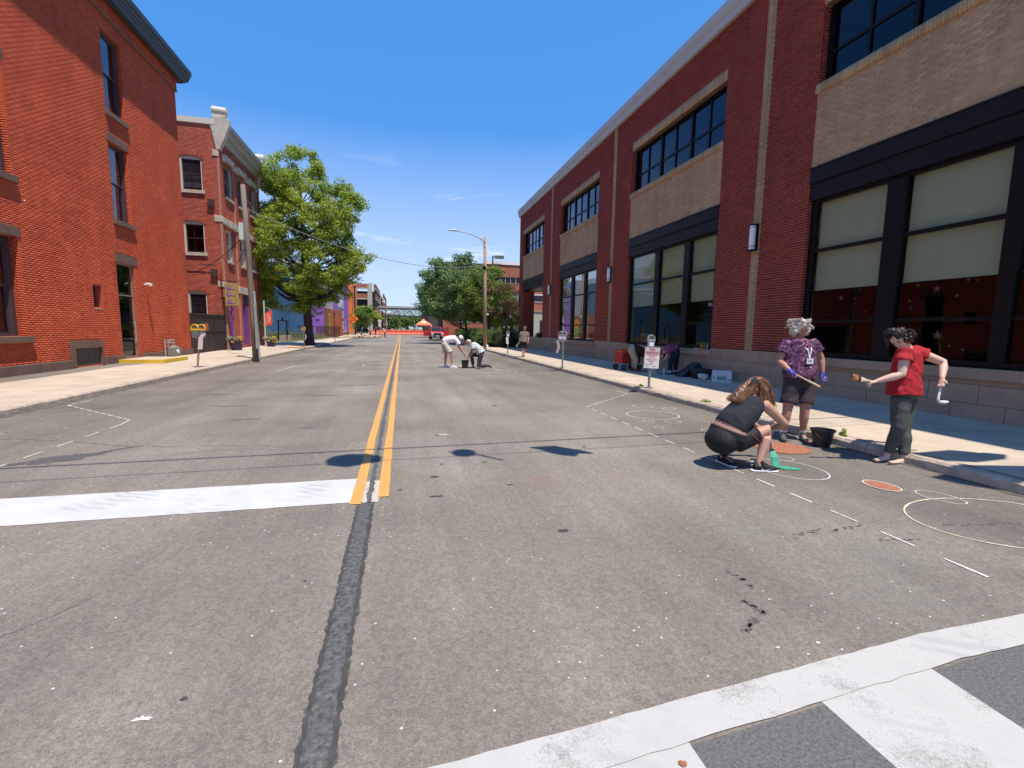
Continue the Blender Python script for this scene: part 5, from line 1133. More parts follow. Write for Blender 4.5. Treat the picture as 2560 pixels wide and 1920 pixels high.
for sx in (-1, 1):
    g = MB(); g.box(sx * .55, sx * .88, -2.72, -2.60, .72, .96); g.build('headlight', HL, tk, bevel=.03)
    g = MB(); g.box(sx * .62, sx * .84, -2.83, -2.79, .5, .6); g.build('fog_lamp', HL, tk)
    for y in (-1.75, 1.75):
        g = MB(); g.tube([(sx * .70, y, .37), (sx * .93, y, .37)], .37, 16); wh = g.build('wheel', BLK, tk); g = MB(); g.tube([(sx * .93, y, .37), (sx * .945, y, .37)], .2, 12); g.build('rim', CHR, wh)
    # open front door, hinged at the front edge and swung out
    ang = rad(62) * sx; ca, sa = math.cos(ang), math.sin(ang)
    def D(u, z, off=0): return (sx * .93 + sx * abs(sa) * u + 0 * off, -.95 + ca * u + off, z)
    g = MB(); P = [D(0, .5), D(1.05, .5), D(1.05, 1.15), D(0, 1.15)]; Q = [(x, y + .07, z) for x, y, z in P]; g.add(P + Q, [(0, 1, 2, 3), (7, 6, 5, 4), (0, 4, 5, 1), (1, 5, 6, 2), (2, 6, 7, 3), (3, 7, 4, 0)]); d_ = g.build('door', REDP, tk)
    g = MB(); g.tube([D(.02, 1.15, .03), D(.35, 1.8, .03), D(.95, 1.84, .03), D(1.04, 1.15, .03)], .045, 6); g.build('window_frame', REDP, d_)
    g = MB(); g.add([D(.1, 1.16, .03), D(1.0, 1.16, .03), D(.92, 1.8, .03), D(.36, 1.76, .03)], [(0, 1, 2, 3)]); g.build('window', glass_mat('car_side_glass', (.5, .55, .55), 1.5, 1.5), d_)
    g = MB(); g.box(sx * .97, sx * 1.12, -1.06, -1.0, 1.2, 1.4); g.build('mirror', BLK, d_)

# ------------------------------------------------------------------ utility poles, lamp, wires
WOOD = M('weathered_pole_wood', (0.18, 0.15, 0.125), .9, var=.3, scale=2.5, stretch=(6, 6, .4), bump=.5, bscale=30); WOODR = M('brown_pole_wood', (0.36, 0.245, 0.185), .9, var=.2, scale=2, stretch=(6, 6, .4), bump=.3)
o_ = (-6.32, 22.7, .15); lp = empty('utility_pole', o_, 'weathered grey wooden utility pole on the left kerb', 'utility pole')
g = MB(o_); g.tube([(-6.29, 22.7, .0), (-6.33, 22.7, 2), (-6.40, 22.7, 5), (-6.48, 22.7, 7.55)], [.135, .12, .105, .09], 12); g.build('pole', WOOD, lp, smooth=True)
g = MB(o_); g.tube([(-6.12, 22.62, .15), (-6.22, 22.62, 3.1)], .045, 8); g.build('conduit', GALV, lp); g = MB(o_); g.box(-6.215, -6.135, 22.48, 22.6, .6, 2.62); g.build('cable_guard', M('grey_plastic', (.3, .31, .31), .6), lp)
g = MB(o_); g.box(-6.66, -6.5, 22.5, 22.66, 5.25, 5.95); g.build('metal_box', M('pale_green_box', (.5, .58, .52), .5), lp)
o_ = (6.12, 34.7, .15); rp = empty('utility_pole', o_, 'tall brown wooden utility pole carrying the street lamp on the right', 'utility pole')
g = MB(o_); g.tube([(6.16, 34.7, 0), (6.12, 34.7, 4), (6.06, 34.7, 8.35)], [.145, .125, .10], 12); g.build('pole', WOODR, rp, smooth=True)
g = MB(o_); g.tube([(6.06, 34.6, 8.0), (5.4, 34.45, 8.28), (4.6, 34.3, 8.48), (3.9, 34.2, 8.55)], .035, 8); g.tube([(6.06, 34.6, 7.6), (5.7, 34.5, 8.1)], .02, 6); g.build('lamp_arm', GALV, rp)
g = MB(o_); g.tube([(4.0, 34.2, 8.56), (3.72, 34.17, 8.57), (3.3, 34.13, 8.53)], [(.05, .04), (.14, .08), (.05, .03)], 10, lat=(0, 1, 0)); g.build('lamp_head', M('lamp_head_grey', (.62, .64, .66), .4), rp, smooth=True)
g = MB(o_); g.ball((6.0, 34.5, 6.1), (.14, .14, .16)); g.tube([(5.95, 34.6, 6.4), (6.2, 34.6, 5.9)], .02, 5); g.build('splice_case', BRONZE2, rp)
g = MB(o_); g.ball((6.3, 34.55, 2.7), .07); g.box(6.2, 6.34, 34.45, 34.6, .2, .45); g.build('small_box', OPAL, rp)
WIRE = M('pale_cable', (.26, .28, .27), .6); WIREB = M('black_cable', (.02, .02, .02), .6)
def wire(a, b, sag, r, mat, lb_, n=18, name='cable', group='overhead cables'):
    a = Vector(a); b = Vector(b); P = [a.lerp(b, i / n) - Vector((0, 0, sag * 4 * (i / n) * (1 - i / n))) for i in range(n + 1)]
    g = MB(a); g.tube(P, r, 6); o = g.build(name, mat); o.location = a; return tag(o, lb_, 'cable', group)
wire((-6.45, 22.7, 6.6), (6.0, 34.6, 6.3), 1.0, .015, WIRE, 'thick grey cable sagging across the street between the two wooden poles')
wire((-6.45, 22.75, 7.1), (-9.4, 62, 6.2), .9, .012, WIRE, 'grey cable running from the left pole in front of the big tree')
wire((-6.4, 22.7, 6.3), (-6.9, 33.5, 5.6), .7, .018, WIREB, 'black cable looping past the rose brick building')
wire((-6.42, 22.7, 5.6), (-10.15, 26.2, 4.1), .35, .016, WIREB, 'black cable drooping from the left pole to the tall brick building')
wire((-6.42, 22.7, 5.2), (-10.15, 31.0, 5.7), .8, .016, WIREB, 'black cable from the left pole to the corner of the rose brick building')
wire((-10.35, 31.15, 4.6), (-10.18, 31.15, 2.2), -.1, .02, WIREB, 'black cable running down the rose brick wall beside the gate', 6)
wire((-12.3, 31.15, 5.0), (-10.45, 31.1, 5.1), -.02, .018, WIREB, 'black cable fixed along the rose brick wall under the middle window', 6)
# signal span wires of the crossing just behind the camera, with unseen signals shaped after their shadows on the road
SIGY = M('signal_housing', (.05, .05, .045), .5)
wire((-14, 3.9, 6.3), (13.5, 4.75, 6.6), .35, .022, WIREB, 'upper span wire of the traffic signals above the stop line', 24)
wire((-14, 3.4, 6.2), (13.5, 4.2, 6.5), .35, .010, WIREB, 'lower tether wire of the traffic signals above the stop line', 24)
for (x, y, lb_) in ((0.45, 3.92, 'left traffic signal hanging over the centre line'), (1.78, 4.02, 'middle traffic signal hanging sideways over the right lane'), (3.05, 3.9, 'right hanging lane sign over the right lane')):
    o_ = (x, y, 6.1); r = empty('traffic_signal', o_, lb_, 'traffic signal', 'signals hanging over the stop line')
    if 'left' in lb_ or 'right hanging' in lb_:
        k = -1 if 'left' in lb_ else 1
        Q = [(-.30, -.16), (-.08, -.27), (.02, -.22), (.28, -.12), (.30, .10), (.12, .24), (-.10, .28), (-.28, .20), (-.34, .04)] if k < 0 else [(-.36, .24), (.02, .26), (.36, -.10), (.40, -.22), (.20, -.16), (.10, -.30), (-.06, -.20), (-.18, -.06), (-.22, .06)]
        g = MB(o_); g.prism([(x + u, y + v) for u, v in Q], 'z', 5.94, 6.06); g.build('shadow_housing', SIGY, r)
    else:
        g = MB(o_); g.ball((x, y, 6.0), (.16, .19, .16)); g.build('shadow_housing', SIGY, r); g = MB(o_); g.tube([(x + .15, y - .1, 6.0), (x + .42, y - .42, 6.0)], .025, 6); g.build('tether_arm', SIGY, r)
    g = MB(o_); g.tube([(x, y, 6.1), (x, y + .05, 6.35)], .02, 6); g.build('hanger', SIGY, r)
for x, sd in ((-13.5, 'left'), (13.5, 'right')):
    o_ = (x, 4.2 if x > 0 else 3.7, .0) if x > 0 else (x, 3.7, 0)
o_ = (8.3, 0.9, .15); r = empty('shadow_mast', o_, 'added steel mast with flat shadow casting panels, unseen right of the camera', 'shadow mast')  # added out of view: flat panels cut to cast the pavement shadow
g = MB(o_); g.tube([(9.5, .3, .15), (9.5, .3, 5.4)], .09, 10); g.build('mast', GALV, r); g = MB(o_); g.tube([(9.5, .3, 5.2), (7.0, 2.3, 5.1)], .04, 8); g.build('arm', GALV, r)
g = MB(o_); g.prism([(6.94, 2.83), (7.01, 2.48), (7.30, 2.36), (7.83, 2.40), (8.1, 2.55), (7.68, 2.86)], 'z', 5.0, 5.05); g.build('shadow_panel', GALV, r); g = MB(o_); g.prism([(6.68, 2.38), (6.72, 2.10), (6.85, 1.75), (7.9, 1.7), (7.7, 2.15), (7.29, 2.26)], 'z', 4.9, 4.95); g.build('shadow_panel', GALV, r)
# ================================================================== TREES AND PLANTS
def leaf_mat(name, c0, c1, c2, trans=0.35):
    if name in _mats: return _mats[name]
    m = bpy.data.materials.new(name); m.use_nodes = True; nt = m.node_tree; N = nt.nodes; L = nt.links; N.clear()
    out = N.new('ShaderNodeOutputMaterial'); geo = N.new('ShaderNodeNewGeometry')
    n = N.new('ShaderNodeTexNoise'); n.inputs['Scale'].default_value = .55; n.inputs['Detail'].default_value = 3; L.new(geo.outputs['Position'], n.inputs['Vector'])
    a = N.new('ShaderNodeMath'); a.operation = 'MULTIPLY_ADD'; a.inputs[1].default_value = .55; L.new(geo.outputs['Random Per Island'], a.inputs[0])
    b_ = N.new('ShaderNodeMapRange'); b_.inputs[1].default_value = .3; b_.inputs[2].default_value = .7; b_.inputs[4].default_value = .5; L.new(n.outputs['Fac'], b_.inputs[0]); L.new(b_.outputs[0], a.inputs[2])
    r = N.new('ShaderNodeValToRGB'); e = r.color_ramp.elements; e[0].color = (*c0, 1); e[1].color = (*c2, 1); x = e.new(.5); x.color = (*c1, 1); L.new(a.outputs[0], r.inputs[0])
    d = N.new('ShaderNodeBsdfPrincipled'); d.inputs['Roughness'].default_value = .55; d.inputs['Specular IOR Level'].default_value = .35; L.new(r.outputs[0], d.inputs['Base Color'])
    t = N.new('ShaderNodeBsdfTranslucent'); L.new(r.outputs[0], t.inputs[0]); mx = N.new('ShaderNodeMixShader'); mx.inputs[0].default_value = trans
    L.new(d.outputs[0], mx.inputs[1]); L.new(t.outputs[0], mx.inputs[2]); L.new(mx.outputs[0], out.inputs[0]); _mats[name] = m; return m
LEAF1 = leaf_mat('bright_maple_leaves', (.14, .22, .03), (.30, .39, .05), (.48, .54, .08), .48)
LEAF2 = leaf_mat('locust_leaves', (.075, .13, .03), (.16, .24, .045), (.28, .36, .06), .42)
LEAF3 = leaf_mat('bluish_locust_leaves', (.085, .15, .06), (.17, .27, .10), (.29, .40, .14), .42)
LEAF4 = leaf_mat('brown_dry_leaves', (.09, .045, .025), (.16, .085, .05), (.13, .12, .045))
YEW = leaf_mat('yew_leaves', (.03, .06, .012), (.10, .16, .02), (.19, .26, .035), .15)
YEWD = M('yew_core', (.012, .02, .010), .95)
BARK = M('dark_bark', (.055, .042, .034), .95, var=.4, scale=6, stretch=(3, 3, .7), bump=.8, bscale=12); BARKL = M('pale_bark', (.16, .13, .10), .95, var=.3, scale=6, bump=.5)
def leaf_cloud(centers, radii, per, size, seed, off, flat=.75, up=.5, name='crown', mat=None, parent=None, aspect=.62):
    rs = np.random.RandomState(seed); C = np.repeat(np.array(centers), per, 0); Rr = np.repeat(np.array(radii), per)
    n = len(C); d = rs.normal(size=(n, 3)); d /= np.linalg.norm(d, axis=1)[:, None]; rad_ = rs.uniform(.25, 1, n) ** .6
    P = C + d * (Rr * rad_)[:, None] * np.array([1, 1, flat])
    nrm = d * .6 + rs.normal(size=(n, 3)) * .55 + np.array([0, 0, up]); nrm /= np.linalg.norm(nrm, axis=1)[:, None]
    t = np.cross(nrm, rs.normal(size=(n, 3))); t /= np.linalg.norm(t, axis=1)[:, None]; b = np.cross(nrm, t)
    s = size * rs.uniform(.6, 1.35, n)[:, None]; a = t * s; c = b * s * aspect
    bend = nrm * s * .22
    V4 = np.stack([P - a, P - c * 1.0 + bend, P + a, P + c + bend], 1).reshape(-1, 3) - np.array(off)
    f = np.arange(n * 4).reshape(-1, 4)
    me = bpy.data.meshes.new(name); me.vertices.add(n * 4); me.vertices.foreach_set('co', V4.astype(np.float32).ravel()); me.loops.add(n * 4); me.loops.foreach_set('vertex_index', f.astype(np.int32).ravel())
    me.polygons.add(n); me.polygons.foreach_set('loop_start', np.arange(0, n * 4, 4, dtype=np.int32)); me.materials.append(mat); me.update(calc_edges=True)
    o = bpy.data.objects.new(name, me); link(o, parent); return o
def in_poly(x, z, P):
    c = False; n = len(P)
    for i in range(n):
        x0, z0 = P[i]; x1, z1 = P[(i + 1) % n]
        if (z0 > z) != (z1 > z) and x < (x1 - x0) * (z - z0) / (z1 - z0) + x0: c = not c
    return c
def edge_d(x, z, P):
    m = 1e9; n = len(P)
    for i in range(n):
        ax, az_ = P[i]; bx, bz = P[(i + 1) % n]; dx, dz = bx - ax, bz - az_; t = max(0, min(1, ((x - ax) * dx + (z - az_) * dz) / (dx * dx + dz * dz + 1e-9))); m = min(m, math.hypot(x - ax - t * dx, z - az_ - t * dz))
    return m
def tree(name, label, group, base, poly, depth, ncl, per, lsize, crad, mat, bark, trunk, seed, limbs=26, cat='tree', gap=.0, top=None):
    r = random.Random(seed); root = empty(name, base, label, cat, group); Y = base[1]
    xs = [p[0] for p in poly]; zs = [p[1] for p in poly]; C = []; tries = 0
    from mathutils import noise as mn
    while len(C) < ncl and tries < ncl * 60:
        tries += 1; x = r.uniform(min(xs), max(xs)); z = r.uniform(min(zs), max(zs))
        if not in_poly(x, z, poly): continue
        e = edge_d(x, z, poly)
        if e < crad * .45 and r.random() < .7: continue
        ym = min(depth, 1.5 * e + .3); y = Y + r.uniform(-1, 1) * ym
        if mn.noise(Vector((x * .5, y * .5, z * .7 + seed))) < gap: continue
        C.append((x, y, z))
    R_ = [crad * r.uniform(.65, 1.2) for _ in C]
    leaf_cloud(C, R_, per, lsize, seed, base, mat=mat, parent=root)
    # trunk and limbs
    g = MB(base); g.tube([q[0] for q in trunk], [q[1] for q in trunk], 12); g.build('trunk', bark, root, smooth=True)
    g = MB(base); tp = [Vector(q[0]) for q in trunk]; tr = [q[1] for q in trunk]
    for k in range(limbs):
        c = Vector(r.choice(C))
        if c.z < 3.2 and base[2] > .12 and crad < .8: continue
        i = min(range(len(tp)), key=lambda j: (9 if tp[j].z < 1.9 and crad > .3 and len(tp) > 5 else 0) + abs(tp[j].z - (c.z - 1.0 - .3 * abs((c - tp[-1]).x)))); s = tp[i]; m = s.lerp(c, .5) + Vector((0, 0, -.1 * (c - s).length)); q = m.lerp(c, .5) + Vector((0, 0, .05))
        r0 = tr[i] * .42; g.tube([s, m, q, c], [r0, r0 * .6, r0 * .35, .015], 6)
    g.build('limbs', bark, root, smooth=True, kind='stuff')
    return root
P1 = [(-8.4, 15.25), (-7.55, 14.98), (-6.98, 14.92), (-6.17, 14.58), (-5.9, 13.77), (-5.5, 13.38), (-5.46, 12.72), (-4.64, 12.3), (-4.56, 12.8), (-4.01, 13.09), (-3.48, 12.52), (-3.49, 12.03), (-2.94, 11.82), (-2.83, 11.33),
      (-2.66, 10.85), (-2.67, 10.03), (-2.99, 9.5), (-3.19, 8.93), (-2.96, 8.37), (-2.59, 7.95), (-3.04, 7.41), (-1.97, 7.21), (-2.55, 6.67), (-2.64, 6.15), (-3.38, 5.38), (-3.78, 4.51), (-3.52, 4.17), (-4.13, 3.81), (-5.62, 3.31),
      (-5.85, 2.63), (-6.45, 2.39), (-6.91, 3.17), (-7.52, 2.25), (-7.99, 2.58), (-8.91, 3.12), (-9.86, 2.54), (-10.5, 3.08), (-10.4, 3.96), (-11.2, 5.25), (-11.8, 7.2), (-11.4, 9.07), (-10.33, 10.89), (-9.48, 10.78), (-9.18, 11.22), (-10.4, 12.14), (-10.6, 13.83), (-9.9, 14.34), (-9.22, 14.46), (-8.49, 14.3)]
tb = (-7.1, 39.8, .15)
tree('maple_tree', 'tall bright green spreading tree on the left pavement beyond the rose brick building', None, tb, P1, 3.7, 1000, 92, .080, .52, LEAF1, BARK,
     [((-7.1, 39.8, 0), .55), ((-7.12, 39.8, .35), .40), ((-7.15, 39.8, 1.2), .33), ((-7.2, 39.8, 3.5), .29), ((-7.25, 39.85, 6), .24), ((-7.3, 39.9, 8.5), .17), ((-7.35, 39.9, 11), .10), ((-7.5, 39.8, 13.5), .05)], 11, 60, gap=-.20)
T2 = [(3.1, 5.28), (1.95, 7.05), (2.05, 7.7), (2.89, 7.83), (3.27, 9.15), (4.31, 8.46), (5.26, 9.06), (5.45, 9.96), (6.03, 9.66), (6.03, 9.1), (7.0, 9.43), (7.29, 8.78), (8.0, 8.0), (8.0, 4), (7.4, 2.4), (5.46, 2.22), (3.82, 2.67), (2.2, 2.92), (1.75, 4.2), (2.9, 4.9), (1.3, 5.9), (1.5, 6.3)]
tree('locust_tree', 'feathery bluish green tree leaning over the kerb beyond the street lamp pole', 'trees behind the hedge on the right', (5.6, 50, .15), T2, 2.6, 260, 85, .10, .62, LEAF3, BARK,
     [((6.9, 50, 0), .16), ((6.85, 50, 1.5), .13), ((6.5, 50, 3.2), .11), ((5.6, 50, 5.5), .08), ((5.2, 50, 8), .04)], 21, 30, gap=-.1)
def shift(poly, dx, dz=0, sx=1, sz=1): cx = sum(p[0] for p in poly) / len(poly); return [((p[0] - cx) * sx + cx + dx, p[1] * sz + dz) for p in poly]
OV = [(-2.4, 2.3), (-3.0, 4.0), (-2.6, 5.8), (-1.7, 7.2), (-.4, 8.0), (.9, 7.6), (2.1, 6.8), (2.8, 5.2), (2.9, 3.8), (2.1, 2.5), (.6, 2.1), (-1.1, 2.2)]
def ov(cx, sx, sz, dz=0): return [(p[0] * sx + cx, p[1] * sz + dz) for p in OV]
tree('locust_tree', 'rounded mid green tree directly behind the lamp pole', 'trees behind the hedge on the right', (8.3, 46, .15), ov(8.3, .95, 1.0), 2.4, 210, 85, .10, .6, LEAF2, BARK,
     [((8.6, 46, 0), .13), ((8.55, 46, 1.8), .11), ((8.4, 46, 4), .07), ((8.2, 46, 6), .03)], 22, 24, gap=-.12)
tree('locust_tree', 'dark green tree filling the gap left of the lamp pole near the red truck', 'trees behind the hedge on the right', (7.6, 60, .15), ov(6.6, 1.25, .92, .9), 2.6, 200, 80, .12, .7, LEAF2, BARK,
     [((7.6, 60, 0), .15), ((7.5, 60, 2), .12), ((7.0, 60, 4.5), .08), ((6.8, 60, 7), .03)], 23, 24, gap=-.12)
tree('locust_tree', 'lighter green farther tree overhanging the kerb above the orange tent', 'trees behind the hedge on the right', (7.2, 84, .15), ov(6.4, 1.25, 1.05, 1.9), 3.0, 170, 80, .16, .95, LEAF3, BARK,
     [((7.2, 84, 0), .2), ((7.0, 84, 3), .15), ((6.6, 84, 7), .06)], 24, 20, gap=-.1)
tree('locust_tree', 'pale green tree behind the porch side of the hedge', 'trees behind the hedge on the right', (13.8, 62, .15), ov(13.8, 1.1, .82, .4), 2.4, 120, 80, .13, .7, LEAF2, BARK,
     [((13.8, 62, 0), .15), ((13.8, 62, 2), .12), ((13.8, 62, 4.5), .06)], 25, 16, gap=-.1)
tree('dry_tree', 'tree with brown dry leaves and a leaning forked trunk behind the hedge', None, (9.6, 43, .15), [(8.2, 2.9), (8.0, 4.0), (8.4, 5.2), (9.3, 6.1), (10.2, 5.8), (10.9, 5.0), (11.2, 3.8), (10.7, 2.9), (9.6, 2.7)], 1.3, 90, 46, .065, .42, LEAF4, BARKL,
     [((10.05, 43, 0), .11), ((9.9, 43, 1.2), .10), ((9.55, 43, 2.1), .085), ((9.2, 43, 3.0), .06), ((8.8, 43, 4.0), .03)], 26, 34, gap=-.1)
# small trees by the works and the far trees under the bridge
tree('small_tree', 'small green street tree beside the diamond sign', 'small street trees by the works', (-7.2, 92, .1), ov(-7.2, .75, .75, -.2), 1.6, 60, 70, .15, .7, LEAF2, BARK, [((-7.2, 92, 0), .1), ((-7.2, 92, 2), .08), ((-7.2, 92, 4), .03)], 27, 12)
tree('small_tree', 'small green street tree farther along in front of the garage', 'small street trees by the works', (-7.4, 118, .1), ov(-7.4, .95, .95, -.2), 1.8, 60, 70, .18, .8, LEAF1, BARK, [((-7.4, 118, 0), .1), ((-7.4, 118, 2), .08), ((-7.4, 118, 4), .03)], 28, 12)
for k, (x, y, s, lb_) in enumerate([(-5.5, 225, 1.2, 'dark tree far off under the left end of the footbridge'), (0, 245, 1.3, 'round dark tree far off in the middle under the footbridge'), (6, 230, 1.25, 'far off dark tree under the footbridge near the orange tent'), (12.5, 235, 1.4, 'far off tree hidden behind the tent and truck'),
                                   (-14, 240, 1.5, 'far off tree behind the parking garage columns'), (20, 250, 1.6, 'far off tree right of the street end')]):
    tree('far_tree', lb_, 'far trees at the end of the street', (x, y, 0), ov(x, 1.5 * s, 1.0 * s, -1.2), 3, 55, 60, .36, 1.6, LEAF2, BARK, [((x, y, 0), .25), ((x, y, 3), .2), ((x, y, 7), .08)], 30 + k, 8)
# yew hedge: each shrub a dark core with a leafy skin, bright on the tufts
def shrub(x, y, rx, ry, h, seed, lb_):
    base = (x, y, .15); root = empty('yew_shrub', base, lb_, 'shrub', 'clipped yew shrubs along the right pavement'); r = random.Random(seed)
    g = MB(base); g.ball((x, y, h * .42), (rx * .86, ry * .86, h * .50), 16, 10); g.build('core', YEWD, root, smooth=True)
    C = []; R_ = []
    for k in range(150):
        a = r.uniform(0, 2 * math.pi); ph = r.uniform(0, math.pi * .62); C.append((x + rx * math.sin(ph) ** .7 * math.cos(a), y + ry * math.sin(ph) ** .7 * math.sin(a), .25 + (h - .25) * (0.25 + .75 * max(0, math.cos(ph)) ** .6) * r.uniform(.85, 1.02))); R_.append(r.uniform(.12, .26))
    leaf_cloud(C, R_, 46, .035, seed, base, flat=.6, up=.9, mat=YEW, parent=root, name='foliage', aspect=.35)
for k, a in enumerate([(8.3, 37.8, 1.35, 1.3, 1.72), (7.4, 40.3, 1.1, 1.5, 1.5), (8.9, 41.2, 1.2, 1.5, 1.7), (7.5, 43.8, 1.1, 1.8, 1.65), (7.6, 47.4, 1.1, 1.9, 1.6), (7.6, 51.2, 1.1, 2.0, 1.7), (7.7, 55.3, 1.1, 2.1, 1.6), (7.7, 59.6, 1.1, 2.2, 1.7)]):
    shrub(*a, 40 + k, ['bright topped yew shrub right behind the walking man', 'low yew shrub behind the far parking meter', 'yew shrub against the porch, second in depth', 'yew shrub just beyond the lamp pole', 'yew shrub fifth from the pavement corner', 'yew shrub sixth along the kerb', 'yew shrub seventh along the kerb', 'farthest yew shrub near the red truck'][k])
shrub(11.2, 36.6, .6, .6, 1.35, 60, 'small green bush inside the corner porch')
# ivy on the far corner of the rose brick building
r = random.Random(9); C = []; 
for k in range(230):
    z = r.uniform(1.6, 9.5) ** 1.0; C.append((LX + .16 + r.uniform(0, .16), 38.75 + r.uniform(-.9, .5) * (1.15 - z / 12), z))
leaf_cloud(C, [.16] * len(C), 34, .05, 9, (LX, 38.8, .15), mat=LEAF1, name='ivy', parent=None).location = (LX, 38.8, .15)
tag(bpy.data.objects['ivy'], 'green ivy climbing the far corner of the rose brick building', 'ivy')
# tall weeds in front of the blue wall
C = []; r = random.Random(19)
for k in range(150): C.append((r.uniform(-16, -8.6), r.uniform(52.5, 60), .25 + abs(r.gauss(0, .35))))
o = leaf_cloud(C, [.42] * len(C), 50, .12, 5, (-12, 55, .15), flat=1.0, up=0.1, mat=leaf_mat('dry_weeds', (.08, .10, .03), (.16, .17, .06), (.26, .22, .10)), name='tall_weeds', aspect=.12); o.location = (-12, 55, .15); o['kind'] = 'stuff'
# small weeds in the kerb joint
def weed(x, y, s, seed, lb_):
    r = random.Random(seed); C = [(x + r.gauss(0, s * .4), y + r.gauss(0, s * .4), .16 + abs(r.gauss(0, s * .35))) for _ in range(9)]
    o = leaf_cloud(C, [s * .35] * 9, 16, .022, seed, (x, y, .15), mat=LEAF1, name='weed', up=.9, aspect=.4); o.location = (x, y, .15); tag(o, lb_, 'weed', 'weeds growing in the kerb joint')
weed(6.20, 5.3, .09, 1, 'green weed growing in the kerb joint just right of the black bucket'); weed(6.22, 8.45, .07, 2, 'green weed in the kerb joint behind the crouching woman'); weed(6.21, 11.2, .07, 3, 'green weed in the kerb joint beside the near parking meter')
# flower tubs
PLUM = M('plum_tub', (.055, .03, .075), .5); FY = leaf_mat('yellow_flowers', (.25, .22, .03), (.65, .45, .02), (.75, .6, .05), .2); FW = leaf_mat('white_flowers', (.07, .1, .04), (.35, .35, .25), (.7, .62, .5), .2)
for (x, y, s, lb_) in ((-9.5, 30.6, .42, 'plum coloured flower tub with yellow and cream flowers by the dark gate'), (-9.0, 36.2, .36, 'smaller plum coloured flower tub beside the orange flag')):
    base = (x, y, .15); root = empty('flower_tub', base, lb_, 'flower tub', 'flower tubs by the shop door')
    g = MB(base); g.lathe([(s * .62, .15), (s * .72, .3), (s * .9, .15 + s * 1.15), (s * 1.0, .15 + s * 1.2), (s * 1.0, .15 + s * 1.32), (s * .86, .15 + s * 1.32), (s * .8, .15 + s * 1.15)], x, y, 20); g.build('tub', PLUM, root)
    r = random.Random(3)
    leaf_cloud([(x - .12 + r.gauss(0, .16), y + r.gauss(0, .12), .15 + s * 1.45 + abs(r.gauss(0, .07))) for _ in range(24)], [.1] * 24, 40, .03, 2, base, mat=FW, parent=root, name='cream_flowers')
    leaf_cloud([(x + .2 + r.gauss(0, .13), y - .05 + r.gauss(0, .12), .15 + s * 1.25 + r.gauss(0, .1)) for _ in range(24)], [.1] * 24, 40, .03, 4, base, mat=FY, parent=root, name='yellow_flowers')

# ================================================================== PARKING METERS AND SMALL THINGS
MET = M('meter_grey', (.16, .17, .17), .45, metal=.3, var=.15); METL = M('meter_silver', (.42, .43, .42), .35, metal=.5); POSTG = M('meter_post', (.24, .26, .24), .5, metal=.3, var=.15)
MYEL = M('meter_yellow_hood', (.70, .42, .03), .4); SIGNW = M('sign_card', (.72, .68, .66), .6, var=.04); SIGNP = M('sign_card_pinkish', (.60, .50, .48), .6, var=.05); REDT = M('dark_red_print', (.30, .02, .03), .6); REDF = M('faded_red_print', (.62, .16, .15), .6); GRYT = M('grey_print', (.2, .18, .18), .6)
def meter_head(root, x, z, mat_top, body=MET, y=0.0, s=1.0):
    g = MB(); g.prism([(x - .075 * s, z), (x + .075 * s, z), (x + .088 * s, z + .20 * s), (x - .088 * s, z + .20 * s)], 'y', y - .055, y + .055); g.build('coin_box', body, root, bevel=.012)
    P = [(x + .10 * s * math.cos(t), z + .25 * s + .125 * s * math.sin(t)) for t in [math.pi * i / 12 for i in range(13)]]
    Q = [(x + .068 * s * math.cos(t), z + .27 * s + .08 * s * math.sin(t)) for t in [math.pi * (12 - i) / 12 for i in range(13)]]
    g = MB(); g.prism(P + Q, 'y', y - .06, y + .06); g.build('hood', mat_top, root, bevel=.006)
    g = MB(); g.prism([(x - .098 * s, z + .20 * s), (x + .098 * s, z + .20 * s), (x + .10 * s, z + .25 * s), (x - .10 * s, z + .25 * s)], 'y', y - .062, y + .062); g.build('collar', mat_top, root, bevel=.006)
    g = MB(); g.prism([(x + .066 * s * math.cos(t), z + .262 * s + .078 * s * math.sin(t)) for t in [math.pi * i / 10 for i in range(11)]], 'y', y - .03, y + .03); g.build('window', M('meter_face', (.22, .17, .12), .3), root)
    g = MB(); g.box(x - .055 * s, x + .055 * s, y - .060, y - .0555, z + .07 * s, z + .17 * s); g.build('rate_plate', OPAL if body is METL else MET, root)
def meter(loc, lb_, heads, hood, body, post_h, lean=0.0, s=1.0, rz=0.0):
    r = empty('parking_meter', loc, lb_, 'parking meter', 'parking meters along the kerbs', rz=rz)
    g = MB(); g.tube([(0, 0, 0), (lean, 0, post_h)], .033, 12); g.build('post', POSTG, r, smooth=False)
    g = MB(); g.lathe([(.0, 0), (.095, 0), (.095, .015), (.045, .03), (.04, .03)], n=16); g.build('base_plate', MET, r)
    if len(heads) > 1: g = MB(); g.tube([(lean + heads[0], 0, post_h + .08), (lean, 0, post_h), (lean + heads[1], 0, post_h + .08)], .03, 8); g.build('yoke', body, r)
    for k, h in enumerate(heads): meter_head(r, lean + h, post_h + (.05 if len(heads) > 1 else 0), hood, body, y=.0 if k == 0 else .03, s=s)
    return r
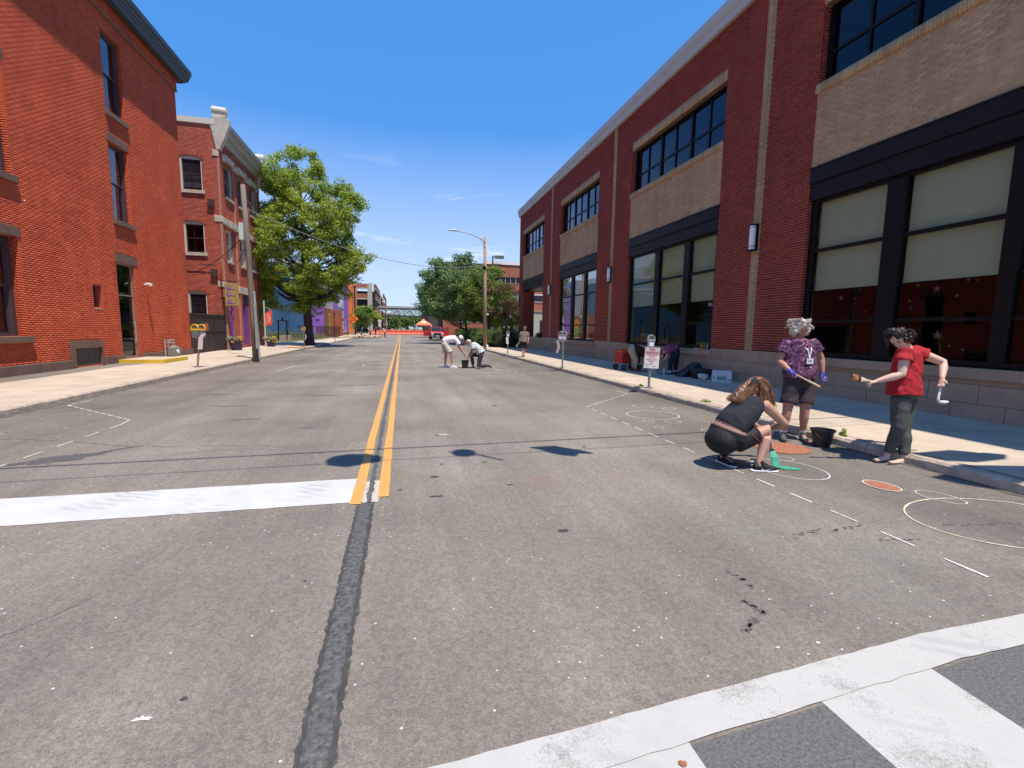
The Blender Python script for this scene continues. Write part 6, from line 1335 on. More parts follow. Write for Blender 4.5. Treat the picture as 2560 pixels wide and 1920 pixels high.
def card(root, pts, w, mat, name='paper_sign', yoff=-.04, rot=0):
    """bent card fixed to the post: pts (y, z) down the middle, w wide in x"""
    g = MB(); P = []
    for (x, y, z) in pts: P += [(x - w / 2, y, z), (x + w / 2, y, z)]
    Q = [(a, b + .006, c) for a, b, c in P]; n = len(pts); m = len(P); fs = []
    for i in range(n - 1): fs += [(2 * i, 2 * i + 1, 2 * i + 3, 2 * i + 2), (m + 2 * i, m + 2 * i + 2, m + 2 * i + 3, m + 2 * i + 1), (2 * i, 2 * i + 2, m + 2 * i + 2, m + 2 * i), (2 * i + 1, m + 2 * i + 1, m + 2 * i + 3, 2 * i + 3)]
    fs += [(0, m, m + 1, 1), (m - 2, m - 1, 2 * m - 1, 2 * m - 2)]; g.add(P + Q, fs); o = g.build(name, mat, root)
    if rot: o.rotation_euler = (0, 0, rot)
    return o
# near right meter with the NO PARKING card
m1 = meter((6.23, 10.82, .15), 'parking meter near the kerb carrying a white NO PARKING card', [0], METL, METL, 1.02, s=.95, rz=rad(-14))
g = MB(); g.box(-.19, .19, -.052, -.044, .52, 1.055); sc_ = g.build('sign_card', SIGNW, m1); sc_.rotation_euler = (0, rad(2), 0)
g = MB(); g.box(-.188, .188, -.0535, -.0525, .855, 1.053); g.build('pinkish_part', SIGNP, sc_)  # upper part of the card in a darker, pinkish tone
for t_, z, s, m_ in (('NO', .990, .088, REDT), ('PARKING', .915, .082, REDT), ('TEMPORARY', .855, .047, REDF), ('POLICE', .80, .047, REDF), ('REGULATION', .742, .047, REDF), ('TOW AWAY', .70, .026, REDF), ('ZONE', .672, .026, REDF), ):
    text_mesh('lettering', t_, s, m_, sc_, (0, -.0545, z), (rad(90), 0, 0), .0006, bold=.0022 if s > .06 else .0008)
for k, (u0, u1, z) in enumerate([(-.16, -.10, .628), (-.07, .04, .628), (-.14, -.06, .575), (.04, .12, .575)]):
    g = MB(); g.box(u0, u1, -.0545, -.0535, z - .007, z + .007); g.build('handwriting', GRYT, sc_)
# second right meter (two heads) with a bent card seen edge on
m2 = meter((6.09, 17.13, .15), 'double parking meter on the right kerb with a bent paper sign on its side', [-.10, .05], METL, METL, 1.0, s=1.0, rz=rad(-40))
card(m2, [(-.2, -.1, 1.07), (-.14, -.1, .88), (-.13, -.1, .78), (-.2, -.1, .58)], .11, SIGNP)
m3 = meter((5.55 + .62, 27.1, .15), 'far right parking meter with a pale paper sign beside the yew shrubs', [0], METL, METL, 1.0, s=1.0)
card(m3, [(-.06, -.05, 1.0), (-.04, -.05, .75), (-.03, -.05, .6)], .14, SIGNW)
m4 = meter((-6.86, 18.08, .15), 'leaning double parking meter with yellow hoods on the left kerb', [-.11, .09], MYEL, MET, .96, lean=.11, s=1.25)
card(m4, [(.28, -.07, 1.16), (.18, -.07, 1.02), (.15, -.07, .72), (.14, -.07, .62)], .14, SIGNP)
g = MB(); g.box(.3, .38, .02, .10, 1.26, 1.52); g.build('red_sticker', M('faded_red_sticker', (.35, .08, .06), .6), m4)
m5 = meter((-6.25, 33.1, .15), 'single parking meter with an orange hood in front of the big tree', [0], M('meter_orange_hood', (.75, .33, .08), .5), MET, 1.0, s=1.2)
card(m5, [(.1, -.05, .95), (.14, -.05, .8), (.1, -.05, .6)], .06, SIGNP)
# OPEN flag and its post
o_ = (-9.1, 36.9, .15); r = empty('shop_flag', o_, 'orange red OPEN flag on a pale post at the corner of the rose brick building', 'flag'); FLAG = M('orange_red_flag', (.80, .10, .05), .8)
g = MB(o_); g.tube([(-9.55, 36.9, .15), (-9.55, 36.9, 3.4)], .055, 8); g.build('post', M('pale_post', (.5, .5, .47), .6), r)
g = MB(o_); g.tube([(-9.55, 36.9, 2.95), (-9.1, 36.85, 2.8)], .015, 6); g.build('arm', POSTG, r)
g = MB(o_); g.add([(-9.5, 36.85, 2.45), (-9.28, 36.9, 2.62), (-9.03, 36.85, 2.8), (-9.03, 36.85, 1.8), (-9.2, 36.9, 1.62), (-9.45, 36.85, 1.62)], [(0, 5, 4, 1), (1, 4, 3, 2)]); fl = g.build('cloth', FLAG, r)
text_mesh('lettering', 'OPEN', .24, WHT, fl, Vector((-9.24, 36.82, 2.15)) - Vector(o_), (rad(90), rad(90), 0), .001)
# bucket near
BKT = M('black_plastic', (.02, .022, .022), .4, var=.2); STEELW = M('wire_steel', (.4, .4, .4), .35, metal=.7)
def bucket(loc, r0, r1, h, mat, lb_, name='bucket', handle=True, fill=None, group=None):
    rt = empty(name, loc, lb_, 'bucket', group)
    g = MB(); g.lathe([(0, 0), (r0, 0), (r1 * .97, h - .02), (r1 + .012, h - .02), (r1 + .014, h), (r1 - .004, h), (r0 - .006, .01), (0, .01)], n=28, cap=False); g.build('shell', mat, rt, smooth=False)
    if handle: g = MB(); g.tube([(-r1 * math.cos(t) - .005, -r1 * .15 - .08 * math.sin(t), h - .03 - .10 * math.sin(t)) for t in [math.pi * i / 12 for i in range(13)]], .004, 5); g.build('handle', STEELW, rt)
    if fill: g = MB(); g.lathe([(0, h * .8), (r1 * .9, h * .8)], n=20, cap=False); g.build('contents', fill, rt)
    return rt
bucket((5.86, 5.33, 0), .105, .148, .25, BKT, 'black plastic bucket with a wire handle standing at the kerb between the two women', group='black buckets')
bucket((2.53, 18.95, 0), .115, .155, .33, BKT, 'black bucket of white paint between the two men on the road', fill=WHT, group='black buckets')
bucket((8.48, 14.45, .15), .12, .145, .3, M('dirty_white_plastic', (.42, .42, .42), .6), 'dirty white bucket on the pavement by the bending people', handle=False)
# carton, black tub, bag
CARD_ = M('white_carton', (.60, .60, .66), .8, var=.05)
o_ = (9.3, 12.0, .15); r = empty('carton', o_, 'white cardboard box with green print against the stone base', 'cardboard box', rz=rad(-38))
g = MB(); g.box(-.27, .27, -.2, .2, 0, .33); g.build('box', CARD_, r, bevel=.004)
g = MB(); g.box(-.13, .12, -.2035, -.2005, .06, .18); g.build('green_print', M('green_print', (.16, .34, .24), .7, var=.4, scale=60), r)
g = MB(); [g.box(*q) for q in ((-.24, -.18, -.2035, -.2005, .1, .16), (.16, .25, -.2035, -.2005, .05, .1))]; g.build('small_print', M('blue_grey_print', (.25, .28, .4), .7), r)
g = MB(); g.add([(-.271, -.2, .33), (-.271, .2, .33), (-.46, .2, .30), (-.46, -.2, .27)], [(0, 1, 2, 3)]) if False else g.box(-.275, -.2715, -.18, .1, .05, .2); g.build('side_print', M('blue_grey_print', (.25, .28, .4), .7), r)
o_ = (9.25, 12.95, .15); r = empty('storage_tub', o_, 'black plastic tub with a rope handle beside the cardboard box', 'tub', rz=rad(-20)); g = MB(); g.prism([(-.26, 0), (.26, 0), (.31, .28), (.34, .28), (.34, .31), (-.34, .31), (-.34, .28), (-.31, .28)], 'y', -.2, .2); g.build('shell', BKT, r, bevel=.015)
g = MB(); g.tube([(.1, -.21, .12), (.0, -.25, .05), (.15, -.27, .02), (.3, -.24, .1)], .012, 5); g.build('rope', M('yellow_rope', (.5, .5, .15), .8), r)
o_ = (9.1, 12.5, .15); g = MB(o_); r = random.Random(2)
for k in range(9): g.ball((9.02 + r.uniform(-.1, .1), 12.45 + r.uniform(-.1, .1), .2 + r.uniform(0, .12)), (.09, .08, .07), 7, 5)
o = g.build('plastic_bag', M('clear_plastic_bag', (.5, .52, .45), .4)); o.location = o_; tag(o, 'crumpled pale plastic bag between the black tub and the white box', 'plastic bag'); rm = o.modifiers.new('r', 'REMESH'); rm.mode = 'VOXEL'; rm.voxel_size = .02
o_ = (9.2, 13.55, .15); g = MB(o_); g.prism([(9.0 - 9.2 + 9.0, .15), (9.55, .15), (9.62, .45), (9.5, .62), (9.32, .52), (9.0, .3), (8.85, .15)], 'y', 13.35, 13.75); o = g.build('black_bag', BKT, bevel=.05); o.location = o_; tag(o, 'black slumped bag leaning on the stone wall left of the tub', 'bag')
# red wagon
o_ = (8.3, 16.2, .15); r = empty('folding_wagon', o_, 'red fabric folding wagon with grey wheels behind the person in khaki trousers', 'wagon', rz=rad(8)); RFAB = M('red_fabric', (.30, .02, .02), .85, var=.2)
g = MB(); g.box(-.34, .5, -.25, .25, .26, .72); g.build('fabric_bin', RFAB, r, bevel=.03); g = MB(); g.box(-.35, .51, -.26, .26, .66, .74); g.build('rim', M('bright_red_fabric', (.5, .05, .02), .8), r, bevel=.02)
for sx in (-.26, .42):
    for sy in (-.27, .27): g = MB(); g.tube([(sx, sy - .02, .11), (sx, sy + .02, .11)], .11, 14); wh = g.build('wheel', BLK, r); g = MB(); g.tube([(sx, sy - .025, .11), (sx, sy + .025, .11)], .06, 10); g.build('hub', MET, wh)
g = MB(); g.tube([(-.26, -.26, .11), (.42, -.26, .26)], .012, 5); g.tube([(.42, -.26, .11), (-.26, -.26, .26)], .012, 5); g.build('frame_bars', MET, r)
# bottle, brush handle, roller things by the wall
def bottle(loc, h, r_, mat, cap, lb_, cat='bottle', group=None):
    rt = empty('bottle', loc, lb_, cat, group); g = MB(); g.lathe([(0, 0), (r_, 0), (r_, h * .65), (r_ * .4, h * .82), (r_ * .4, h * .9), (0, h * .9)], n=12, cap=False); g.build('body', mat, rt, smooth=False)
    g = MB(); g.lathe([(0, h * .9), (r_ * .45, h * .9), (r_ * .45, h), (0, h)], n=10, cap=False); g.build('cap', cap, rt)
bottle((8.72, 14.2, .15), .25, .035, M('clear_water_bottle', (.4, .5, .62), .1), WHT, 'clear water bottle on the pavement beside the white bucket')
bottle((9.8, 13.75, 1.046), .2, .03, M('orange_bottle', (.6, .28, .02), .4), ORG, 'orange bottle standing on the stone window sill', group='bottles on the window sill')
bottle((9.8, 13.45, 1.046), .16, .035, M('blue_can', (.1, .25, .45), .3), M('steel_cap', (.6, .6, .6), .3), 'blue can at the end of the stone window sill', 'can', 'bottles on the window sill')
g = MB((9.8, 13.62, 1.046)); g.tube([(9.8, 13.62, 1.047), (9.8, 13.62, 1.22)], [.025, .008], 8); o = g.build('squeeze_bottle', M('red_orange_bottle', (.6, .12, .03), .4)); o.location = (9.8, 13.62, 1.046); tag(o, 'small red orange squeeze bottle between the bottle and the can on the sill', 'bottle')
g = MB((9.8, 14.0, 1.046)); g.box(9.76, 9.84, 13.9, 14.1, 1.047, 1.066); o = g.build('paint_tray', WHT); o.location = (9.8, 14.0, 1.046); tag(o, 'small white tray on the stone window sill', 'tray')
g = MB((8.95, 14.4, .15)); g.tube([(8.75, 14.3, .16), (9.15, 14.35, .17), (9.45, 14.3, .2)], [(.12, .03), (.14, .06), (.1, .03)], 10, lat=(0, 1, 0)); o = g.build('black_cloth', BKT, smooth=True); o.location = (8.95, 14.4, .15); tag(o, 'heap of dark cloth by the feet of the person in navy trousers', 'cloth')
# ================================================================== PEOPLE
SKIN = M('skin', (.48, .27, .19), .55, var=.10, scale=14, spec=.3); SKINP = M('pale_skin', (.60, .38, .29), .55, var=.08, scale=14); SKINR = M('ruddy_skin', (.44, .21, .15), .55, var=.1, scale=14)
def remesh(o, vox, smooth=4):
    m = o.modifiers.new('remesh', 'REMESH'); m.mode = 'VOXEL'; m.voxel_size = vox; m.use_smooth_shade = True
    if smooth: s = o.modifiers.new('smooth', 'SMOOTH'); s.factor = .5; s.iterations = smooth
    return o
def folds(o, name, size, strength):
    t = bpy.data.textures.get(name) or bpy.data.textures.new(name, 'CLOUDS'); t.noise_scale = size; t.noise_depth = 1
    d = o.modifiers.new('folds', 'DISPLACE'); d.texture = t; d.strength = strength; d.mid_level = .5; d.texture_coords = 'GLOBAL'
def lerp(a, b, t): return a.lerp(b, t)
def hand(g, wr, ha, nrm, s=1.0, curl=.5, infl=0.0):
    d = (ha - wr).normalized(); nrm = (nrm - d * nrm.dot(d)).normalized(); side = d.cross(nrm)
    L = .092 * s; g.tube([wr - d * .01, wr + d * .03 * s, wr + d * L], [(.024 * s + infl, .018 * s + infl), (.036 * s + infl, .018 * s + infl), (.040 * s + infl, .014 * s + infl)], 10, lat=side)
    for k, (o_, ln) in enumerate(((-.031, .064), (-.011, .074), (.010, .070), (.029, .056))):
        p = wr + d * (L - .012) + side * o_ * s; a = curl
        q = p + (d * math.cos(a * .5) + nrm * math.sin(a * .5)) * ln * .45 * s; e = q + (d * math.cos(a * 1.5) + nrm * math.sin(a * 1.5)) * ln * .35 * s; f = e + (d * math.cos(a * 2.4) + nrm * math.sin(a * 2.4)) * ln * .3 * s
        g.tube([p, q, e, f], [.0095 * s + infl, .009 * s + infl, .0082 * s + infl, .0065 * s + infl], 7)
    p = wr + d * .028 * s - side * .030 * s; q = p + (d * .6 - side * .6 + nrm * .35).normalized() * .035 * s; e = q + (d * .85 - side * .1 + nrm * .5).normalized() * .035 * s
    g.tube([p, q, e], [.013 * s + infl, .011 * s + infl, .008 * s + infl], 7)
def torso(g, J, secs, lat_top, lat_bot):
    """secs: (t from pelvis 0 to neck 1, half width, half depth, forward shift)"""
    P = [J['pelvis'], J['waist'], J['chest'], J['neck']]; pts = []; rr = []
    for t, a, b, *_ in secs:
        u = t * 3; i = min(max(int(u), 0), 2); f = u - i
        # Catmull-like smoothing through the four spine points
        p0 = P[max(i - 1, 0)]; p1 = P[i]; p2 = P[i + 1]; p3 = P[min(i + 2, 3)]
        if t < 0: p = P[0] + (P[0] - P[1]) * (-t * 3)
        else: p = .5 * ((2 * p1) + (p2 - p0) * f + (2 * p0 - 5 * p1 + 4 * p2 - p3) * f * f + (3 * p1 - p0 - 3 * p2 + p3) * f ** 3)
        pts.append(p); rr.append((a, b))
    lat = (lat_top + lat_bot).normalized(); g.tube(pts, rr, 18, lat=lat)
def face_parts(root, base, c, fwd, up, s, gl=None):
    side = fwd.cross(up).normalized(); up = side.cross(fwd).normalized(); R3 = Matrix((side, fwd, up)).transposed()
    for k in (-1, 1):
        g = MB(base); g.ball(c + side * k * .030 * s + fwd * .083 * s + up * .010 * s, (.014 * s, .008 * s, .007 * s), 8, 6, R3); g.build('eye', M('dark_eye', (.05, .03, .025), .3), root)
        g = MB(base); g.tube([c + side * k * .048 * s + fwd * .080 * s + up * .030 * s, c + side * k * .03 * s + fwd * .091 * s + up * .034 * s, c + side * k * .014 * s + fwd * .092 * s + up * .030 * s], .0035 * s, 5); g.build('eyebrow', M('eyebrow', (.12, .07, .05), .8), root)
    g = MB(base); g.ball(c + fwd * .090 * s - up * .062 * s, (.022 * s, .009 * s, .006 * s), 8, 6, R3); g.build('mouth', M('lips', (.36, .12, .10), .5), root)
def head(g, c, fwd, up, s=1.0):
    side = fwd.cross(up).normalized(); up = side.cross(fwd).normalized(); R3 = Matrix((side, fwd, up)).transposed()
    g.ball(c + up * .02 * s, (.076 * s, .092 * s, .098 * s), 16, 12, R3)
    g.ball(c - up * .045 * s + fwd * .022 * s, (.058 * s, .066 * s, .07 * s), 14, 10, R3)      # jaw
    g.tube([c + fwd * .088 * s + up * .012 * s, c + fwd * .112 * s - up * .026 * s], [.008 * s, .015 * s], 8)    # nose
    g.ball(c + fwd * .086 * s - up * .062 * s, (.022 * s, .010 * s, .009 * s), 8, 6, R3)       # lips
    g.ball(c + fwd * .078 * s + up * .03 * s, (.055 * s, .014 * s, .010 * s), 10, 6, R3)       # brow
    for k in (-1, 1): g.ball(c + side * k * .076 * s - up * .005 * s, (.010 * s, .020 * s, .030 * s), 8, 6, R3)
def person(label, Jd, face, build, skin=SKIN, vox=.011, group=None, grip=None):
    J = {k: Vector(v) for k, v in Jd.items()}; zg = build.get('ground', 0.0)
    base = Vector(((J['anR'].x + J['anL'].x) / 2, (J['anR'].y + J['anL'].y) / 2, zg)); root = empty('person', base, label, 'person', group)
    gi = build.get('girth', 1.0); W = build; fwd = Vector(face).normalized(); latT = (J['shL'] - J['shR']).normalized(); latB = (J['hipL'] - J['hipR']).normalized()
    if latB.dot(latT) < 0: latB = -latB
    sw = (J['shL'] - J['shR']).length / 2; hw = W.get('hip', .17) * 1.0
    S = lambda x: x * gi
    secs = [(-.12, S(.10), S(.08)), (.0, S(hw), S(.12)), (.18, S(hw * .96), S(.125)), (.38, S(W.get('waist', .15)), S(.115)), (.6, S(.165), S(.12)), (.8, min(sw * .98, S(.185)), S(.105)), (.9, sw * .80, .075), (.97, .07, .06), (1.0, .055, .055)]
    g = MB(base); torso(g, J, secs, latT, latB)
    g.tube([J['neck'], lerp(J['neck'], J['head'], .6)], [.056, .05], 12)
    hup = (J['head'] - J['neck']).normalized(); hs = W.get('head', 1.0); head(g, J['head'], fwd, hup, hs)
    for s in 'LR':
        a, b, c, h = J['sh' + s], J['el' + s], J['wr' + s], J['ha' + s]; ag = W.get('arm', 1.0)
        g.tube([lerp(J['chest'], a, .7), a, lerp(a, b, .35), b, lerp(b, c, .3), lerp(b, c, .8), c], [.05, .056 * ag, .052 * ag, .042 * ag, .044 * ag, .031 * ag, .027], 12)
        hand(g, c, h, W.get('palm' + s, Vector((0, 0, -1)) if abs((h - c).normalized().z) < .8 else fwd), 1.0, W.get('curl', .6))
        a, b, c, t = J['hip' + s], J['kn' + s], J['an' + s], J['to' + s]; lg = W.get('leg', 1.0)
        g.tube([lerp(a, J['pelvis'], .3), a, lerp(a, b, .4), b, lerp(b, c, .28), lerp(b, c, .75), c], [.09 * lg, .092 * lg, .08 * lg, .058 * lg, .059 * lg, .040 * lg, .037], 14)
        g.tube([c + (c - t).normalized() * .03 * 0 , c + Vector((0, 0, -.03)), t], [.036, .040, .024], 10)
    bt = W.get('butt')
    if bt: g.ball(J['pelvis'] + bt[0], bt[1], 16, 12)
    remesh(g.build('body', skin, root), vox)
    if vox < .02: face_parts(root, base, J['head'], fwd, hup, hs)
    # ---- clothes
    sh = W.get('shirt')
    if sh:
        g = MB(base); e = sh.get('e', .016); hem = sh.get('hem', .0); top = sh.get('top', .93)
        sec2 = []
        for t, a, b, *_ in secs:
            if t > .9: continue
            if t < hem: continue
            sec2.append((t, a + e + sh.get('flare', 0) * max(0, .6 - t), b + e + sh.get('flare', 0) * max(0, .6 - t)))
        k0 = sec2[0]; sec2 = [(hem, k0[1], k0[2])] + sec2 if hem < k0[0] - 1e-3 else sec2
        sec2.append((top, .085, .075)); torso(g, J, sec2, latT, latB)
        sl_ = sh.get('sleeve', .5)
        for s in 'LR':
            a, b = J['sh' + s], J['el' + s]
            if sl_ > 0: g.tube([lerp(J['chest'], a, .6), a, lerp(a, b, sl_ * .5), lerp(a, b, sl_)], [.065, .062 * ag + e, .060 * ag + e * 1.2, .060 * ag + e * sh.get('cuff', 1.6)], 14)
            else: g.tube([lerp(J['chest'], a, .3), lerp(J['chest'], a, .72) + Vector((0, 0, .012))], [.07, .05], 12)
        o = remesh(g.build(sh.get('name', 'shirt'), sh['mat'], root), vox, 3); folds(o, 'fold_cloth', sh.get('fs', .12), sh.get('fold', .02))
    pa = W.get('pants')
    if pa:
        g = MB(base); e = pa.get('e', .014); L_ = pa.get('len', 2.0); top = pa.get('top', .30)
        sec2 = [(t, a + e, b + e) for t, a, b, *_ in secs if t <= top]; torso(g, J, sec2, latT, latB)
        if bt: g.ball(J['pelvis'] + bt[0], tuple(q + e for q in bt[1]), 16, 12)
        for s in 'LR':
            a, b, c = J['hip' + s], J['kn' + s], J['an' + s]; P = [lerp(a, J['pelvis'], .3), a, lerp(a, b, .4)]; R_ = [.09 * lg + e, .095 * lg + e, .085 * lg + e]; w_ = pa.get('wide', 1.0)
            if L_ <= 1: P.append(lerp(a, b, L_)); R_.append((.078 * lg + e) * w_)
            else:
                P += [b, lerp(b, c, .35), lerp(b, c, L_ - 1)]; R_ += [.064 * lg + e * w_, .060 * lg + e * w_, .045 * lg * w_ + e]
            g.tube(P, R_, 14)
        o = remesh(g.build(pa.get('name', 'trousers'), pa['mat'], root), vox, 3); folds(o, 'fold_cloth', .12, pa.get('fold', .016))
    so2 = W.get('shoes')
    if so2:
        for s in 'LR':
            c, t = J['an' + s], J['to' + s]; d = (t - c); d2 = d - Vector((0, 0, d.z)) if not so2.get('tilt') else d; d2.normalize() if d2.length > 1e-4 else None
            upv = Vector((0, 0, 1)); zf = so2.get('z' + s)
            heel = c - d2 * .055 + Vector((0, 0, 0)); toe = c + d2 * max(.15, min(.2, d.length)); 
            if zf is None: zf = zg
            if not so2.get('tilt') and not so2.get('tilt' + s):
                heel = Vector((heel.x, heel.y, zf + .045)); toe = Vector((toe.x, toe.y, zf + .035)); mid_ = lerp(heel, toe, .35) + Vector((0, 0, .012))
            else: heel = c + (c - J['kn' + s]).normalized() * .05 - d2 * .03; toe = t; mid_ = lerp(heel, toe, .4) + (c - lerp(heel, toe, .3)).normalized() * .015
            side = d2.cross(upv).normalized() if d2.cross(upv).length > .1 else latB
            g = MB(base); low_ = so2.get('low', False)
            if low_: g.tube([heel, lerp(heel, toe, .3), lerp(heel, toe, .75), toe], [(.034, .022), (.036, .02), (.042, .020), (.028, .013)], 14, lat=side)
            else: g.tube([heel, mid_, lerp(heel, toe, .72), toe + d2 * .01], [(.038, .042), (.042, .048), (.046, .034), (.030, .022)], 14, lat=side); g.tube([c + (J['kn' + s] - c).normalized() * .03, mid_], [.043, .040], 12)
            sho = remesh(g.build('shoe', so2['mat'], root), min(vox, .009), 3)
            if so2.get('sole'):
                g = MB(base); nn = (side.cross(d2)).normalized(); nn = nn if nn.z > 0 or so2.get('tilt' + s) else -nn
                if so2.get('tilt' + s) and nn.dot(J['kn' + s] - c) < 0: nn = -nn
                a_ = heel - d2 * .035 - nn * .034; b_ = toe + d2 * .03 - nn * .026
                g.tube([a_, lerp(a_, b_, .1), lerp(a_, b_, .5), lerp(a_, b_, .85), b_], [(.025, .012), (.042, .014), (.043, .014), (.046, .013), (.018, .008)], 14, lat=side); g.build('sole', so2['sole'], sho, smooth=True)
    if W.get('sock'):
        for s in 'LR':
            g = MB(base); c = J['an' + s]; u = (J['kn' + s] - c).normalized(); g.tube([c - u * .02, c + u * .055], [.042, .041 * lg if lg > 1 else .041], 14); g.build('sock', W['sock'], root)
    return root, base, J
def hair_mat(name, c0, c1, scale=(30, 30, 6)):
    m = M(name, c0, .5, var=.45, scale=6, bump=.9, bscale=16, stretch=None, spec=.5); return m
def hair_blob(root, base, balls, mat, vox=.011, disp=.03, size=.035, name='hair'):
    g = MB(base)
    for b in balls:
        if not isinstance(b[0], list): g.ball(b[0], b[1], 14, 10)
        else: g.tube(b[0], b[1], 12)
    o = remesh(g.build(name, mat, root), vox, 2); folds(o, 'fold_' + mat.name, size, disp); return o
def strands(root, base, guides, mat, n=120, spread=.02, r=.0025, seed=1, name='hair_strands', curl=.012, freq=30):
    """curly strands following guide curves"""
    rr = random.Random(seed); g = MB(base)
    for k in range(n):
        gd = rr.choice(guides); off = Vector((rr.gauss(0, spread), rr.gauss(0, spread), rr.gauss(0, spread * .6))); ph = rr.uniform(0, 6.3); P = []
        m = 9
        for i in range(m):
            t = i / (m - 1) * (len(gd) - 1); j = min(int(t), len(gd) - 2); p = gd[j].lerp(gd[j + 1], t - j) + off * (0.5 + .6 * i / m)
            P.append(p + Vector((math.cos(ph + i * 1.6), math.sin(ph + i * 1.6), 0)) * curl)
        g.tube(P, [r * 1.6] * (m - 1) + [r * .5], 4)
    return g.build(name, mat, root, kind='stuff')

# ---- woman in the red blouse
red = {'head': (6.077, 4.58, 1.545), 'neck': (6.20, 4.55, 1.435), 'chest': (6.18, 4.523, 1.30), 'waist': (6.13, 4.501, 1.05), 'pelvis': (6.12, 4.483, 0.87), 'shR': (5.965, 4.40, 1.375), 'elR': (5.88, 4.36, 1.13), 'wrR': (5.66, 4.47, 1.045), 'haR': (5.57, 4.50, 1.015), 'shL': (6.42, 4.62, 1.40), 'elL': (6.665, 4.45, 1.27), 'wrL': (6.475, 4.32, 1.08), 'haL': (6.445, 4.30, 1.0),
       'hipR': (6.02, 4.434, 0.80), 'knR': (5.965, 4.387, 0.46), 'anR': (5.985, 4.50, 0.09), 'toR': (5.80, 4.50, 0.03), 'hipL': (6.235, 4.52, 0.80), 'knL': (6.13, 4.45, 0.46), 'anL': (6.07, 4.35, 0.085), 'toL': (5.88, 4.38, 0.02)}
REDF_ = M('red_linen', (.36, .012, .018), .85, var=.15, scale=9, bump=.25, bscale=260); GRNP = M('grey_green_trousers', (.055, .065, .06), .75, var=.2, scale=8, bump=.2, bscale=200); NUDE = M('beige_flats', (.52, .36, .28), .5)
DKH = M('dark_brown_hair', (.022, .012, .010), .42, var=.5, scale=20, spec=.5)
rt, bs, J = person('woman in a red blouse and grey trousers looking down, paint brush in hand', red, (-.72, -.35, -.62),
    dict(girth=1.06, hip=.175, waist=.165, head=1.02, leg=1.0, arm=1.12, curl=.9, shirt=dict(mat=REDF_, hem=-.02, sleeve=.36, e=.022, flare=.05, fold=.042, fs=.09, name='blouse', cuff=1.8), pants=dict(mat=GRNP, len=1.88, e=.016, wide=.9, fold=.026), shoes=dict(mat=NUDE, low=True)), SKINP, .0095)
hc = J['head']
hair_blob(rt, bs, [(hc + V(.035, .035, .055), (.125, .125, .095)), (hc + V(-.045, -.0, .085), (.09, .1, .06)), (hc + V(.08, .05, -.01), (.07, .08, .07)), (hc + V(-.02, .09, .0), (.07, .05, .07)), (hc + V(.02, -.085, .02), (.06, .04, .055))], DKH, disp=.07, size=.03)
rr = random.Random(6); gd = []
for k in range(40):
    a = rr.uniform(0, 6.28); d = V(math.cos(a), math.sin(a), rr.uniform(-.1, .9)).normalized(); p = hc + V(.02, .02, .04) + d * .10; gd.append([p, p + d * .035 + V(0, 0, .01), p + d * .045 + V(0, 0, -.035)])
strands(rt, bs, gd, DKH, 420, .012, .0026, 3, curl=.012)
for k in range(5):
    p = lerp(J['chest'], J['pelvis'], .12 + k * .2) + V(-.075, -.125, .02); g = MB(bs); g.tube([p, p + V(-.002, -.008, 0)], .008, 8); g.build('button', BKT, rt)
g = MB(bs); nk = J['neck']; g.tube([nk + V(.09, .05, -.005), nk + V(.03, -.05, .0), nk + V(-.02, -.10, -.06), nk + V(-.05, -.12, -.10)], .007, 6); g.build('neck_strap', SKINP, rt)
# brush in her right hand
ba, bb, bc = V(5.60, 4.49, 1.035), V(5.46, 4.52, 1.062), V(5.375, 4.545, 1.09); o_ = tuple(ba); bd = (bc - ba).normalized()
r = empty('paint_brush', o_, 'wide flat paint brush with orange bristles held by the woman in red', 'paint brush'); PALE = M('pale_wood', (.6, .45, .28), .6)
g = MB(o_); g.tube([ba - bd * .05, ba + bd * .05, bb], [(.012, .009), (.014, .01), (.035, .012)], 10, lat=(0, .3, 1)); g.build('brush_handle', PALE, r)
g = MB(o_); g.tube([bb, bb + bd * .028], [(.04, .015)] * 2, 10, lat=(0, .3, 1)); g.build('ferrule', BLK, r)
g = MB(o_); g.tube([bb + bd * .028, bb + bd * .07, bb + bd * .1], [(.04, .016), (.046, .02), (.042, .012)], 12, lat=(0, .3, 1)); o = g.build('bristles', ORANGEP, r); folds(remesh(o, .005, 1), 'bristle', .02, .02)
# white spoon-like tool in her left hand
o_ = (6.44, 4.30, .99); g = MB(o_); g.tube([(6.445, 4.30, 1.0), (6.405, 4.285, .90), (6.38, 4.275, .835), (6.40, 4.27, .80), (6.47, 4.26, .795), (6.52, 4.255, .80)], [.012, .013, .015, .016, .022, .012], 10)
o = g.build('white_ladle', WHT, smooth=True); o.location = o_; tag(o, 'white bent plastic ladle hanging from the hand of the woman in red', 'ladle')

# ---- grey-haired woman with the lanyard
gray = {'head': (5.84, 5.85, 1.665), 'neck': (5.868, 5.875, 1.535), 'chest': (5.845, 5.836, 1.38), 'waist': (5.841, 5.801, 1.10), 'pelvis': (5.835, 5.785, 0.88), 'shR': (5.66, 5.906, 1.455), 'elR': (5.56, 5.898, 1.19), 'wrR': (5.542, 5.66, 1.055), 'haR': (5.575, 5.575, 1.01), 'shL': (6.05, 5.80, 1.46), 'elL': (6.18, 5.765, 1.24), 'wrL': (6.17, 5.71, 1.0), 'haL': (6.16, 5.68, 0.91),
        'hipR': (5.725, 5.80, 0.82), 'knR': (5.63, 5.751, 0.46), 'anR': (5.60, 5.766, 0.10), 'toR': (5.50, 5.62, 0.03), 'hipL': (5.95, 5.76, 0.82), 'knL': (5.88, 5.686, 0.45), 'anL': (5.90, 5.70, 0.10), 'toL': (5.78, 5.50, 0.03)}
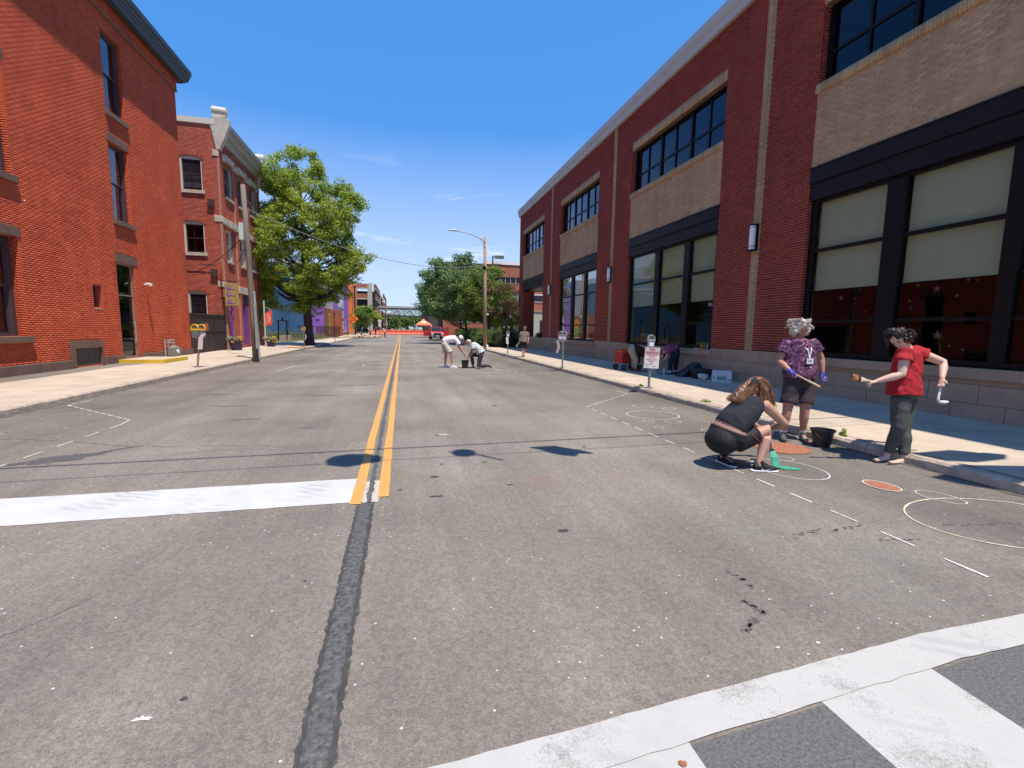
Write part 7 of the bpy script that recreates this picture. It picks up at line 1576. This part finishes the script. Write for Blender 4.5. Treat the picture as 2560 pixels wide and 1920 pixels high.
def paisley():
    m = bpy.data.materials.new('paisley_print'); m.use_nodes = True; nt = m.node_tree; N = nt.nodes; L = nt.links; b = N['Principled BSDF']; b.inputs['Roughness'].default_value = .8
    tcx = N.new('ShaderNodeTexCoord'); P = tcx.outputs['Object']
    nz = N.new('ShaderNodeTexNoise'); nz.inputs['Scale'].default_value = 9; nz.inputs['Detail'].default_value = 1; L.new(P, nz.inputs['Vector'])
    va = N.new('ShaderNodeVectorMath'); va.operation = 'MULTIPLY_ADD'; va.inputs[1].default_value = (.09, .09, .09); L.new(nz.outputs['Color'], va.inputs[0]); L.new(P, va.inputs[2])
    vo = N.new('ShaderNodeTexVoronoi'); vo.inputs['Scale'].default_value = 13; L.new(va.outputs[0], vo.inputs['Vector'])
    w = N.new('ShaderNodeMath'); w.operation = 'MULTIPLY'; w.inputs[1].default_value = 26; L.new(vo.outputs['Distance'], w.inputs[0]); s = N.new('ShaderNodeMath'); s.operation = 'SINE'; L.new(w.outputs[0], s.inputs[0])
    g_ = N.new('ShaderNodeMapRange'); g_.inputs[1].default_value = .55; g_.inputs[2].default_value = .8; g_.clamp = True; L.new(s.outputs[0], g_.inputs[0])
    n2 = N.new('ShaderNodeTexNoise'); n2.inputs['Scale'].default_value = 22; L.new(P, n2.inputs['Vector']); k = N.new('ShaderNodeMapRange'); k.inputs[1].default_value = .46; k.inputs[2].default_value = .54; k.clamp = True; L.new(n2.outputs['Fac'], k.inputs[0])
    q = N.new('ShaderNodeMath'); q.operation = 'MULTIPLY'; L.new(g_.outputs[0], q.inputs[0]); L.new(k.outputs[0], q.inputs[1])
    n3 = N.new('ShaderNodeTexNoise'); n3.inputs['Scale'].default_value = 3; L.new(P, n3.inputs['Vector']); cm = N.new('ShaderNodeMix'); cm.data_type = 'RGBA'; L.new(n3.outputs['Fac'], cm.inputs[0]); cm.inputs[6].default_value = (.022, .006, .055, 1); cm.inputs[7].default_value = (.08, .007, .04, 1)
    mx = N.new('ShaderNodeMix'); mx.data_type = 'RGBA'; L.new(q.outputs[0], mx.inputs[0]); L.new(cm.outputs[2], mx.inputs[6]); mx.inputs[7].default_value = (.46, .22, .34, 1); L.new(mx.outputs[2], b.inputs['Base Color']); return m
PAIS = paisley(); SHK = M('dark_plum_shorts', (.040, .028, .034), .8, var=.15); SHG = M('dark_grey_trainers', (.07, .075, .07), .7); SOCKW = M('white_sock', (.65, .62, .62), .9); GRYH = M('curly_grey_hair', (.56, .49, .40), .6, var=.35, scale=25)
rt, bs, J = person('grey haired woman in purple paisley top and dark shorts with lanyard and blue gloves', gray, (.05, -.93, -.38),
    dict(girth=1.2, hip=.165, waist=.185, head=1.0, leg=1.12, arm=1.12, curl=.9, shirt=dict(mat=PAIS, hem=.12, sleeve=.55, e=.02, flare=.06, fold=.022, name='paisley_top', cuff=1.6), pants=dict(mat=SHK, len=.72, e=.022, wide=1.12, name='shorts', top=.3), shoes=dict(mat=SHG), sock=SOCKW), SKINR, .0105)
hc = J['head']
hair_blob(rt, bs, [(hc + V(0, .025, .05), (.142, .125, .115)), (hc + V(-.105, .01, -.01), (.045, .08, .08)), (hc + V(.105, .01, -.01), (.045, .08, .08)), (hc + V(0, -.06, .085), (.11, .055, .06)), (hc + V(0, .07, -.03), (.12, .06, .09))], GRYH, disp=.035, size=.03)
gd = []; rr = random.Random(7)
for k in range(50):
    a = rr.uniform(0, 6.28); d = V(math.cos(a), math.sin(a) * .9, rr.uniform(-.1, .9)).normalized()
    if d.y < -.3 and d.z < .45: continue
    p = hc + V(0, .02, .045) + V(d.x * .14, d.y * .11, d.z * .12); gd.append([p, p + d * .03 + V(0, 0, .012), p + d * .045 + V(0, 0, -.02)])
strands(rt, bs, gd, GRYH, 460, .014, .0026, 4, curl=.013)
GLV = M('blue_violet_glove', (.07, .06, .42), .5, var=.1)
for s in 'LR':
    g = MB(bs); hand(g, J['wr' + s] - (J['ha' + s] - J['wr' + s]).normalized() * .015, J['ha' + s], V(0, -.5, -.8) if s == 'R' else V(.3, -1, 0), 1.03, .9 if s == 'R' else .35, .0035); d = (J['ha' + s] - J['wr' + s]).normalized(); g.tube([J['wr' + s] - d * .04, J['wr' + s] + d * .02], [.034, .032], 12)
    remesh(g.build('glove', GLV, rt), .006, 2)
nk = J['neck']; ch = J['chest']; LAN = M('white_lanyard', (.72, .74, .76), .7)
b0 = V(5.845, 5.655, 1.30)
for sx in (-.075, .075):
    g = MB(bs); g.tube([nk + V(sx * .9, .03, .0), nk + V(sx * 1.05, -.06, -.03), nk + V(sx * .9, -.145, -.10), b0 + V(sx * .45, .0, .07), b0 + V(sx * .05, -.005, -.03)], [(.010, .003)] * 5, 8, lat=(1, 0, 0)); g.build('lanyard', LAN, rt)
bd_ = MB(bs); bd_.obox((5.835, 5.625, 1.205), (.115, .006, .078)); bo_ = bd_.build('badge', LAN, rt)
for z_, w_ in ((1.222, .035), (1.208, .042), (1.194, .03)):
    g = MB(bs); g.box(5.835 - w_, 5.835 + w_, 5.6205, 5.6218, z_ - .003, z_ + .003); g.build('print_line', GRYT, bo_)
g = MB(bs); g.tube([b0 + V(0, -.006, -.02), V(5.84, 5.63, 1.245)], [(.009, .003)] * 2, 6, lat=(1, 0, 0)); g.build('lanyard_strap', LAN, rt)
for k in range(3): p = V(5.845, 5.62, 1.12 - k * .09); g = MB(bs); g.tube([p, p + V(0, -.01, 0)], .009, 8); g.build('button', LAN, rt)
a, b = V(5.53, 5.60, 1.035), V(5.83, 5.42, .85); o_ = tuple(a); g = MB(o_); d = (b - a); g.tube([a, a + d * .5, a + d * .8, b], [.011, .012, .019, .017], 10); o = g.build('wooden_stick', PALE); o.location = o_; tag(o, 'pale wooden paint stick held across her shorts by the woman in paisley', 'stick')

# ---- crouching woman
girl = {'head': (4.197, 4.76, 0.945), 'neck': (4.115, 4.72, 0.835), 'chest': (4.01, 4.68, 0.72), 'waist': (3.83, 4.68, 0.55), 'pelvis': (3.76, 4.69, 0.375), 'shL': (3.98, 4.85, .80), 'elL': (4.22, 5.0, .56), 'wrL': (4.45, 4.98, .40), 'haL': (4.54, 4.96, .36), 'shR': (4.145, 4.56, 0.765), 'elR': (4.44, 4.56, 0.535), 'wrR': (4.40, 4.76, 0.42), 'haR': (4.45, 4.83, 0.36),
        'hipL': (3.77, 4.83, .33), 'knL': (4.12, 5.0, .30), 'anL': (3.84, 4.84, .10), 'toL': (3.86, 4.66, .04), 'hipR': (3.84, 4.60, 0.33), 'knR': (4.20, 4.54, 0.475), 'anR': (4.04, 4.47, 0.10), 'toR': (4.22, 4.42, .03)}
NAVY = M('dark_navy_top', (.018, .019, .028), .85, var=.2, bump=.3, bscale=120); BLKS = M('black_shorts', (.010, .010, .012), .75); SOLE = M('white_sole', (.75, .72, .72), .5); REDPIPE = M('red_piping', (.35, .03, .05), .7)
BRH = M('golden_brown_hair', (.20, .095, .045), .42, var=.5, scale=14, spec=.6)
rt, bs, J = person('woman with long golden brown hair crouching in a sleeveless navy top and black shorts', girl, (.78, .25, -.62),
    dict(butt=(V(-.05, .02, -.045), (.155, .205, .15)), girth=1.08, hip=.20, waist=.17, head=1.0, leg=1.12, arm=1.15, curl=1.0, shirt=dict(mat=NAVY, hem=.235, sleeve=0, e=.014, flare=.03, fold=.018, name='tank_top', top=.9), pants=dict(mat=BLKS, len=.62, e=.02, wide=1.0, top=.2, name='shorts', fold=.008),
         shoes=dict(mat=M('black_mesh_trainers', (.012, .012, .013), .7), sole=SOLE)), SKIN, .0095)
hc = J['head']
hair_blob(rt, bs, [(hc + V(-.015, 0, .03), (.118, .112, .108)), (hc + V(-.05, -.01, -.02), (.09, .10, .08)), ([hc + V(-.07, 0, .05), hc + V(-.15, -.02, -.02), hc + V(-.26, -.03, -.10), hc + V(-.34, -.03, -.17)], [(.08, .05), (.085, .04), (.075, .03), (.03, .02)]), ([hc + V(.02, -.09, .02), hc + V(.03, -.10, -.10), hc + V(.07, -.11, -.20), hc + V(.12, -.10, -.26)], [.05, .05, .04, .02])], BRH, disp=.04, size=.03)
gd = [[hc + V(-.03, -.05 + .02 * k, .11 - .005 * k), hc + V(-.12, -.07 + .03 * k, .03), hc + V(-.22, -.09 + .03 * k, -.06), hc + V(-.33, -.10 + .035 * k, -.15)] for k in range(6)] + \
     [[hc + V(.0, -.09, .09), hc + V(.03, -.115, -.02), hc + V(.06, -.12, -.13), hc + V(.12, -.11, -.27)], [hc + V(.05, -.07, .09), hc + V(.09, -.10, -.02), hc + V(.10, -.12, -.12), hc + V(.13, -.10, -.22)], [hc + V(-.03, -.09, .08), hc + V(-.04, -.12, -.02), hc + V(-.02, -.12, -.12), hc + V(.05, -.12, -.22)],
      [hc + V(0, -.06, .11), hc + V(.03, -.09, .07), hc + V(.05, -.105, .02), hc + V(.06, -.11, -.04)]]
strands(rt, bs, gd, BRH, 1000, .020, .0017, 9, curl=.009)
g = MB(bs); cp = hc + V(-.09, -.03, .10); g.tube([cp + V(-.05, -.03, 0), cp + V(0, -.02, .03), cp + V(.05, 0, .02)], [.012, .018, .01], 8)
for k in range(4): g.tube([cp + V(-.04 + k * .025, -.02, .02), cp + V(-.05 + k * .025, -.06, -.01), cp + V(-.045 + k * .025, -.075, -.04)], .006, 6)
g.build('hair_claw', M('tortoise_clip', (.05, .045, .04), .3), rt)
# red piping on the shorts leg
hp, kn = J['hipR'], J['knR']; ax = (kn - hp).normalized(); c_ = hp.lerp(kn, .60); u1 = ax.cross(V(0, 1, 0)).normalized(); u2 = ax.cross(u1)
g = MB(bs); rr_ = .122; g.tube([c_ + (u1 * math.cos(t) + u2 * math.sin(t)) * rr_ for t in [2 * math.pi * i / 24 for i in range(25)]], .0035, 5); g.tube([c_ + (u1 * math.cos(t) + u2 * math.sin(t)) * rr_ - ax * .02 * k for k, t in enumerate([2.2, 2.1, 1.9, 1.6, 1.3, 1.0])], .0035, 5); g.build('piping', REDPIPE, rt)
g = MB(bs); side = V(-.25, -1, 0).normalized(); an = J['anR']; SW = [(.005, .052), (.05, .030), (.13, .047), (.06, .018), (.03, .022)]; dd = V(.96, -.28, 0).normalized()
g.add([Vector((an.x, an.y, 0)) + dd * a_ * 1.0 + V(-.30, -.95, 0) * .0535 + V(0, 0, b_) for a_, b_ in SW], [(0, 1, 2, 3, 4)]); g.build('shoe_mark', SOLE, rt)
for s in 'LR':
    g = MB(bs); hand(g, J['wr' + s], J['ha' + s], V(0, -.4, -1), 1.03, .9, .0035); remesh(g.build('glove', GLV, rt), .006, 2)
# her brush
o_ = (4.42, 4.72, .2); r = empty('paint_brush', o_, 'green tipped paint brush held upright to the asphalt by the crouching woman', 'paint brush')
g = MB(o_); g.tube([(4.44, 4.80, .36), (4.38, 4.66, .20)], [.012, .014], 8); g.build('brush_handle', PALE, r); g = MB(o_); g.tube([(4.38, 4.66, .20), (4.34, 4.56, .12), (4.32, 4.50, .015)], [(.03, .012), (.045, .016), (.05, .012)], 10, lat=(1, -.4, 0)); g.build('bristles', GREENP, r)

# ---- two men on the road
wm = {'head': (2.36, 19.255, 1.225), 'neck': (2.24, 19.27, 1.22), 'chest': (2.12, 19.29, 1.19), 'waist': (1.88, 19.34, 1.16), 'pelvis': (1.74, 19.38, 1.04), 'shR': (2.20, 19.10, 1.15), 'elR': (2.37, 19.08, 0.78), 'wrR': (2.53, 19.11, 0.52), 'haR': (2.585, 19.09, 0.43), 'shL': (2.24, 19.44, 1.16), 'elL': (2.33, 19.40, 0.84), 'wrL': (2.52, 19.27, 0.57), 'haL': (2.58, 19.19, 0.48),
      'hipR': (1.73, 19.26, 0.97), 'knR': (1.99, 19.12, 0.58), 'anR': (2.01, 19.08, 0.11), 'toR': (2.20, 19.03, 0.03), 'hipL': (1.72, 19.50, 0.98), 'knL': (1.80, 19.50, 0.56), 'anL': (1.76, 19.5, 0.11), 'toL': (1.93, 19.46, 0.04)}
WTEE = M('white_tshirt', (.76, .74, .76), .9, var=.04); KHK = M('pale_khaki', (.46, .42, .34), .9, var=.1); WSH = M('white_trainers', (.72, .70, .68), .6)
rt, bs, J = person('man in a white cap, white t-shirt and pale shorts bending over the bucket', wm, (.75, -.1, -.65),
    dict(girth=1.0, hip=.155, waist=.16, leg=.98, curl=.8, shirt=dict(mat=WTEE, hem=.05, sleeve=.5, e=.022, flare=.05, fold=.02, name='t_shirt'), pants=dict(mat=KHK, len=.88, e=.03, wide=1.2, name='shorts', top=.25), shoes=dict(mat=WSH, sole=SOLE)), SKINR, .014, 'people painting the road')
hc = J['head']; g = MB(bs); g.ball(hc + V(.03, 0, .02), (.10, .098, .10)); g.tube([hc + V(.10, 0, .03), hc + V(.14, 0, -.06), hc + V(.165, 0, -.12)], [(.07, .02), (.075, .01), (.05, .006)], 10, lat=(0, 1, 0)); remesh(g.build('cap', WTEE, rt), .012, 1)
hair_blob(rt, bs, [(hc + V(-.055, 0, -.0), (.06, .085, .07))], DKH, .014, .02)
km = {'head': (2.67, 19.01, 1.06), 'neck': (2.79, 18.97, 1.0), 'chest': (2.92, 18.93, 0.93), 'waist': (3.10, 18.87, 0.76), 'pelvis': (3.18, 18.83, 0.62), 'shL': (2.80, 18.80, 0.95), 'elL': (2.86, 18.76, 0.70), 'wrL': (2.69, 18.86, 0.46), 'haL': (2.61, 18.91, 0.39), 'shR': (2.87, 19.13, 0.96), 'elR': (2.84, 19.18, 0.72), 'wrR': (2.69, 19.12, 0.48), 'haR': (2.62, 19.05, 0.41),
      'hipL': (3.14, 18.73, 0.57), 'knL': (3.05, 18.68, 0.10), 'anL': (3.43, 18.63, 0.13), 'toL': (3.56, 18.60, 0.05), 'hipR': (3.15, 18.93, 0.58), 'knR': (2.80, 19.02, 0.52), 'anR': (2.87, 18.95, 0.11), 'toR': (2.72, 18.92, 0.03)}
def plaid():
    m = bpy.data.materials.new('white_blue_plaid'); m.use_nodes = True; nt = m.node_tree; N = nt.nodes; L = nt.links; b = N['Principled BSDF']; b.inputs['Roughness'].default_value = .9; tcx = N.new('ShaderNodeTexCoord'); src = None
    for d in ('X', 'Z'):
        w = N.new('ShaderNodeTexWave'); w.inputs['Scale'].default_value = 4.6; w.bands_direction = d; w.inputs['Distortion'].default_value = .6; L.new(tcx.outputs['Object'], w.inputs['Vector']); r_ = N.new('ShaderNodeMapRange'); r_.inputs[1].default_value = .82; r_.inputs[2].default_value = .95; r_.clamp = True; L.new(w.outputs['Fac'], r_.inputs[0])
        if src is None: src = r_.outputs[0]
        else: x = N.new('ShaderNodeMath'); x.operation = 'MAXIMUM'; L.new(src, x.inputs[0]); L.new(r_.outputs[0], x.inputs[1]); src = x.outputs[0]
    mx = N.new('ShaderNodeMix'); mx.data_type = 'RGBA'; L.new(src, mx.inputs[0]); mx.inputs[6].default_value = (.70, .72, .74, 1); mx.inputs[7].default_value = (.10, .13, .20, 1); L.new(mx.outputs[2], b.inputs['Base Color']); return m
CHAR = M('charcoal_trousers', (.030, .030, .036), .85, var=.2); BRSH = M('brown_shoes', (.09, .045, .03), .6)
rt, bs, J = person('grey haired man in plaid shirt and charcoal trousers kneeling at the bucket', km, (-.65, .1, -.72),
    dict(girth=1.05, hip=.155, waist=.17, leg=1.0, curl=.8, shirt=dict(mat=plaid(), hem=.0, sleeve=.6, e=.022, flare=.06, fold=.02, name='plaid_shirt'), pants=dict(mat=CHAR, len=1.92, e=.018), shoes=dict(mat=BRSH, sole=BLK, tiltL=True)), SKINR, .014, 'people painting the road')
hc = J['head']; hair_blob(rt, bs, [(hc + V(.02, 0, .045), (.092, .092, .075)), (hc + V(.07, 0, -.0), (.05, .08, .07))], M('white_grey_hair', (.55, .50, .45), .6, var=.2, scale=20), .014, .02)

# ---- walking man
wk = {'head': (6.05, 24.03, 1.68), 'neck': (6.03, 24.03, 1.53), 'chest': (6.015, 24.016, 1.38), 'waist': (6.0, 23.99, 1.14), 'pelvis': (5.98, 23.968, 0.95), 'shL': (5.86, 24.05, 1.45), 'elL': (5.80, 24.04, 1.17), 'wrL': (5.77, 24.06, 0.94), 'haL': (5.77, 24.09, 0.85), 'shR': (6.18, 23.99, 1.45), 'elR': (6.235, 23.94, 1.17), 'wrR': (6.225, 23.93, 0.95), 'haR': (6.21, 23.95, 0.86),
      'hipL': (5.90, 23.98, 0.90), 'knL': (5.91, 23.98, 0.56), 'anL': (5.925, 23.90, 0.25), 'toL': (5.92, 24.05, .18), 'hipR': (6.06, 23.96, 0.90), 'knR': (6.05, 24.03, 0.57), 'anR': (6.01, 24.0, 0.25), 'toR': (6.01, 24.2, .19)}
for k_ in wk: wk[k_] = (wk[k_][0] + .42, wk[k_][1] + .3, wk[k_][2])
BRT = M('taupe_tshirt', (.20, .155, .14), .9, var=.15)
rt, bs, J = person('man in a brown brimmed hat, taupe t-shirt and black shorts walking away along the pavement', wk, (.05, 1, -.05),
    dict(girth=1.02, hip=.15, waist=.155, leg=.95, ground=.15, curl=.6, shirt=dict(mat=BRT, hem=-.02, sleeve=.55, e=.024, flare=.04, fold=.02, name='t_shirt'), pants=dict(mat=BLKS, len=.85, e=.03, wide=1.2, name='shorts'), shoes=dict(mat=M('tan_boots', (.20, .10, .045), .7))), SKINP, .015)
hc = J['head']; g = MB(bs); g.lathe([(0, hc.z + .13), (.075, hc.z + .12), (.095, hc.z + .03), (.155, hc.z + .012), (.16, hc.z - .0), (.09, hc.z + .005), (0, hc.z + .01)], hc.x, hc.y, 20, cap=False); g.build('hat', M('brown_hat', (.07, .05, .042), .9), rt, smooth=True)

# ---- two people bending at the wall
wa = {'pelvis': (8.26, 15.684, 0.98), 'waist': (8.42, 15.646, .99), 'chest': (8.64, 15.571, 0.86), 'neck': (8.78, 15.51, 0.72), 'head': (8.86, 15.47, 0.60), 'shL': (8.66, 15.76, 0.78), 'elL': (8.74, 15.70, 0.52), 'wrL': (8.83, 15.60, 0.34), 'haL': (8.86, 15.57, 0.26), 'shR': (8.62, 15.40, 0.78), 'elR': (8.62, 15.34, 0.50), 'wrR': (8.73, 15.33, 0.32), 'haR': (8.78, 15.31, 0.24),
      'hipR': (8.22, 15.60, 0.93), 'knR': (8.36, 15.51, 0.56), 'anR': (8.33, 15.47, 0.25), 'toR': (8.50, 15.42, 0.18), 'hipL': (8.27, 15.79, 0.93), 'knL': (8.42, 15.77, 0.56), 'anL': (8.38, 15.77, 0.25), 'toL': (8.55, 15.73, 0.18)}
rt, bs, J = person('person in khaki trousers and a dark top bending down behind the NO PARKING card', wa, (.6, -.1, -.8),
    dict(girth=1.05, hip=.16, waist=.165, ground=.15, shirt=dict(mat=M('dark_maroon_top', (.03, .012, .014), .9), hem=.1, sleeve=.4, e=.022, fold=.02, name='top'), pants=dict(mat=M('khaki_trousers', (.34, .31, .24), .9, var=.12), len=1.7, e=.024, wide=1.2), shoes=dict(mat=M('red_sandals', (.25, .03, .03), .6))), SKINP, .014, 'people bending at the stone wall')
hair_blob(rt, bs, [(J['head'] + V(0, 0, .03), (.095, .095, .085))], DKH, .014, .02)
wb = {'pelvis': (9.32, 14.457, 0.98), 'waist': (9.20, 14.497, 1.04), 'chest': (9.02, 14.53, 1.0), 'neck': (8.90, 14.557, 0.89), 'head': (8.86, 14.60, 0.77), 'shL': (8.98, 14.36, 0.93), 'elL': (8.85, 14.34, 0.72), 'wrL': (8.78, 14.36, 0.62), 'haL': (8.71, 14.37, 0.60), 'shR': (9.0, 14.72, 0.93), 'elR': (8.97, 14.70, 0.68), 'wrR': (8.90, 14.69, 0.50), 'haR': (8.88, 14.68, 0.42),
      'hipL': (9.26, 14.37, 0.92), 'knL': (9.06, 14.38, 0.58), 'anL': (9.05, 14.35, 0.25), 'toL': (8.92, 14.33, 0.18), 'hipR': (9.40, 14.56, 0.92), 'knR': (9.38, 14.53, 0.57), 'anR': (9.35, 14.52, 0.25), 'toR': (9.22, 14.45, 0.18)}
RWB = M('red_blue_print_shirt', (.22, .06, .12), .9, var=.9, scale=26); NVT = M('navy_trousers', (.012, .014, .035), .85, var=.15)
rt, bs, J = person('person in navy trousers and a red and blue patterned shirt bending at the stone wall', wb, (-.5, -.1, -.85),
    dict(girth=1.08, hip=.17, waist=.17, ground=.15, shirt=dict(mat=RWB, hem=.1, sleeve=.5, e=.022, fold=.02, name='patterned_shirt'), pants=dict(mat=NVT, len=1.93, e=.022), shoes=dict(mat=WSH)), SKIN, .014, 'people bending at the stone wall')
hair_blob(rt, bs, [(J['head'] + V(0, 0, .03), (.095, .095, .085))], DKH, .014, .02)
g = MB((8.6, 14.4, .5)); g.tube([(8.78, 14.36, .64), (8.35, 14.5, .42)], .018, 8); o = g.build('grabber_handle', BKT); o.location = (8.6, 14.4, .5); tag(o, 'black pole held by the bending person in navy trousers', 'pole')

# ---- workers far away by the dug up pavement
def far_person(x, y, h, lean, top, bottom, lb_, dz=0.0):
    def P(dx, z): return (x + dx, y, z * h)
    Jd = {'head': P(.55 * lean, .93 - .16 * abs(lean)), 'neck': P(.42 * lean, .85 - .10 * abs(lean)), 'chest': P(.28 * lean, .76 - .05 * abs(lean)), 'waist': P(.1 * lean, .62), 'pelvis': P(0, .53),
          'hipL': (x, y + .1, .50 * h), 'knL': (x + .05 * lean, y + .12, .28 * h), 'anL': (x - .02, y + .12, .07), 'toL': (x + .12 * (1 if lean >= 0 else -1), y + .1, .03), 'hipR': (x, y - .1, .50 * h), 'knR': (x + .1 * lean, y - .14, .28 * h), 'anR': (x + .05, y - .14, .07), 'toR': (x + .2 * (1 if lean >= 0 else -1), y - .14, .03)}
    for s, sy in (('L', .18), ('R', -.18)):
        Jd['sh' + s] = (x + .36 * lean, y + sy, (.80 - .08 * abs(lean)) * h); Jd['el' + s] = (x + .42 * lean + .03, y + sy, (.63 - .06 * abs(lean)) * h); Jd['wr' + s] = (x + .6 * lean, y + sy * .8, (.50 - .04 * abs(lean)) * h); Jd['ha' + s] = (x + .64 * lean, y + sy * .8, (.46 - .04 * abs(lean)) * h)
    person(lb_, Jd, (1 if lean >= 0 else -1, -.2, -.5 * abs(lean)), dict(girth=1.05, shirt=dict(mat=top, hem=-.02, sleeve=.6, e=.03, fold=0), pants=dict(mat=bottom, len=1.9, e=.02, fold=0), shoes=dict(mat=BLK)), SKIN, .035, 'workers by the dug up pavement')
DKB_ = M('dark_blue_shirt', (.02, .022, .035), .9); HIV = M('orange_shirt', (.6, .16, .05), .9); TANP = M('tan_trousers', (.30, .22, .14), .9)
far_person(-6.2, 77, 1.75, .5, DKB_, TANP, 'stooping worker in a dark shirt left of the spoil heap')
far_person(-4.9, 80, 1.7, -.7, M('grey_shirt', (.2, .2, .22), .9), BLKS, 'bent over worker in a grey shirt in the middle of the works')
far_person(-4.2, 82, 1.75, .15, DKB_, BLKS, 'upright worker in dark clothes near the barriers')
far_person(-3.0, 92, 1.7, -.5, M('red_shirt', (.5, .03, .04), .9), DKB_, 'stooping worker in a red shirt before the barriers')
far_person(-2.6, 80, 1.7, -.6, M('beige_shirt', (.5, .42, .34), .9), BLKS, 'worker in a beige shirt and black trousers bending at the road edge')
